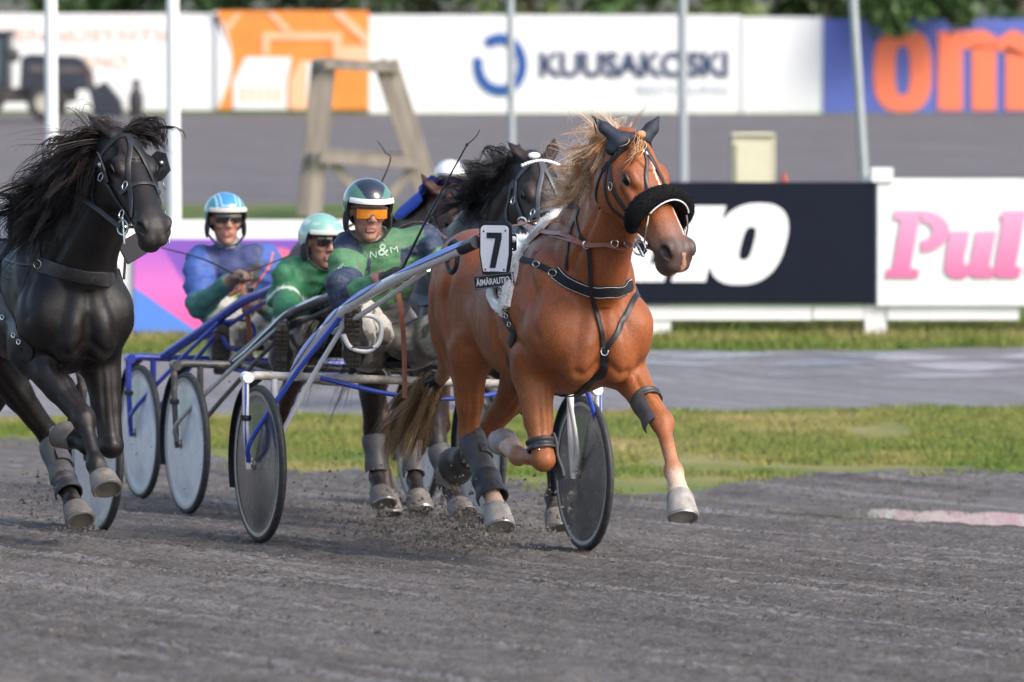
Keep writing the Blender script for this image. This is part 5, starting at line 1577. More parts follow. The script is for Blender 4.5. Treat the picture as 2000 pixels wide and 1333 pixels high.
# ================================================================== SULKIES
m_tyre = M('tyre_rubber', (.030, .031, .034), rough=.6, var=.25, vs=20, dirt=((.15, .13, .12), .55, .8, 26))
m_rim = M('wheel_rim', (.42, .40, .37), rough=.4, var=.15, vs=12, dirt=((.20, .18, .16), .55, .8, 22))
m_disc_g = M('wheel_disc_smoked', (.085, .088, .092), rough=.14, spec=.6, var=.4, vs=4, dirt=((.20, .19, .175), .50, .95, 5), coat=.6)
m_disc_w = M('wheel_disc_clear', (.80, .80, .80), rough=.14, spec=.6, var=.2, vs=5, dirt=((.42, .40, .38), .52, .95, 7), coat=.6)
m_hub = M('hub_metal', (.45, .42, .36), rough=.35, metal=.9)
m_frame_w = M('white_frame_paint', (.82, .82, .82), rough=.3, var=.06, vs=5, coat=.4, dirt=((.34, .30, .26), .64, .76, 30))
m_frame_b = M('blue_frame_paint', (.035, .085, .52), rough=.32, var=.1, vs=5, coat=.4, dirt=((.22, .20, .18), .60, .8, 16))
m_frame_db = M('deep_blue_paint', (.030, .05, .33), rough=.32, var=.15, vs=5, coat=.4, dirt=((.30, .29, .29), .60, .85, 16))
m_frame_k = M('dark_frame_paint', (.055, .052, .055), rough=.4, var=.3, vs=8, coat=.2, dirt=((.24, .21, .18), .50, .75, 14))
m_bar_dirty = M('muddy_bar_paint', (.55, .52, .47), rough=.45, var=.2, vs=6, dirt=((.20, .16, .13), .45, .68, 9))
m_seat = M('seat_vinyl', (.02, .022, .03), rough=.5, var=.2)

def wheel(root, L, disc_mat, r=.355):
    w = G().lathe([(r - .030, -.012), (r - .022, -.017), (r - .008, -.015), (r, -.006), (r + .001, .0), (r, .006), (r - .008, .015), (r - .022, .017), (r - .030, .012)], (0, 0, 0), (0, 1, 0), 72)
    hub = empty('wheel', (0, L, r)); hub.parent = root
    w.build('tyre', m_tyre, hub)
    G().lathe([(r - .045, -.014), (r - .028, -.0165), (r - .028, .0165), (r - .045, .014)], (0, 0, 0), (0, 1, 0), 72).build('rim', m_rim, hub)
    o = 1 if L > 0 else -1
    G().lathe([(.024, -.032), (.06, -.030), (.17, -.021), (.26, -.014), (r - .046, -.011), (r - .040, -.0125)], (0, 0, 0), (0, 1, 0), 72).build('disc_cover', disc_mat, hub)
    G().lathe([(.024, .032), (.06, .030), (.17, .021), (.26, .014), (r - .046, .011), (r - .040, .0125)], (0, 0, 0), (0, 1, 0), 72).build('disc_cover', disc_mat, hub)
    G().lathe([(.0, -.062), (.012, -.060), (.014, -.040), (.028, -.036), (.028, .036), (.014, .040), (.012, .060), (.0, .062)], (0, 0, 0), (0, 1, 0), 20).build('hub', m_hub, hub)
    return hub

def frame_tube(name, pts, r, mat, root, n=26, straight=False, sides=12):
    C = np.asarray(pts, float) if straight else spline(pts, n)
    return G().tube(C, r, sides).build(name, mat, root)

def sulky(fr, roll, label, mats, disc, shaft, group=None, stripes=True, stirrup=True):
    """mats: (cross bar, shaft, stay); shaft: list of (F, L, Z) for the right shaft, mirrored for the left"""
    root = fr.root('sulky'); before = set(bpy.data.objects)
    tag(root, label, 'sulky', 'racing sulkies')
    mb, ms, mt = mats
    W = .78
    mc = m_bar_dirty if mb is m_frame_w else mb
    frame_tube('cross_bar', [(0, -W - .055, .735), (0, -W - .02, .752), (0, -.5, .752), (0, .5, .752), (0, W + .02, .752), (0, W + .055, .735)], .0195, mc, root, straight=True)
    for s_ in (-1, 1):
        wheel(root, s_ * W, disc)
        for k in (-1, 1):                                       # fork blades either side of the wheel
            y0 = s_ * W + k * .068
            fk = G().tube([(0, y0, .74), (.004, y0, .55), (.004, y0 - k * .012, .36), (.003, y0 - k * .014, .33)], [.017, .016, .014, .012], 10)
            fb = fk.build('fork_blade', mb, root)
            if stripes and k * s_ > 0:
                for dy in (.011,): G().ribbon(np.array([(.016, y0 + k * .004, z_) for z_ in np.linspace(.72, .42, 12)]), np.tile((1., -.3 * s_ * -k, 0), (12, 1)), .010, .0025).build('paint_stripe', mt, fb)
            ln = s_ * np.array(shaft[1][1]) / abs(shaft[1][1])
            top = np.array((shaft[3][0], s_ * (abs(shaft[3][1]) + (.012 if k * s_ > 0 else -.03)), shaft[3][2] - .03))
            frame_tube('stay', [top, (top[0] * .62, top[1] * .55 + y0 * .45, top[2] * .60 + .40 * .42), (.08, y0 - k * .004, .47), (.012, y0 - k * .010, .365)], .0115, mt if k * s_ > 0 else mb, root, 22)
            if k * s_ > 0:
                G().lathe([(.024, -.012), (.026, 0), (.024, .012)], (.003, y0, .56), (0, 0, 1), 14).build('fork_clamp', m_pblk, fb)
        G().tube([(-.03, s_ * (W + .06), .742), (.02, s_ * (W + .06), .742)], .026, 12).build('end_knuckle', mb, root)
        SP = [(p[0], s_ * abs(p[1]), p[2]) for p in shaft]
        C = spline(SP, 60); C[2:-2] = (C[:-4] + C[1:-3] + C[2:-2] + C[3:-1] + C[4:]) / 5
        sh = G().tube(C, [.025, .027, .0265, .026, .025, .024], 16).build('shaft', ms, root)
        if stripes:                                             # painted blue flashes: thin shells along the shaft's outer upper side
            for (t0, t1) in ((.03, .24), (.27, .40), (.42, .66), (.70, .97)):
                i0, i1 = int(t0 * 59), int(t1 * 59)
                D = C[i0:i1 + 1]; T_ = np.gradient(D, axis=0); Nn = np.array([nrm(np.cross(np.cross(nrm(t), (.55, -.62, .62)), nrm(t))) for t in T_])
                G().ribbon(D + Nn * .0235, Nn, [.006, .032, .036, .032, .006], .0032).build('paint_flash', mt, sh)
        # lower brace tube under the shaft
        i0, i1 = 14, 46
        D = C[i0:i1]; off = np.stack([np.zeros(len(D)), np.zeros(len(D)), -.045 * np.sin(np.linspace(0, math.pi, len(D))) ** .7 - .010], 1)
        G().tube(D + off + np.array((0, -s_ * .035, 0)), .0125, 10).build('shaft_brace', mb, root)
        if stirrup:
            c_ = np.array((shaft[3][0] + .03, s_ * (abs(shaft[3][1]) - .09), shaft[3][2] - .085))
            pts = [c_ + np.array((.0, s_ * .085, .055)), c_ + np.array((0, -s_ * .02, .072)), c_ + np.array((.0, -s_ * .080, .035)), c_ + np.array((0, -s_ * .075, -.05)), c_ + np.array((0, -s_ * .02, -.095)), c_ + np.array((0, s_ * .06, -.08)), c_ + np.array((.0, s_ * .095, -.02))]
            st = G().tube(spline(pts, 34), .0115, 10).build('stirrup', m_frame_w if mb is m_frame_w else mb, root)
            G().box(c_ + np.array((-.02, 0, -.08)), (.07, .12, .012), bev=.004).build('foot_rest', m_frame_k, st)
        # mudguard shell behind the wheel
        V = []; F = []
        for i, a in enumerate(np.linspace(math.radians(100), math.radians(200), 18)):
            for k in (-.03, .03): V.append((.375 * math.cos(a), s_ * W + k, .355 + .375 * math.sin(a))); V.append((.381 * math.cos(a), s_ * W + k, .355 + .381 * math.sin(a)))
        for i in range(17):
            b = i * 4; F += [(b, b + 2, b + 6, b + 4), (b + 1, b + 5, b + 7, b + 3), (b, b + 4, b + 5, b + 1), (b + 2, b + 3, b + 7, b + 6)]
        G().add(V, F).build('mudguard', m_pblk, root)
    g = G().box((-.16, 0, .83), (.30, .34, .05), bev=.02)
    g.build('seat', m_seat, root)
    for s_ in (-1, 1): frame_tube('seat_strut', [(0, s_ * .16, .752), (-.14, s_ * .13, .79), (-.26, s_ * .13, .81)], .013, mb, root, 12)
    frame_tube('arch_bar', [(.02, -.5, .752), (.12, -.25, .70), (.15, 0, .68), (.12, .25, .70), (.02, .5, .752)], .011, mt, root, 22)
    # the track is banked: the left wheel runs lower than the right, the shafts stay level on the horse
    for o in set(bpy.data.objects) - before:
        if o.type == 'EMPTY' and o.parent == root: o.location.z += -.0506 * o.location.y
        elif o.type == 'MESH' and (o.parent == root or (o.parent and o.parent.type == 'MESH')):
            n = len(o.data.vertices); C = np.zeros(n * 3, np.float32); o.data.vertices.foreach_get('co', C); C = C.reshape(-1, 3)
            C[:, 2] += -.0506 * C[:, 1] * np.clip((1.3 - C[:, 2]) / .5, 0, 1); o.data.vertices.foreach_set('co', C.ravel())
    return root
# ================================================================== DRIVERS
m_body = M('clothing_and_skin', (1, 1, 1), rough=.60, spec=.35, var=.16, vs=22, attr=True, bump=.3, bs=120, rvar=.14, dirt=((.16, .14, .12), .57, .72, 48))
m_sole = M('boot_sole', (.075, .060, .052), rough=.8, var=.35, vs=22, dirt=((.17, .145, .125), .5, .75, 20))

def person_field(J, res=.0085, fres=.0048):
    A = {k: np.asarray(v, float) for k, v in J.items() if k not in ('yaw', 'pitch', 'tilt')}
    pts = np.array([A[k] for k in A]); lo = pts.min(0) - .18; hi = pts.max(0) + .18
    hd = A['head']
    f = Field(*[axis(lo[i], hi[i], res, (hd[i] - .14, hd[i] + .14), fres) for i in range(3)])
    pel, che, nec = A['pelvis'], A['chest'], A['neck']
    sr, sl_ = A['sh_r'], A['sh_l']; lat = nrm(sl_ - sr); fwd = nrm(np.cross(lat, che - pel)); up = nrm(che - pel)
    Rt = np.stack([fwd, lat, up], 1)
    # trunk
    f.ell(pel, (.125, .165, .12), R=Rt, k=.05, pid=1)
    f.cone(pel + up * .02, che, .125, .135, .07, 1, flat=(fwd, .85))
    f.ell(che, (.125, .175, .17), R=Rt, k=.06, pid=1)
    f.cone(sr - lat * -.03, sl_ - lat * .03, .072, .072, .06, 1)
    f.cone(che + up * .10, nec, .09, .062, .05, 1)
    f.cone(nec - up * .01, hd - np.array((0, 0, .06)), .056, .052, .03, 2)
    # arms
    for s_, S in (('r', sr), ('l', sl_)):
        e, w, h_ = A['el_' + s_], A['wr_' + s_], A['ha_' + s_]
        f.cone(S, e, .074, .058, .05, 3); f.cone(e, w, .060, .042, .035, 4)
        for t in (.25, .5, .72): f.cone(S * (1 - t) + e * t + RNG.normal(0, .012, 3), S * (1 - t) + e * t + RNG.normal(0, .03, 3), .058, .052, .03, 3)     # folds of the sleeve
        d = nrm(h_ - w); sd = nrm(np.cross(d, (0, 0, 1))) ; nn = np.cross(sd, d)
        f.ell(h_, (.045, .040, .026), R=np.stack([d, sd, nn], 1), k=.02, pid=5)
        f.cone(w, h_, .034, .032, .02, 5)
        for k in range(4):                                                     # curled fingers
            b = h_ + d * .032 + sd * (-.030 + .020 * k); m1 = b + d * .030 - nn * .012; m2 = m1 - nn * .030 - d * .006; m3 = m2 - d * .026
            for a_, b_, r0, r1 in ((b, m1, .0105, .010), (m1, m2, .010, .0095), (m2, m3, .0095, .008)): f.cone(a_, b_, r0, r1, .005, 5)
        tb_ = h_ + sd * (.036 if s_ == 'r' else -.036); f.cone(tb_ - d * .015, tb_ + d * .030 - nn * .022, .013, .010, .008, 5)
    # legs
    for s_ in ('r', 'l'):
        hp, k_, an, he, to = [A[x + s_] for x in ('hip_', 'kn_', 'an_', 'he_', 'to_')]
        f.cone(hp, k_, .105, .080, .05, 6); f.cone(k_, an, .076, .058, .04, 6)
        for t in (.3, .55, .8): f.cone(hp * (1 - t) + k_ * t + RNG.normal(0, .02, 3), hp * (1 - t) + k_ * t + RNG.normal(0, .045, 3), .075, .07, .03, 6)
        for t in (.2, .5): f.cone(k_ * (1 - t) + an * t + RNG.normal(0, .015, 3), k_ * (1 - t) + an * t + RNG.normal(0, .035, 3), .06, .055, .03, 6)
        f.cone(k_ * .35 + an * .65, an, .060, .052, .03, 7)
        f.cone(he, to, .044, .036, .02, 7, flat=(nrm(np.cross(to - he, (0, 0, 1)) + 1e-6), .95)); f.cone(an, he * .6 + to * .4, .05, .045, .03, 7)
    # head
    yw, pt, tlt = J.get('yaw', 0), J.get('pitch', 0), J.get('tilt', 0)
    R = (Matrix.Rotation(yw, 3, 'Z') @ Matrix.Rotation(pt, 3, 'Y') @ Matrix.Rotation(tlt, 3, 'X'))
    R = np.array(R)
    hw_ = lambda x, y, z: hd + R @ np.array((x, y, z))
    f.ell(hw_(-.005, 0, .03), (.098, .076, .100), R=R, k=.02, pid=8)
    f.ell(hw_(.025, 0, -.055), (.062, .056, .070), R=R, k=.03, pid=8)
    f.ell(hw_(.062, 0, -.112), (.022, .026, .018), R=R, k=.02, pid=8)          # chin
    f.cone(hw_(.085, 0, .022), hw_(.108, 0, -.028), .010, .0145, .012, 8)       # nose
    for s_ in (-1, 1):
        f.ell(hw_(.100, s_ * .013, -.034), (.011, .010, .009), R=R, k=.006, pid=8)
        f.ell(hw_(.066, s_ * .044, -.022), (.022, .022, .018), R=R, k=.02, pid=8)   # cheek bones
        f.ell(hw_(.088, s_ * .032, .014), (.018, .018, .011), R=R, k=.012, cut=True)
        f.ell(hw_(.076, s_ * .032, .012), (.013, .014, .012), R=R, k=.006, pid=8)
        f.cone(hw_(.082, s_ * .012, .034), hw_(.076, s_ * .052, .032), .010, .008, .012, 8)
        f.ell(hw_(.00, s_ * .078, .0), (.022, .010, .032), R=R, k=.008, pid=8)
    f.cone(hw_(.086, -.020, -.068), hw_(.086, .020, -.070), .0065, .0065, .006, 9)
    f.cone(hw_(.086, -.018, -.082), hw_(.086, .018, -.080), .0065, .0065, .006, 9)
    f.cone(hw_(.093, -.013, -.0755), hw_(.093, .013, -.0755), .005, .005, .004, cut=True)
    V, F, I = f.nets(1)
    q0 = V[F]; fn = np.cross(q0[:, 1] - q0[:, 0], q0[:, 3] - q0[:, 0]); N = np.zeros_like(V)
    for i in range(4): np.add.at(N, F[:, i], fn)
    N /= np.linalg.norm(N, axis=1)[:, None] + 1e-12
    cl = np.isin(I, (1, 3, 4, 6))
    V = V + N * (np.where(cl, .009, 0) * (1 - 2 * np.abs(vnoise(V * (1, 1, 1.8), 17, 41))) + np.where(cl, .004, 0) * vnoise(V * (1, 1, 2.2), 52, 43))[:, None]
    Pn = Horse(); Pn.V, Pn.F, Pn.I, Pn.hw, Pn.R, Pn.hd, Pn.A, Pn.Rt = V, F, I, hw_, R, hd, A, Rt
    Pn.hc = (V - hd) @ R
    Pn.tc = (V - che) @ Rt                                                     # chest coordinates: fwd, lateral(left +), up
    return Pn

def attr_shell(name, V, F, col, mat, parent):
    return mesh_np(name, V, F, mat, parent, True, col)
m_helm = M('helmet_shell', (1, 1, 1), rough=.14, spec=.5, var=.05, vs=12, attr=True, coat=.8, rvar=.04, dirt=((.33, .31, .28), .70, .82, 60))
m_lining = M('helmet_lining', (.018, .018, .022), rough=.8)

def helmet(Pn, parent, colfn, band=None, peak=True, r=(.128, .112, .112)):
    hw_, R = Pn.hw, Pn.R
    V, F = [], []; nu, nv = 96, 44
    def lower(az):                                                             # rim height by azimuth (0 = front)
        c = math.cos(az); return .052 if c > .45 else (.052 - (.45 - c) / .35 * .115 if c > .10 else -.063 - .02 * (0.1 - c))
    for j in range(nv + 1):
        for i in range(nu):
            az = 2 * math.pi * i / nu; lo_ = lower(az); s0 = math.asin(max(-.95, min(.9, (lo_ - .035) / r[2])))
            ph = s0 + (math.pi / 2 - s0) * j / nv
            rr = 1.0
            V.append(hw_(-.006 + r[0] * rr * math.cos(ph) * math.cos(az), r[1] * rr * math.cos(ph) * math.sin(az), .035 + r[2] * math.sin(ph)))
    for j in range(nv):
        for i in range(nu): F.append((j * nu + i, j * nu + (i + 1) % nu, (j + 1) * nu + (i + 1) % nu, (j + 1) * nu + i))
    V = np.array(V); n0 = len(V); ctr = hw_(-.006, 0, .02)
    Vin = V + (ctr - V) * .09
    Fi = [tuple(n0 + k for k in f_[::-1]) for f_ in F] + [(i, n0 + i, n0 + (i + 1) % nu, (i + 1) % nu) for i in range(nu)]
    Va = np.vstack([V, Vin]); hc = (Va - Pn.hd) @ R
    col = colfn(hc); col[n0:] = (.015, .015, .018)
    o = attr_shell('helmet', Va, F + Fi, col, m_helm, parent)
    # rim strip and short peak
    rim = [V[i] for i in range(nu)]; G().tube(np.array(rim), .0045, 6, closed=True).build('helmet_rim', m_lining, o)
    if peak:
        pts = [hw_(-.006 + (r[0] + .012) * math.cos(a) * .94, (r[1] + .010) * math.sin(a) * .95, .060 - .006 * math.cos(a)) for a in np.linspace(-.98, .98, 22)]
        N_ = [nrm(p - hw_(-.006, 0, .03)) for p in pts]
        G().ribbon(np.array(pts), np.array(N_), .024, .006).build('helmet_peak', band or m_pipe, o)
    for s_ in (-1, 1):                                                         # chin straps
        C = spline([hw_(.015, s_ * .106, -.055), hw_(.035, s_ * .092, -.085), hw_(.055, s_ * .052, -.125), hw_(.062, 0, -.140)], 18)
        G().tube(C, [.007, .006, .004], 8).build('chin_strap', m_lining, o)
        G().ell(hw_(.005, s_ * .100, -.045), (.040, .012, .050), R).build('ear_pad', m_lining, o)
    return o

def goggles(Pn, parent, lens_mat, frame_mat, z=.012, wrap=True):
    hw_, R = Pn.hw, Pn.R
    V, F = [], []; n = 25
    for i in range(n):
        y = -.070 + .140 * i / (n - 1); x = .108 - 4.6 * y * y
        cut_ = .016 * math.exp(-(y / .014) ** 2)
        for z_ in (z + .024, z + .010, z - .004 + cut_ * .4, z - .024 + cut_): V.append(hw_(x + (.002 if abs(z_ - z) < .015 else 0), y, z_))
    for i in range(n - 1):
        for k in range(3): F.append((i * 4 + k, (i + 1) * 4 + k, (i + 1) * 4 + k + 1, i * 4 + k + 1))
    V = np.array(V); n0 = len(V); c_ = hw_(0, 0, z); V2 = V + (c_ - V) * .03
    Fb = [tuple(n0 + k for k in f_[::-1]) for f_ in F]
    o = mesh_np('goggles', np.vstack([V, V2]), F + Fb, lens_mat, parent, True)
    G().tube(V[0::4], .0055, 6).build('goggle_frame', frame_mat, o)
    G().tube(np.array([hw_(.112, y, z - .022 + .018 * math.exp(-(y / .010) ** 2)) for y in np.linspace(-.018, .018, 13)]), .0030, 6).build('goggle_bridge', frame_mat, o)
    for s_ in (-1, 1): G().tube(spline([hw_(.086, s_ * .070, z + .022), hw_(.05, s_ * .082, z + .016), hw_(.0, s_ * .088, z + .010)], 8), .0035, 6).build('goggle_arm', frame_mat, o)
    return o

def sole(he, to, facing, parent, lat):
    he, to = np.asarray(he, float), np.asarray(to, float); d = nrm(to - he); n_ = nrm(np.asarray(facing) - d * np.dot(facing, d)); s_ = np.cross(n_, d)
    ln = np.linalg.norm(to - he) + .07; c0 = he - d * .035 + n_ * .038
    poly = [(-.026, 0), (-.034, .02), (-.032, ln * .3), (-.029, ln * .45), (-.042, ln * .68), (-.036, ln * .9), (-.015, ln), (.015, ln), (.036, ln * .9), (.042, ln * .68), (.029, ln * .45), (.032, ln * .3), (.034, .02), (.026, 0)]
    ux_ = s_ if np.dot(np.cross(s_, d), n_) > 0 else -s_
    o = G().prism(poly[::-1], c0, ux_, d, .012).build('boot_sole', m_sole, parent, smooth=False)
    for k in range(12):
        t = ln * (.04 + .078 * k); w = np.interp(t, [0, ln * .3, ln * .45, ln * .68, ln * .9, ln], [.028, .030, .026, .038, .032, .014])
        if .36 < t / ln < .50: continue
        for q_ in (-.5, .5): G().box(c0 + d * t + ux_ * q_ * w + n_ * .016, (w * .82, .017, .010), np.stack([ux_, d, n_], 1), bev=.002).build('tread_block', m_sole, o)
    return o
# ------------------------------------------------------------------ the leading sulky and its driver
ROLL = -math.radians(2.9)
def unroll(p): return (p[0], p[1], p[2] + .0506 * p[1] * min(1, max(0, (1.3 - p[2]) / .5)))
SH1 = [(0, -.62, .752)] + [unroll(FR1.px(*a)) for a in ((601, 687, .13), (639, 641, .28), (668, 610, .41), (702, 585, .58), (745, 560, .80), (812, 526, 1.14), (898, 488, 1.56), (925, 476, 1.70))]
sul1 = sulky(FR1, -math.radians(2.9), 'white sulky with blue striped shafts and smoked disc wheels behind the chestnut', (m_frame_w, m_frame_w, m_frame_b), m_disc_g, SH1)
# shaft tips: rubber sleeves and loops
for s_ in (-1, 1):
    G().tube([(1.58, s_ * .376, 1.408), (1.73, s_ * .364, 1.440)], .028, 14).build('shaft_sleeve', m_pblk, sul1)
    C = spline([(1.44, s_ * .38 - .0, 1.42), (1.42, s_ * .385, 1.34), (1.47, s_ * .385, 1.30), (1.52, s_ * .378, 1.34), (1.50, s_ * .372, 1.43)], 20, True)
    G().tube(C, .011, 8, closed=True).build('safety_loop', m_pblk, sul1)

q = FR1.px
J1 = dict(pelvis=(-.18, -.13, .95), chest=(-.02, -.215, 1.245), neck=(.04, -.26, 1.41), head=q(718, 412, .12), sh_r=q(682, 489, .04), sh_l=q(828, 479, .06),
          el_r=q(672, 582, .22), wr_r=q(742, 552, .44), ha_r=q(775, 536, .52), el_l=(.22, .16, 1.12), wr_l=(.46, .06, 1.21), ha_l=(.54, .03, 1.24),
          hip_r=(-.12, -.23, .90), kn_r=(.14, -.36, 1.06), an_r=q(700, 690, .33), he_r=q(691, 695, .37), to_r=q(690, 600, .43),
          hip_l=(-.12, -.02, .90), kn_l=(.34, .06, 1.03), an_l=(.50, .36, .90), he_l=(.52, .44, .87), to_l=(.57, .46, 1.10), yaw=-.10, pitch=.10, tilt=-.02)
D1 = person_field(J1)
SKIN = np.array((.42, .205, .145))
def base_cols(D, jacket, sleeve, cuff, trouser, boot, glove, skin=SKIN, collar=None):
    c = np.zeros((len(D.V), 3)); I = D.I
    for ids, cc in (((0, 1), jacket), ((2, 8), skin), ((3,), sleeve), ((4,), cuff), ((5,), glove), ((6,), trouser), ((7,), boot), ((9,), (.34, .135, .105))): c[np.isin(I, ids)] = cc
    if collar is not None: c[I == 2] = collar
    return c
def col_d1(D):
    V, I, tc, hc = D.V, D.I, D.tc, D.hc
    GR, NV = np.array((.085, .215, .105)), np.array((.030, .045, .085))
    c = base_cols(D, GR, NV, NV, (.20, .185, .165), (.035, .032, .032), (.022, .022, .024))
    t1 = I == 1
    c[t1 & (tc[:, 2] > .085 + .05 * np.abs(tc[:, 1]) * 3) & (np.abs(tc[:, 1]) > .07)] = NV
    c[t1 & (tc[:, 2] < -.10)] = (.12, .12, .12)
    lowb = t1 & (tc[:, 2] < -.20); I = np.where(lowb, 6, I); c[lowb] = (.20, .185, .165)
    c[t1 & (np.abs(np.abs(tc[:, 1]) - .075) < .006) & (tc[:, 2] > -.1) & (tc[:, 2] < .10)] = NV * .7
    c[t1 & (tc[:, 2] > .155)] = GR * .8
    sideR = np.linalg.norm(V - D.A['el_r'], axis=1) < np.linalg.norm(V - D.A['el_l'], axis=1)
    for s_ in ('r', 'l'):
        sd_ = sideR if s_ == 'r' else ~sideR
        S, e, w = D.A['sh_' + s_], D.A['el_' + s_], D.A['wr_' + s_]
        t = (V - S) @ nrm(e - S) / np.linalg.norm(e - S); c[sd_ & (I == 3) & (t > .22) & (t < .58)] = GR
        t = (V - e) @ nrm(w - e) / np.linalg.norm(w - e); c[sd_ & (I == 4) & (t > .35) & (t < .97)] = GR * (.9, 1.05, 1.0)
        c[sd_ & (I == 4) & (t > .97)] = (.20, .11, .08)
    m = (I == 6); n_ = vnoise(V, 42, 51, 3); c = lerp3(c, (.52, .49, .44), m * sstep(.0, .5, vnoise(V, 9, 52) + .4) * .9); c = lerp3(c, (.095, .080, .068), m * sstep(.12, .45, n_) * .85)
    m = np.isin(I, (1, 3, 4)); c = lerp3(c, (.12, .11, .10), m * sstep(.45, .9, vnoise(V, 60, 54)) * .6)
    h = I == 8
    c = lerp3(c, (.30, .10, .075), h * np.exp(-(((hc[:, 0] - .10) / .03) ** 2 + (hc[:, 1] / .03) ** 2 + ((hc[:, 2] + .03) / .03) ** 2)) * .4)
    c = lerp3(c, (.27, .15, .115), h * sstep(.045, .075, -hc[:, 2]) * sstep(.2, .6, vnoise(V, 90, 57) + .5) * .45)
    c = lerp3(c, (.10, .075, .06), h * sstep(.62, .9, vnoise(V, 130, 58)) * .7)
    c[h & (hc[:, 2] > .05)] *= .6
    return np.clip(c, .004, 1)
drv1 = mesh_np('person', D1.V, D1.F, m_body, None, True, col_d1(D1)); FR1.place(drv1)
tag(drv1, 'driver in green and navy jacket, dark helmet and amber goggles leaning beside the chestnut', 'person')
def hc1(hc):
    c = np.tile(np.array((.07, .19, .135)), (len(hc), 1))
    v = (hc[:, 2] - .055) / .1
    c[(hc[:, 0] > -.02) & (np.abs(hc[:, 1]) < .030 + .055 * np.clip(v, 0, 1.4)) & (v > .1)] = (.016, .020, .034)
    return c
helmet(D1, drv1, hc1, m_pipe)
m_amber = M('amber_lens', (.62, .20, .012), rough=.08, spec=.6, var=.15, vs=30, coat=.6)
m_gframe = M('goggle_frame_grey', (.05, .055, .055), rough=.4)
goggles(D1, drv1, m_amber, m_gframe, z=.000)
for s_ in ('r', 'l'): sole(D1.A['he_' + s_], D1.A['to_' + s_], np.array((.94, -.34, .15)), drv1, None)
# lettering and trim on the jacket
bv1 = bvh_of(D1.V, D1.F); D1.bvh = bv1
def letter_on(D, fr, parent, body, u, v, hpx, wpx, mat, rot=0.0, off=.008, bold=.0):
    """lettering laid onto the garment seen at pixel (u,v) (its lower left corner)"""
    a = hit(fr, D, u, v); b = hit(fr, D, u + wpx * math.cos(rot), v - wpx * math.sin(rot)); s = 30.0 / FPX * (fr.ay / 30)
    mid = (a + b) / 2; _, n_, _, _ = D.bvh.find_nearest(Vector(mid)); n_ = np.array(n_)
    ux_ = nrm(b - a); n_ = nrm(n_ - ux_ * np.dot(n_, ux_)); uy_ = np.cross(n_, ux_)
    w = np.linalg.norm(b - a)
    o = text_mesh('jacket_lettering', body, hpx * s * 1.38, mat, parent, a + n_ * off, ux_, uy_, width=w, extrude=.001, bold=bold)
    me = o.data; n = len(me.vertices); C = np.zeros(n * 3); me.vertices.foreach_get('co', C); C = C.reshape(-1, 3)
    for i in range(n):                                                         # wrap onto the cloth
        l_, nn, _, d_ = D.bvh.find_nearest(Vector(C[i]))
        if d_ < .05: C[i] = np.array(l_) + np.array(nn) * (.003 + .001 * (i % 2))
    me.vertices.foreach_set('co', C.astype(np.float32).ravel()); return o
m_print = M('pale_print', (.42, .56, .46), rough=.6)
letter_on(D1, FR1, drv1, 'N', 722, 504, 13, 13, m_print, -.05)
letter_on(D1, FR1, drv1, '&', 737, 500, 24, 22, m_print, -.05, bold=.0008)
letter_on(D1, FR1, drv1, 'M', 763, 495, 13, 15, m_print, .15)
letter_on(D1, FR1, drv1, 'N&M', 652, 530, 11, 24, m_print, .35)
G().tube(np.array([np.array(bv1.find_nearest(Vector(hit(FR1, D1, u, v)))[0]) + (.004, 0, 0) for (u, v) in ((731, 474), (741, 463), (752, 471))]), .0022, 5).build('jacket_emblem', m_print, drv1)
# whip and the reins in the hand
hr = D1.A['ha_r']
w0 = hr + np.array((.02, .0, -.01))
wt = FR1.px(912, 283, .95); wt2 = FR1.px(937, 254, 1.02)
whip = G().tube(spline([w0, w0 * .5 + wt * .5 + np.array((0, 0, .012)), wt], 20), [.008, .0055, .0042, .0035], 8).build('driving_whip', m_pblk, None)
FR1.place(whip); tag(whip, 'long black whip held up by the driver with amber goggles', 'whip')
G().ell(wt, .008).build('whip_knot', m_pblk, whip); G().tube(spline([wt, wt * .5 + wt2 * .5 + np.array((0, .01, .0)), wt2], 8), [.003, .0018], 6).build('whip_lash', m_pblk, whip)
rpts = [hr + np.array((.02, -.01, -.02)), q(880, 492, 1.0), q(940, 455, 1.4), q(1028, 438, 1.86)]
C = spline(rpts, 30); G().ribbon(C, np.tile((.1, -.6, .8), (30, 1)), .016, .003).build('rein', m_brown, horse1)
C = spline([D1.A['ha_l'] + np.array((.02, 0, -.01)), (1.0, .05, 1.46), (1.5, .10, 1.53), (1.86, .12, 1.51)], 30); G().ribbon(C, np.tile((0, .2, 1.), (30, 1)), .016, .003).build('rein', m_brown, horse1)
G().ribbon(spline([hr + np.array((.0, -.012, -.02)), hr + np.array((.02, .01, -.14)), hr + np.array((.01, .03, -.32)), hr + np.array((.02, .03, -.55))], 20), np.tile((1., -.2, .1), (20, 1)), .022, .003).build('rein', m_brown, horse1)
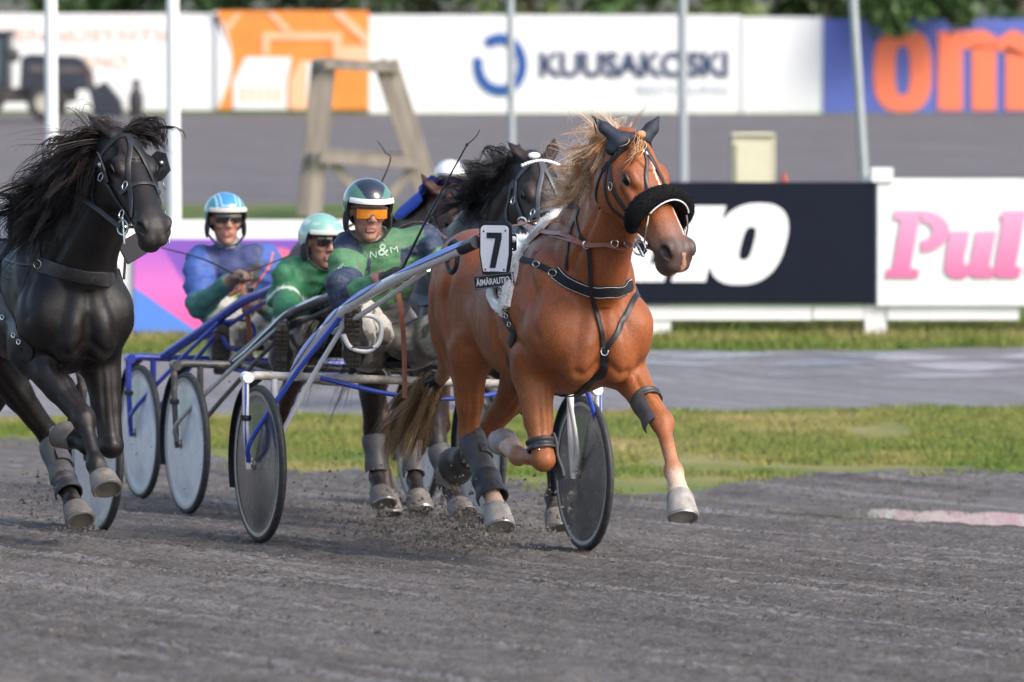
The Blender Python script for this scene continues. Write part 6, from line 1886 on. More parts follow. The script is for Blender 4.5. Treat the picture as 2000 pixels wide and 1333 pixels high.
# ================================================================== THE BLACK HORSE ON THE LEFT
def simple_tack(fr, H, prefix_mats, blinkers=False, white_brow=False):
    mk, mm = prefix_mats; h = H.o; hw = H.hw
    def hs(pts, width, name, mat=mk, th=.004, n=26, off=.003):
        C = spline([hw(*p) for p in pts], n); Pn, Nn = snap(H.bvh, C, off); return G().ribbon(Pn, Nn, width, th).build(name, mat, h)
    hs([(.075, -.115, -.08), (.060, -.10, .02), (.05, -.06, .07), (.045, 0, .085), (.05, .06, .07), (.060, .10, .02), (.075, .115, -.08)], .020, 'browband')
    if white_brow:
        for k in range(-7, 8): G().ell(hw(.048 + .0006 * k * k * .3, k * .0125, .082 - .00045 * k * k), .0085).build('browband_stud', m_pipe, h)
    for s_ in (-1, 1):
        hs([(.07, s_ * .12, -.03), (.17, s_ * .125, -.06), (.28, s_ * .11, -.07), (.40, s_ * .10, -.07), (.47, s_ * .10, -.07)], .020, 'cheek_strap')
        hs([(.05, s_ * .11, -.05), (.10, s_ * .115, -.16), (.15, s_ * .06, -.25)], .018, 'throat_latch')
        hs([(.04, s_ * .006, .09), (.12, s_ * .010, .09), (.20, s_ * .040, .08), (.30, s_ * .075, .06), (.38, s_ * .090, .03), (.46, s_ * .10, -.03)], .020, 'face_strap')
        ring(hw(.475, s_ * .108, -.080), H.R[:, 1] * s_ + np.array((.3, 0, 0)), .034, .0045, mm, h, 'bit_ring', .9)
        G().tube([hw(.44, s_ * .106, -.05), hw(.54, s_ * .106, -.12)], .005, 8).build('bit_bar', mm, h)
        for (x, y, z) in ((.17, .125, -.06), (.34, .088, .05), (.42, .10, -.05)): ring(hw(x, s_ * (y + .006), z), H.R[:, 1] * s_ + H.R[:, 2] * .5, .014, .0026, mm, h, 'buckle', 1.3, 12)
        if blinkers:
            c_ = hw(.17, s_ * .136, .0); ex, ey, ez = H.R[:, 0], H.R[:, 1] * s_, H.R[:, 2]
            axu = nrm(ex); axv = nrm(ez * .92 + ey * (.60 if s_ > 0 else .38))
            poly = [(-.07, -.05), (.05, -.05), (.075, -.01), (.06, .045), (-.03, .055), (-.075, .02)]
            nz2 = np.cross(axu, axv); 
            if np.dot(nz2, ey) < 0: poly = [(a, b) for (a, b) in poly][::-1]; axu2, axv2 = axu, axv
            bl = G(); P_ = [c_ + axu * a + axv * b for (a, b) in poly]; n_ = nrm(np.cross(axu, axv)) * .006; m_ = len(P_)
            bl.add(P_ + [p + n_ for p in P_], [tuple(range(m_ - 1, -1, -1)), tuple(range(m_, 2 * m_))] + [(i, (i + 1) % m_, m_ + (i + 1) % m_, m_ + i) for i in range(m_)])
            b_ = bl.build('blinker', m_boot_d, h, smooth=False); G().ell(c_ + axv * .02 + n_ * 1.5, (.012, .012, .012)).build('blinker_stud', mm, b_)
    hs([(.33, -.10, -.01), (.33, -.07, .06), (.33, 0, .075), (.33, .07, .06), (.33, .10, -.01)], .020, 'noseband')
    G().tube([hw(.475, -.10, -.078), hw(.478, .10, -.078)], .0065, 8).build('bit_mouthpiece', mm, h)

def col_dark(c0, c1, sock=None, muzzle=(.03, .026, .026)):
    def fn(H):
        V, I, hc = H.V, H.I, H.hc
        c = np.tile(np.array(c0), (len(V), 1)); c = lerp3(c, c1, sstep(-.3, .8, vnoise(V, 4, 61)) * .8)
        c = lerp3(c, muzzle, (I == 3) * sstep(.44, .54, hc[:, 0]) * .8)
        nst = np.exp(-(((hc[:, 0] - .565) / .026) ** 2 + ((np.abs(hc[:, 1]) - .074) / .022) ** 2 + ((hc[:, 2] - .006) / .022) ** 2)) * (I == 3)
        c = lerp3(c, (.004, .004, .004), np.clip(nst * 1.3, 0, 1))
        low = np.isin(I, (5, 7)); c = lerp3(c, np.array(c0) * .6, low * .7)
        c = lerp3(c, (.085, .075, .068), low * sstep(.25, .7, vnoise(V, 40, 63)) * .5)
        return np.clip(c, .003, 1)
    return fn

FR4 = Fr(-2.619, 29.86, .09, 21.5)
q = FR4.px
P4 = dict(poll=q(236, 276, 2.55), nose=q(303, 446, 2.93), hs=.92, ws=.85, ear_r=q(172, 226, 2.44), ear_l=q(287, 244, 2.52))
P4['neck'] = [(1.86, 0, 1.20), (2.12, .0, 1.36), (2.30, .01, 1.50), (2.42, .02, 1.62), (2.52, .02, 1.71)]
P4['rf'] = [(2.14, -.15, 1.06), (2.0, -.165, .90), q(164, 818, 2.34), q(187, 905, 2.46), q(199, 930, 2.50), q(207, 962, 2.56)]
P4['lf'] = [(2.14, .15, 1.06), (1.94, .165, .88), q(218, 872, 2.06), q(172, 872, 1.76), q(146, 856, 1.66), q(122, 838, 1.58)]
P4['rh'] = [(.98, -.14, 1.14), (1.22, -.18, .94), q(95, 850, 1.10), q(128, 950, 1.36), q(146, 990, 1.46), q(155, 1022, 1.52)]
P4['lh'] = [(.98, .14, 1.14), (1.10, .17, .92), (.52, .13, .60), (.26, .13, .40), (.16, .13, .33), (.06, .13, .27)]
H4 = horse_field(P4); H4.lid_mat = M('eyelid_black', (.012, .010, .010), rough=.5)
horse4 = finish_horse(FR4, H4, 'horse', col_dark((.0085, .007, .0075), (.024, .015, .012)), 'black trotter with long wavy mane at the left edge', [m_hoof_d] * 4)
simple_tack(FR4, H4, (m_black, m_steel), blinkers=True)
h4 = horse4; hw = H4.hw
skin_strap(FR4, H4, [(78, 518), (120, 530), (165, 541), (205, 546), (240, 541), (257, 530)], .062, m_boot_d, 'breast_strap', .008, extra1=[(2.05, .24, 1.22)], n=40)
skin_strap(FR4, H4, [(76, 470), (77, 495), (78, 518)], .016, m_black, 'neck_strap', n=14)
skin_strap(FR4, H4, [(10, 508), (40, 516), (78, 518)], .012, m_black, 'trace_strap', n=14)
ring(hit(FR4, H4, 78, 516) + np.array((.01, -.014, 0)), (.7, -.7, 0), .018, .0035, m_steel, h4, 'trace_ring')
skin_strap(FR4, H4, [(8, 600), (30, 650), (58, 690)], .05, m_black, 'girth', .006, extra0=[(1.70, -.27, 1.3)], extra1=[(1.78, -.1, .80), (1.78, .1, .80)])
for (u, v) in ((30, 655), (40, 668), (8, 620)): ring(hit(FR4, H4, u, v) + np.array((.01, -.012, 0)), (.4, -.9, 0), .012, .003, m_steel, h4, 'buckle', .8, 12)
C = spline([hw(.475, -.12, -.08), FR4.px(170, 395, 2.55), FR4.px(128, 380, 2.30), FR4.px(60, 405, 2.0), FR4.px(-20, 420, 1.7)], 34)
for i in range(len(C)):
    l_, n_, _, d_ = H4.bvh.find_nearest(Vector(C[i])); l_, n_ = np.array(l_), np.array(n_)
    if np.dot(C[i] - l_, n_) < .014: C[i] = l_ + n_ * .014
G().ribbon(C, np.tile((.5, -.7, .5), (34, 1)), .018, .004).build('rein', m_black, h4)
# checked card hanging at the far side of the breast
cc4 = FR4.px(258, 486, 2.10); G().box(cc4, (.012, .10, .10), np.array(Matrix.Rotation(.5, 3, 'X')), bev=.003).build('number_card', m_pblk, h4)
G().tube([cc4 + (0, -.03, -.04), (2.10, .22, 1.20)], .006, 6).build('card_strap', m_black, h4)
# plate on the saddle, mostly out of the picture
pc4 = FR4.px(-4, 425, 1.75); G().prism([(-.07, -.10), (.07, -.10), (.075, .08), (.05, .105), (-.05, .105), (-.075, .08)], pc4, ux, UZ, .012).build('number_plate', m_pblk, h4, smooth=False)
G().prism([(-.058, -.088), (.058, -.088), (.062, .07), (.04, .09), (-.04, .09), (-.062, .07)], pc4 + nz_ * .011, ux, UZ, .004).build('plate_face', m_plate, h4, smooth=False)
# mane, forelock
BK = [(.010, .009, .011), (.016, .014, .016), (.024, .020, .022), (.030, .018, .014)]
cr = spline([hw(-.02, 0, .03), (2.42, .02, 1.76), (2.26, .01, 1.65), (2.08, 0, 1.56), (1.88, 0, 1.50)], 50)
A_ = lock_curves(list(cr[3:30]), [np.array((-.45, -.85, -.05))] * 27, .38, np.array((-.55, -.45, -1.0)), 6, .18, 11, .10, 71, droop=.5)
B_ = lock_curves(list(cr[24:]), [np.array((-.4, -.85, -.05))] * 26, .34, np.array((-.50, -.65, -.80)), 6, .25, 11, .12, 72, droop=.45)
hair('mane', clump(np.concatenate([A_, B_]), 15, .011, 73), .0010, .0024, BK, h4, 74, ng=len(A_) + len(B_))
C_ = lock_curves(list(cr[:34]), [np.array((-.35, -.6, .55))] * 34, .24, np.array((-.45, -.75, -.60)), 3, .45, 12, .09, 75, droop=.7)
hair('mane', clump(C_, 5, .008, 76, .6), .0006, .0012, [(.06, .028, .018), (.018, .014, .014), (.014, .013, .015), (.012, .011, .013)], h4, 77)
hair('forelock', clump(lock_curves([hw(.0, .02 + .008 * k, .07) for k in range(8)], [np.array((-.1, .5, .8))] * 8, .16, np.array((.1, .95, -.9)), 5, .15, 11, .04, 78, droop=1.0), 14, .008, 79), .0010, .0022, BK, h4, 80)
tr = [np.array((.74, 0, 1.30)) + RNG.normal(0, .02, 3) for _ in range(30)]
hair('tail', clump(lock_curves(tr, [np.array((-.9, 0, .1))] * 30, .8, np.array((-.5, -.1, -.9)), 2, .10, 12, .03, 81), 12, .012, 82), .0014, .0026, BK, h4, 83)
# shin boots
r4 = [np.asarray(p, float) for p in P4['rh']]
leg_shell('hind_shin_boot', r4[2] * .80 + r4[3] * .20, r4[2] * .02 + r4[3] * .98, .050, .046, m_boot, parent=h4, arc=4.6, ang=.4, th=.008)
leg_shell('hind_shin_flap', r4[2] * .97 + r4[3] * .03, r4[2] * .35 + r4[3] * .65, .054, .056, m_boot, parent=h4, arc=1.8, ang=.6, th=.006)
leg_shell('fetlock_boot', r4[2] * .15 + r4[3] * .85, r4[3] * .6 + r4[4] * .4, .050, .054, m_boot_d, parent=h4, arc=4.6, ang=.2, th=.006)
sul4 = sulky(FR4, -math.radians(2.9), 'dark sulky of the black horse with one pale disc wheel showing', (m_frame_k, m_frame_k, m_frame_k), m_disc_w, SH1, stripes=False)

# ================================================================== THE SECOND ROW
FR2 = Fr(-.89, 33.27, -.111, 20)
q = FR2.px
P2 = dict(poll=q(1046, 322, 2.60), nose=q(1092, 500, 2.98), ear_r=q(992, 277, 2.54), ear_l=q(1083, 270, 2.56), hs=1.0)
P2['neck'] = [(1.86, 0, 1.22), (2.14, .02, 1.40), (2.32, .05, 1.54), (2.45, .07, 1.67), (2.55, .09, 1.76)]
P2['rf'] = [(2.14, -.17, 1.09), (1.96, -.185, .90), q(853, 862, 2.04), q(880, 955, 2.18), q(893, 985, 2.26), q(905, 1012, 2.33)]
P2['lf'] = [(2.14, .17, 1.09), (2.0, .185, .90), q(1078, 868, 2.16), q(1080, 970, 2.12), q(1085, 1000, 2.18), q(1090, 1034, 2.22)]
P2['rh'] = [(.98, -.15, 1.16), (1.14, -.19, .94), q(728, 838, .86), q(736, 930, .92), q(742, 958, .99), q(748, 988, 1.04)]
P2['lh'] = [(.98, .15, 1.16), (1.08, .18, .94), q(798, 838, .62), q(810, 938, .80), q(815, 965, .88), q(820, 1000, .93)]
H2 = horse_field(P2, .016, .009); H2.lid_mat = H4.lid_mat
horse2 = finish_horse(FR2, H2, 'horse', col_dark((.022, .015, .013), (.036, .024, .020)), 'dark brown trotter with white studded browband behind the chestnut mane', [m_hoof_d] * 4)
simple_tack(FR2, H2, (M('grey_strap', (.07, .075, .085), rough=.4), m_steel), white_brow=True)
hw = H2.hw
cr = spline([hw(-.02, 0, .03), (2.44, .07, 1.80), (2.28, .05, 1.70), (2.12, .02, 1.60), (1.96, 0, 1.53)], 46)
GB = lock_curves(list(cr[9:30]), [np.array((-.3, -.8, .35))] * 21, .19, np.array((-.30, -.75, -.65)), 8, .32, 11, .10, 91, droop=.9)
hair('mane', clump(GB, 12, .011, 93), .0011, .0024, BK[:3], horse2, 94, ng=len(GB))
G().ell(hw(.020, -.03, .088), (.016, .030, .014), H2.R).build('white_rosette', m_pipe, horse2)
tr = [np.array((.74, 0, 1.30)) + RNG.normal(0, .02, 3) for _ in range(30)]
hair('tail', clump(lock_curves(tr, [np.array((-.9, 0, -.2))] * 30, .85, np.array((-.35, -.2, -.9)), 2, .12, 12, .03, 95), 12, .012, 96), .0014, .0026, BK, horse2, 97)
for key, a0, a1 in (('rf', .15, .95), ('rh', .15, .9), ('lh', .15, .9)):
    a_, b_ = np.asarray(P2[key][2], float), np.asarray(P2[key][3], float)
    leg_shell('shin_boot', a_ * (1 - a0) + b_ * a0, a_ * (1 - a1) + b_ * a1, .048, .045, m_boot, parent=horse2, arc=4.8, ang=.2, th=.008)
skin_strap(FR2, H2, [(960, 560), (1010, 575), (1060, 560)], .05, m_black, 'breast_strap', .006, extra0=[(1.9, -.28, 1.2), (2.15, -.24, 1.18)], extra1=[(2.15, .24, 1.18), (1.9, .28, 1.2)])
SH2 = [unroll(FR2.px(*a)) for a in ((455, 708, 0), (490, 680, .12), (528, 646, .28), (566, 614, .44), (612, 593, .68), (660, 574, .98))] + [(1.40, -.32, 1.275), (1.70, -.335, 1.36)]
sul2 = sulky(FR2, -math.radians(2.9), 'black and silver sulky with milky disc wheels carrying the driver in green', (m_frame_k, m_frame_k, M('silver_frame', (.32, .32, .33), rough=.35, metal=.5, dirt=((.20, .17, .15), .5, .75, 18))), m_disc_w, SH2, stripes=False)
for s_ in (-1, 1):
    C = spline([(p[0], s_ * abs(p[1]), p[2]) for p in SH2], 60)
    for (t0, t1) in ((.05, .45), (.5, .66), (.7, .98)):
        D_ = C[int(t0 * 59):int(t1 * 59) + 1]; T_ = np.gradient(D_, axis=0); Nn = np.array([nrm(np.cross(np.cross(nrm(t), (.5, -.55, .7)), nrm(t))) for t in T_])
        G().ribbon(D_ + Nn * .0285, Nn, [.006, .024, .026, .024, .006], .003).build('paint_flash', m_pipe, sul2)
bv_ = None
FR3 = Fr(-1.234, 35.27, -.177, 20)
q = FR3.px
P3 = dict(poll=q(866, 384, 2.50), nose=q(948, 486, 2.80), ear_r=q(821, 338, 2.46), ear_l=q(905, 345, 2.44), hs=1.0, roll=.2)
P3['neck'] = [(1.86, 0, 1.22), (2.10, .02, 1.36), (2.26, .03, 1.46), (2.37, .04, 1.53), (2.44, .05, 1.58)]
P3['rf'] = [(2.14, -.17, 1.09), (1.96, -.185, .90), (2.20, -.19, .58), (2.22, -.18, .30), (2.26, -.18, .20), (2.30, -.18, .10)]
P3['lf'] = [(2.14, .17, 1.09), (1.94, .185, .90), (2.02, .19, .52), (1.80, .19, .46), (1.70, .19, .44), (1.62, .19, .42)]
P3['rh'] = [(.98, -.15, 1.16), (1.10, -.19, .94), (.60, -.16, .60), (.42, -.16, .36), (.36, -.16, .28), (.30, -.16, .20)]
P3['lh'] = [(.98, .15, 1.16), (1.18, .19, .94), (1.02, .16, .56), (1.20, .15, .28), (1.28, .15, .19), (1.34, .15, .09)]
H3 = horse_field(P3, .016, .009); H3.lid_mat = H4.lid_mat
horse3 = finish_horse(FR3, H3, 'horse', col_dark((.050, .022, .016), (.085, .036, .024)), 'bay trotter with blue neck cover between the driver and the dark brown horse', [m_hoof_d] * 4)
simple_tack(FR3, H3, (m_black, m_steel))
hw = H3.hw
cr = spline([hw(-.02, 0, .03), (2.36, .04, 1.64), (2.20, .03, 1.57), (2.02, 0, 1.53), (1.88, 0, 1.50)], 40)
hair('mane', clump(lock_curves(list(cr[24:]), [np.array((-.4, -.6, .3))] * 16, .18, np.array((-.5, -.85, -.6)), 4, .25, 12, .06, 101, droop=.4), 10, .011, 102), .0014, .0028, [(.012, .009, .009), (.03, .016, .012)], horse3, 103)
m_bluec = M('royal_blue_cloth', (.02, .06, .42), rough=.8, var=.1, vs=30, bump=.2, bs=90)
C = spline([hw(-.03, 0, .05), (2.36, .04, 1.68), (2.26, .03, 1.63), (2.12, .02, 1.60)], 14)
V, F = [], []
for i, p in enumerate(C):
    wdt = np.interp(i, [0, 3, 13], [.12, .125, .05])
    for k, a in enumerate(np.linspace(-1.5, 1.5, 13)):
        pt = p + np.array((0, math.sin(a) * wdt, math.cos(a) * wdt * .75 - .05))
        l_, n_, _, d_ = H3.bvh.find_nearest(Vector(pt)); V.append(np.array(l_) + np.array(n_) * .030)
n0 = len(V)
for i in range(13):
    for k in range(12): F.append((i * 13 + k, i * 13 + k + 1, (i + 1) * 13 + k + 1, (i + 1) * 13 + k))
V = np.array(V); Vi = V.copy(); Vi[:, 2] -= .012
mesh_np('neck_cover', np.vstack([V, Vi]), F + [tuple(n0 + j for j in f_[::-1]) for f_ in F], m_bluec, horse3)
SH3 = [unroll(FR3.px(*a)) for a in ((318, 698, 0), (352, 675, .14), (392, 648, .30), (432, 619, .48), (478, 587, .70), (530, 566, 1.0))] + [(1.40, -.34, 1.29), (1.70, -.335, 1.37)]
sul3 = sulky(FR3, -math.radians(2.9), 'deep blue sulky with milky disc wheels carrying the driver in blue', (m_frame_db, m_frame_db, m_frame_db), m_disc_w, SH3, stripes=False)

# ------------------------------------------------------------------ driver in green
q = FR2.px
J2 = dict(pelvis=(-.16, -.10, .95), chest=q(632, 560, -.02), neck=q(630, 510, .02), head=q(628, 474, .09), sh_r=q(566, 536, 0), sh_l=q(700, 528, .03),
          el_r=q(560, 606, .18), wr_r=q(606, 608, .42), ha_r=q(628, 598, .50), el_l=(.2, .20, 1.10), wr_l=(.44, .06, 1.16), ha_l=(.52, .03, 1.17),
          hip_r=(-.12, -.20, .92), kn_r=q(570, 640, .16), an_r=q(552, 700, .34), he_r=q(548, 722, .38), to_r=q(552, 640, .46),
          hip_l=(-.12, .02, .92), kn_l=(.18, .14, 1.06), an_l=(.40, .38, .90), he_l=(.42, .44, .87), to_l=(.47, .46, 1.10), yaw=.16, pitch=.02)
D2 = person_field(J2, .011, .006)
def col_d2(D):
    V, I, tc, hc = D.V, D.I, D.tc, D.hc; GR = np.array((.035, .165, .08))
    c = base_cols(D, GR, GR, GR, (.40, .39, .36), (.040, .036, .034), (.02, .02, .022), collar=(.11, .11, .12))
    m = I == 1
    for (a, b, r) in ((.03, -.02, .05), (-.05, -.03, .045)): c[m & (tc[:, 0] > 0) & (np.hypot(tc[:, 1] - a, tc[:, 2] - b) < r) & (vnoise(V, 120, 111) > -.1)] = (.45, .55, .50)
    t = (V - D.A['el_r']) @ nrm(D.A['wr_r'] - D.A['el_r'])
    c[(I == 3) & (np.abs((V - D.A['sh_r']) @ nrm(D.A['el_r'] - D.A['sh_r']) - .17) < .008)] = (.5, .55, .5)
    c = lerp3(c, (.09, .075, .065), (I == 6) * sstep(.1, .5, vnoise(V, 28, 112)) * .7)
    c = lerp3(c, (.10, .10, .09), np.isin(I, (1, 3, 4)) * sstep(.4, .9, vnoise(V, 50, 113)) * .4)
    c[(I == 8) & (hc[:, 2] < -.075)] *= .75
    return np.clip(c, .004, 1)
drv2 = mesh_np('person', D2.V, D2.F, m_body, None, True, col_d2(D2)); FR2.place(drv2)
tag(drv2, 'driver in bright green jacket with speckled pale green helmet and dark sunglasses', 'person')
helmet(D2, drv2, lambda hc: lerp3(np.tile(np.array((.22, .45, .38)), (len(hc), 1)), (.60, .68, .62), sstep(0, .5, vnoise(hc, 45, 115))), M('pale_rim', (.55, .58, .52), rough=.4))
m_dlens = M('dark_lens', (.012, .010, .010), rough=.06, spec=.6, coat=.8)
goggles(D2, drv2, m_dlens, m_gframe)
for s_ in ('r', 'l'): sole(D2.A['he_' + s_], D2.A['to_' + s_], np.array((.94, -.34, .15)), drv2, None)
# ------------------------------------------------------------------ driver in blue
q = FR3.px
J3 = dict(pelvis=(-.16, -.10, .97), chest=q(456, 552, -.02), neck=q(446, 484, .0), head=q(440, 430, .07), sh_r=q(388, 511, 0), sh_l=q(522, 509, .0),
          el_r=q(388, 598, .20), wr_r=q(442, 556, .46), ha_r=q(466, 540, .54), el_l=q(548, 610, .14), wr_l=q(512, 600, .42), ha_l=q(496, 596, .48),
          hip_r=(-.12, -.22, .95), kn_r=q(428, 610, .20), an_r=q(432, 690, .34), he_r=q(431, 712, .36), to_r=q(436, 640, .46),
          hip_l=(-.12, .02, .95), kn_l=q(520, 640, .18), an_l=(.40, .36, .92), he_l=(.42, .42, .88), to_l=(.47, .44, 1.10), yaw=-.10, pitch=.0)
D3 = person_field(J3, .011, .006)
def col_d3(D):
    V, I, tc, hc = D.V, D.I, D.tc, D.hc; BL = np.array((.05, .105, .34))
    c = base_cols(D, (.07, .075, .09), BL, (.05, .17, .14), (.44, .43, .39), (.036, .033, .034), (.20, .13, .10), collar=(.50, .50, .49))
    m = I == 1
    c[m & (np.abs(tc[:, 1]) > .10)] = BL; c[m & (tc[:, 2] < -.10)] = (.055, .12, .12); c[m & (tc[:, 2] > .12)] = (.045, .06, .16)
    c[m & (tc[:, 0] > 0) & (np.abs(tc[:, 1] - .09 * (tc[:, 2] / .05) - .07) < .016) & (tc[:, 2] < .07) & (tc[:, 2] > -.03)] = (.70, .13, .06)
    c[m & (tc[:, 0] > 0) & (tc[:, 1] < .045) & (tc[:, 1] > -.06) & (tc[:, 2] > .045) & (tc[:, 2] < .065) & (vnoise(V, 150, 121) > -.2)] = (.62, .12, .09)
    c[m & (tc[:, 0] > 0) & (tc[:, 1] < .0) & (tc[:, 1] > -.07) & (tc[:, 2] > .018) & (tc[:, 2] < .028)] = (.45, .50, .06)
    c[m & (tc[:, 0] > 0) & (tc[:, 1] < .02) & (tc[:, 1] > -.07) & (tc[:, 2] > -.02) & (tc[:, 2] < .012) & (vnoise(V, 110, 122) > -.1)] = (.32, .32, .34)
    c = lerp3(c, (.10, .09, .08), (I == 6) * sstep(.3, .7, vnoise(V, 28, 123)) * .6)
    c = lerp3(c, (.10, .14, .13), np.isin(I, (1, 3, 4)) * sstep(.4, .9, vnoise(V, 40, 124)) * .4)
    return np.clip(c, .004, 1)
drv3 = mesh_np('person', D3.V, D3.F, m_body, None, True, col_d3(D3)); FR3.place(drv3)
tag(drv3, 'driver in blue jacket and light blue helmet with raised right hand', 'person')
def hc3(hc):
    c = np.tile(np.array((.05, .27, .30)), (len(hc), 1)); a = np.abs(hc[:, 1])
    c[(hc[:, 0] > 0) & (a < .062)] = (.05, .24, .50); c[(hc[:, 0] > 0) & (np.abs(a - .062) < .004)] = (.45, .65, .72)
    c[(hc[:, 0] > 0) & (np.abs(a - .040) < .003) & (hc[:, 2] > .075)] = (.40, .60, .72); c[(hc[:, 0] > 0) & (a < .04) & (np.abs(hc[:, 2] - .078) < .003)] = (.40, .60, .72)
    return c
helmet(D3, drv3, hc3, M('helmet_edge_cream', (.55, .52, .46), rough=.4))
goggles(D3, drv3, m_dlens, m_dlens)
for s_ in ('r', 'l'): sole(D3.A['he_' + s_], D3.A['to_' + s_], np.array((.94, -.34, .15)), drv3, None)
w3 = D3.A['ha_r']
wh3 = G().tube(spline([w3, q(400, 508, .6), q(330, 488, .7), q(268, 474, .8)], 16), [.006, .004, .003], 7).build('driving_whip', m_pblk, None); FR3.place(wh3)
tag(wh3, 'thin dark whip held level by the driver in blue', 'whip')
G().tube([w3 - (wh3.data.vertices[0].co.to_tuple()[0] * 0, 0, 0), w3 + np.array((0, .0, -.02))], .011, 8).build('whip_grip', m_pblk, wh3)
G().ribbon(spline([w3 + np.array((.02, .01, -.01)), q(480, 590, .62), q(486, 640, .60), q(488, 700, .55)], 16), np.tile((1., -.2, .1), (16, 1)), .026, .004).build('rein', m_brown, horse3)
G().box(q(488, 566, .60), (.03, .045, .03), bev=.004).build('rein_buckle', m_steel, horse3)
w2 = D2.A['ha_r']
wh2 = G().tube(spline([w2, q(690, 470, 1.0), q(757, 325, 1.6), q(750, 300, 1.65), q(735, 275, 1.68)], 20), [.006, .004, .003, .0025], 7).build('driving_whip', m_pblk, None); FR3.place(wh2)
bpy.data.objects.remove(wh2, do_unlink=True)
q = FR2.px
wh2 = G().tube(spline([w2, q(700, 450, .75), q(760, 322, .95), q(752, 298, .98), q(737, 275, 1.0)], 22), [.006, .004, .003, .0022], 7).build('driving_whip', m_pblk, None); FR2.place(wh2)
tag(wh2, 'thin dark whip of the driver in green rising behind the dark helmet', 'whip')
G().tube([w2, w2 + np.array((.01, .02, .05))], .010, 8).build('whip_grip', m_pblk, wh2)
for fr_, D_, h_ in ((FR2, D2, horse2), (FR3, D3, horse3)):
    for s_, L_ in (('r', -.10), ('l', .10)):
        a_ = D_.A['ha_' + s_]; G().ribbon(spline([a_, (1.0, L_, 1.42), (1.75, L_ * 1.6, 1.54), (2.3, L_ * 2.2, 1.48)], 20), np.tile((0, .2, 1.), (20, 1)), .018, .003).build('rein', m_brown, h_)

# ================================================================== PEOPLE AND TRACTOR IN THE BACKGROUND
def standing(x, y, hgt, yaw, res):
    k = hgt / 1.78
    J = dict(pelvis=(0, 0, .98 * k), chest=(.01, 0, 1.28 * k), neck=(.0, 0, 1.48 * k), head=(.03, 0, 1.62 * k), sh_r=(0, -.19 * k, 1.43 * k), sh_l=(0, .19 * k, 1.43 * k),
             el_r=(-.02, -.25, 1.16 * k), wr_r=(.08, -.25, .95 * k), ha_r=(.11, -.24, .88 * k), el_l=(-.02, .25, 1.16 * k), wr_l=(.08, .25, .95 * k), ha_l=(.11, .24, .88 * k),
             hip_r=(0, -.10, .93 * k), kn_r=(.03, -.11, .50 * k), an_r=(0, -.11, .09 * k), he_r=(-.03, -.11, .05), to_r=(.16, -.13, .045),
             hip_l=(0, .10, .93 * k), kn_l=(.03, .11, .50 * k), an_l=(0, .11, .09 * k), he_l=(-.03, .11, .05), to_l=(.16, .13, .045))
    return person_field(J, res, res * .6)
x6, y6 = (877 - 1000) * 47.5 / FPX, 47.5
D6 = standing(0, 0, 1.80, 0, .018)
p6 = mesh_np('person', D6.V, D6.F, m_body, None, True, base_cols(D6, (.05, .05, .07), (.05, .05, .07), (.05, .05, .07), (.06, .055, .05), (.02, .02, .02), (.25, .14, .10)))
p6.location = (x6, y6, float(height(x6, y6)) if 'height' in globals() else -.37); p6.rotation_euler = (0, 0, -math.pi / 2 + .3)
tag(p6, 'person in white helmet half hidden behind the bay and the dark brown horse', 'person')
helmet(D6, p6, lambda hc: np.tile(np.array((.80, .80, .82)), (len(hc), 1)), m_pipe); goggles(D6, p6, m_dlens, m_gframe)
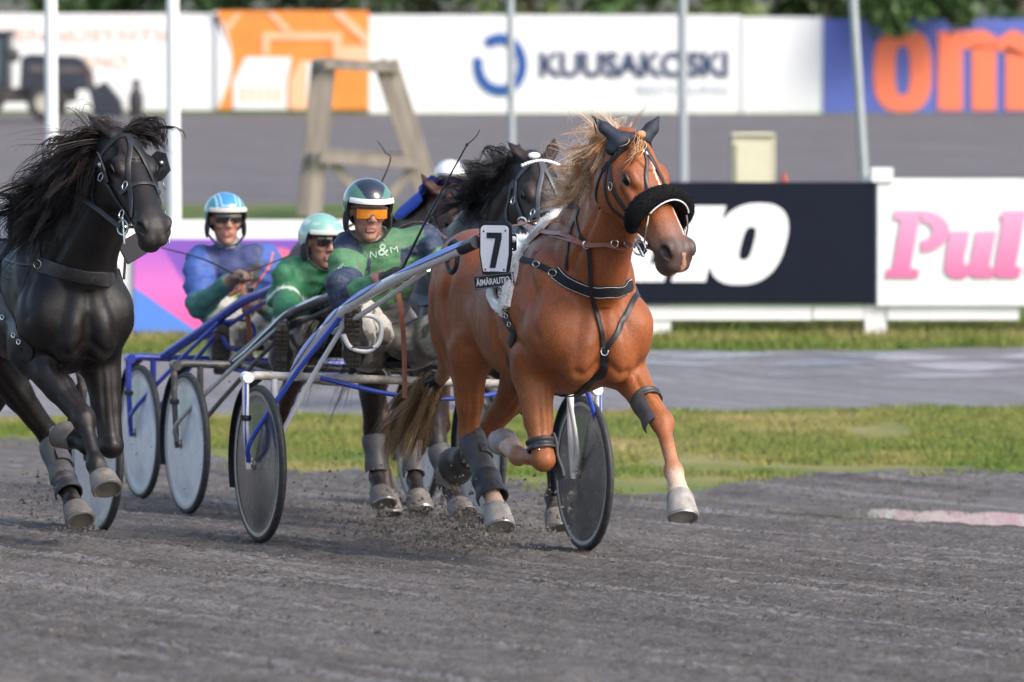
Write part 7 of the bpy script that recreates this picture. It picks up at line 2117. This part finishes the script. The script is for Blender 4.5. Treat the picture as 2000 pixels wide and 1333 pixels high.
if 'height' in globals():
    x7, y7 = (266 - 1000) * 116. / FPX, 116.0; z7 = float(height(x7, y7))
    bo = empty('bollard', (x7, y7, z7)); tag(bo, 'dark rounded bollard in front of the white banner beside the tractor', 'bollard')
    m_bol = M('dark_bollard', (.035, .032, .035), rough=.6)
    G().lathe([(.10, -.02), (.115, .10), (.135, .28), (.12, .42), (.07, .50), (.05, .53)], (0, 0, 0), (0, 0, 1), 20, caps=True).build('bollard_body', m_bol, bo)
    G().ell((0, 0, .60), (.075, .075, .085)).build('bollard_cap', m_bol, bo)
    # --- tractor
    YT2 = 113.0
    m_trk = M('tractor_dark', (.030, .034, .05), rough=.4, var=.2); m_trg = M('tractor_grey', (.10, .09, .085), rough=.7, var=.3); m_glass = M('cab_glass', (.16, .26, .24), rough=.1, spec=.6)
    gz = float(height(-8.5, YT2)); tr_ = empty('tractor', at(40, 232, YT2)); tag(tr_, 'dark tractor parked in front of the left banner', 'tractor')
    def tbx(name, u0, u1, v0, v1, dep, mat, dy=0, bev=.04):
        a = at(u0, v1, YT2); b = at(u1, v0, YT2); return wb(G().box(((a[0] + b[0]) / 2, YT2 + dy, (a[2] + b[2]) / 2), (b[0] - a[0], dep, b[2] - a[2]), bev=bev).build(name, mat, None), tr_)
    def tpoly(name, pts, dep, mat, dy=0):
        P_ = [at(u, v, YT2) for (u, v) in pts]; return wb(G().prism([(p[0], p[2]) for p in P_][::-1], (0, YT2 + dy + dep / 2, 0), (1, 0, 0), (0, 0, 1), dep).build(name, mat, None, smooth=False), tr_)
    tpoly('bonnet', [(40, 176), (44, 112), (60, 106), (150, 110), (168, 122), (176, 176)], .62, m_trk); tpoly('bonnet_stripe', [(60, 128), (160, 132), (164, 142), (60, 140)], .64, m_trg)
    tpoly('bonnet_grille', [(168, 126), (180, 140), (186, 180), (174, 180)], .54, m_trg); tbx('chassis', -90, 150, 172, 200, .5, m_trg)
    tpoly('weight_block', [(176, 176), (206, 160), (236, 196), (244, 228), (186, 228)], .7, m_trk)
    cab = tbx('cab', -80, 20, 70, 170, .9, m_glass, bev=.05)
    for (u0, u1) in ((-84, -76), (8, 20), (-34, -28)): tbx('cab_post', u0, u1, 66, 172, .94, m_trk, bev=.01)
    tbx('cab_roof', -88, 26, 60, 72, 1.0, m_trk, bev=.03)
    tbx('mudguard', -95, 2, 150, 166, 1.0, m_trk)
    tbx('light', 166, 174, 138, 146, .64, m_red, bev=.01)
    wb(G().ell(at(28, 108, YT2) + (0, -.1, 0), (.11, .11, .13)).build('headrest', m_trg, None), tr_)
    tbx('exhaust', 100, 106, 70, 116, .06, m_trg, .2, .01)
    def twheel(u, v, r, w, dy):
        c_ = at(u, v, YT2) + (0, dy, 0); hub = empty('wheel', c_); wb(hub, tr_)
        o1 = G().lathe([(r * .55, -w / 2), (r * .92, -w / 2), (r, -w * .35), (r, w * .35), (r * .92, w / 2), (r * .55, w / 2)], (0, 0, 0), (0, 1, 0), 40).build('tyre', m_tyre, hub)
        G().lathe([(0, -w * .3), (r * .3, -w * .36), (r * .56, -w * .42), (r * .56, w * .42), (0, w * .3)], (0, 0, 0), (0, 1, 0), 30).build('rim', M('wheel_rim_cream', (.40, .38, .32), rough=.6), hub)
    for dy in (-.45, .45): twheel(92, 200, .31, .2, dy); twheel(-45, 180, .48, .28, dy)

# ================================================================== FLYING SOIL
fl_ = []
for (u, v, y, n_, su, sv) in ((890, 1035, 29.3, 620, 75, 26), (800, 1000, 31.5, 220, 60, 30), (960, 985, 29.2, 160, 70, 45), (1010, 1040, 28.7, 90, 45, 20), (70, 960, 29.0, 60, 35, 28), (60, 1000, 28.6, 40, 30, 20),
                               (640, 950, 31.5, 40, 40, 60), (700, 880, 31, 24, 90, 50), (480, 830, 30, 10, 220, 60), (1080, 1020, 29, 30, 25, 25), (300, 905, 30.0, 14, 150, 60), (920, 1055, 28.9, 260, 60, 16), (760, 1030, 30.5, 200, 60, 16), (150, 1030, 29.2, 60, 40, 10)):
    for _ in range(int(n_ * 1.5)):
        uu, vv, y_ = u + random.gauss(0, su), v + random.gauss(0, sv), y + random.gauss(0, .35)
        p_ = [(uu - 1000) * y_ / FPX, y_, HC - (vv - VH) * y_ / FPX]
        zmin = (float(height(p_[0], y_)) if 'height' in globals() else 0) + .01
        p_[2] = max(p_[2], zmin + random.random() * .02); fl_.append(p_)
fl_ = np.array(fl_)
if 'crumbs' in globals():
    crumbs('flying_soil', fl_, np.abs(RNG.normal(0, .0055, len(fl_))) + .0026, 'dark clods of wet soil thrown up behind the hooves', 'soil')
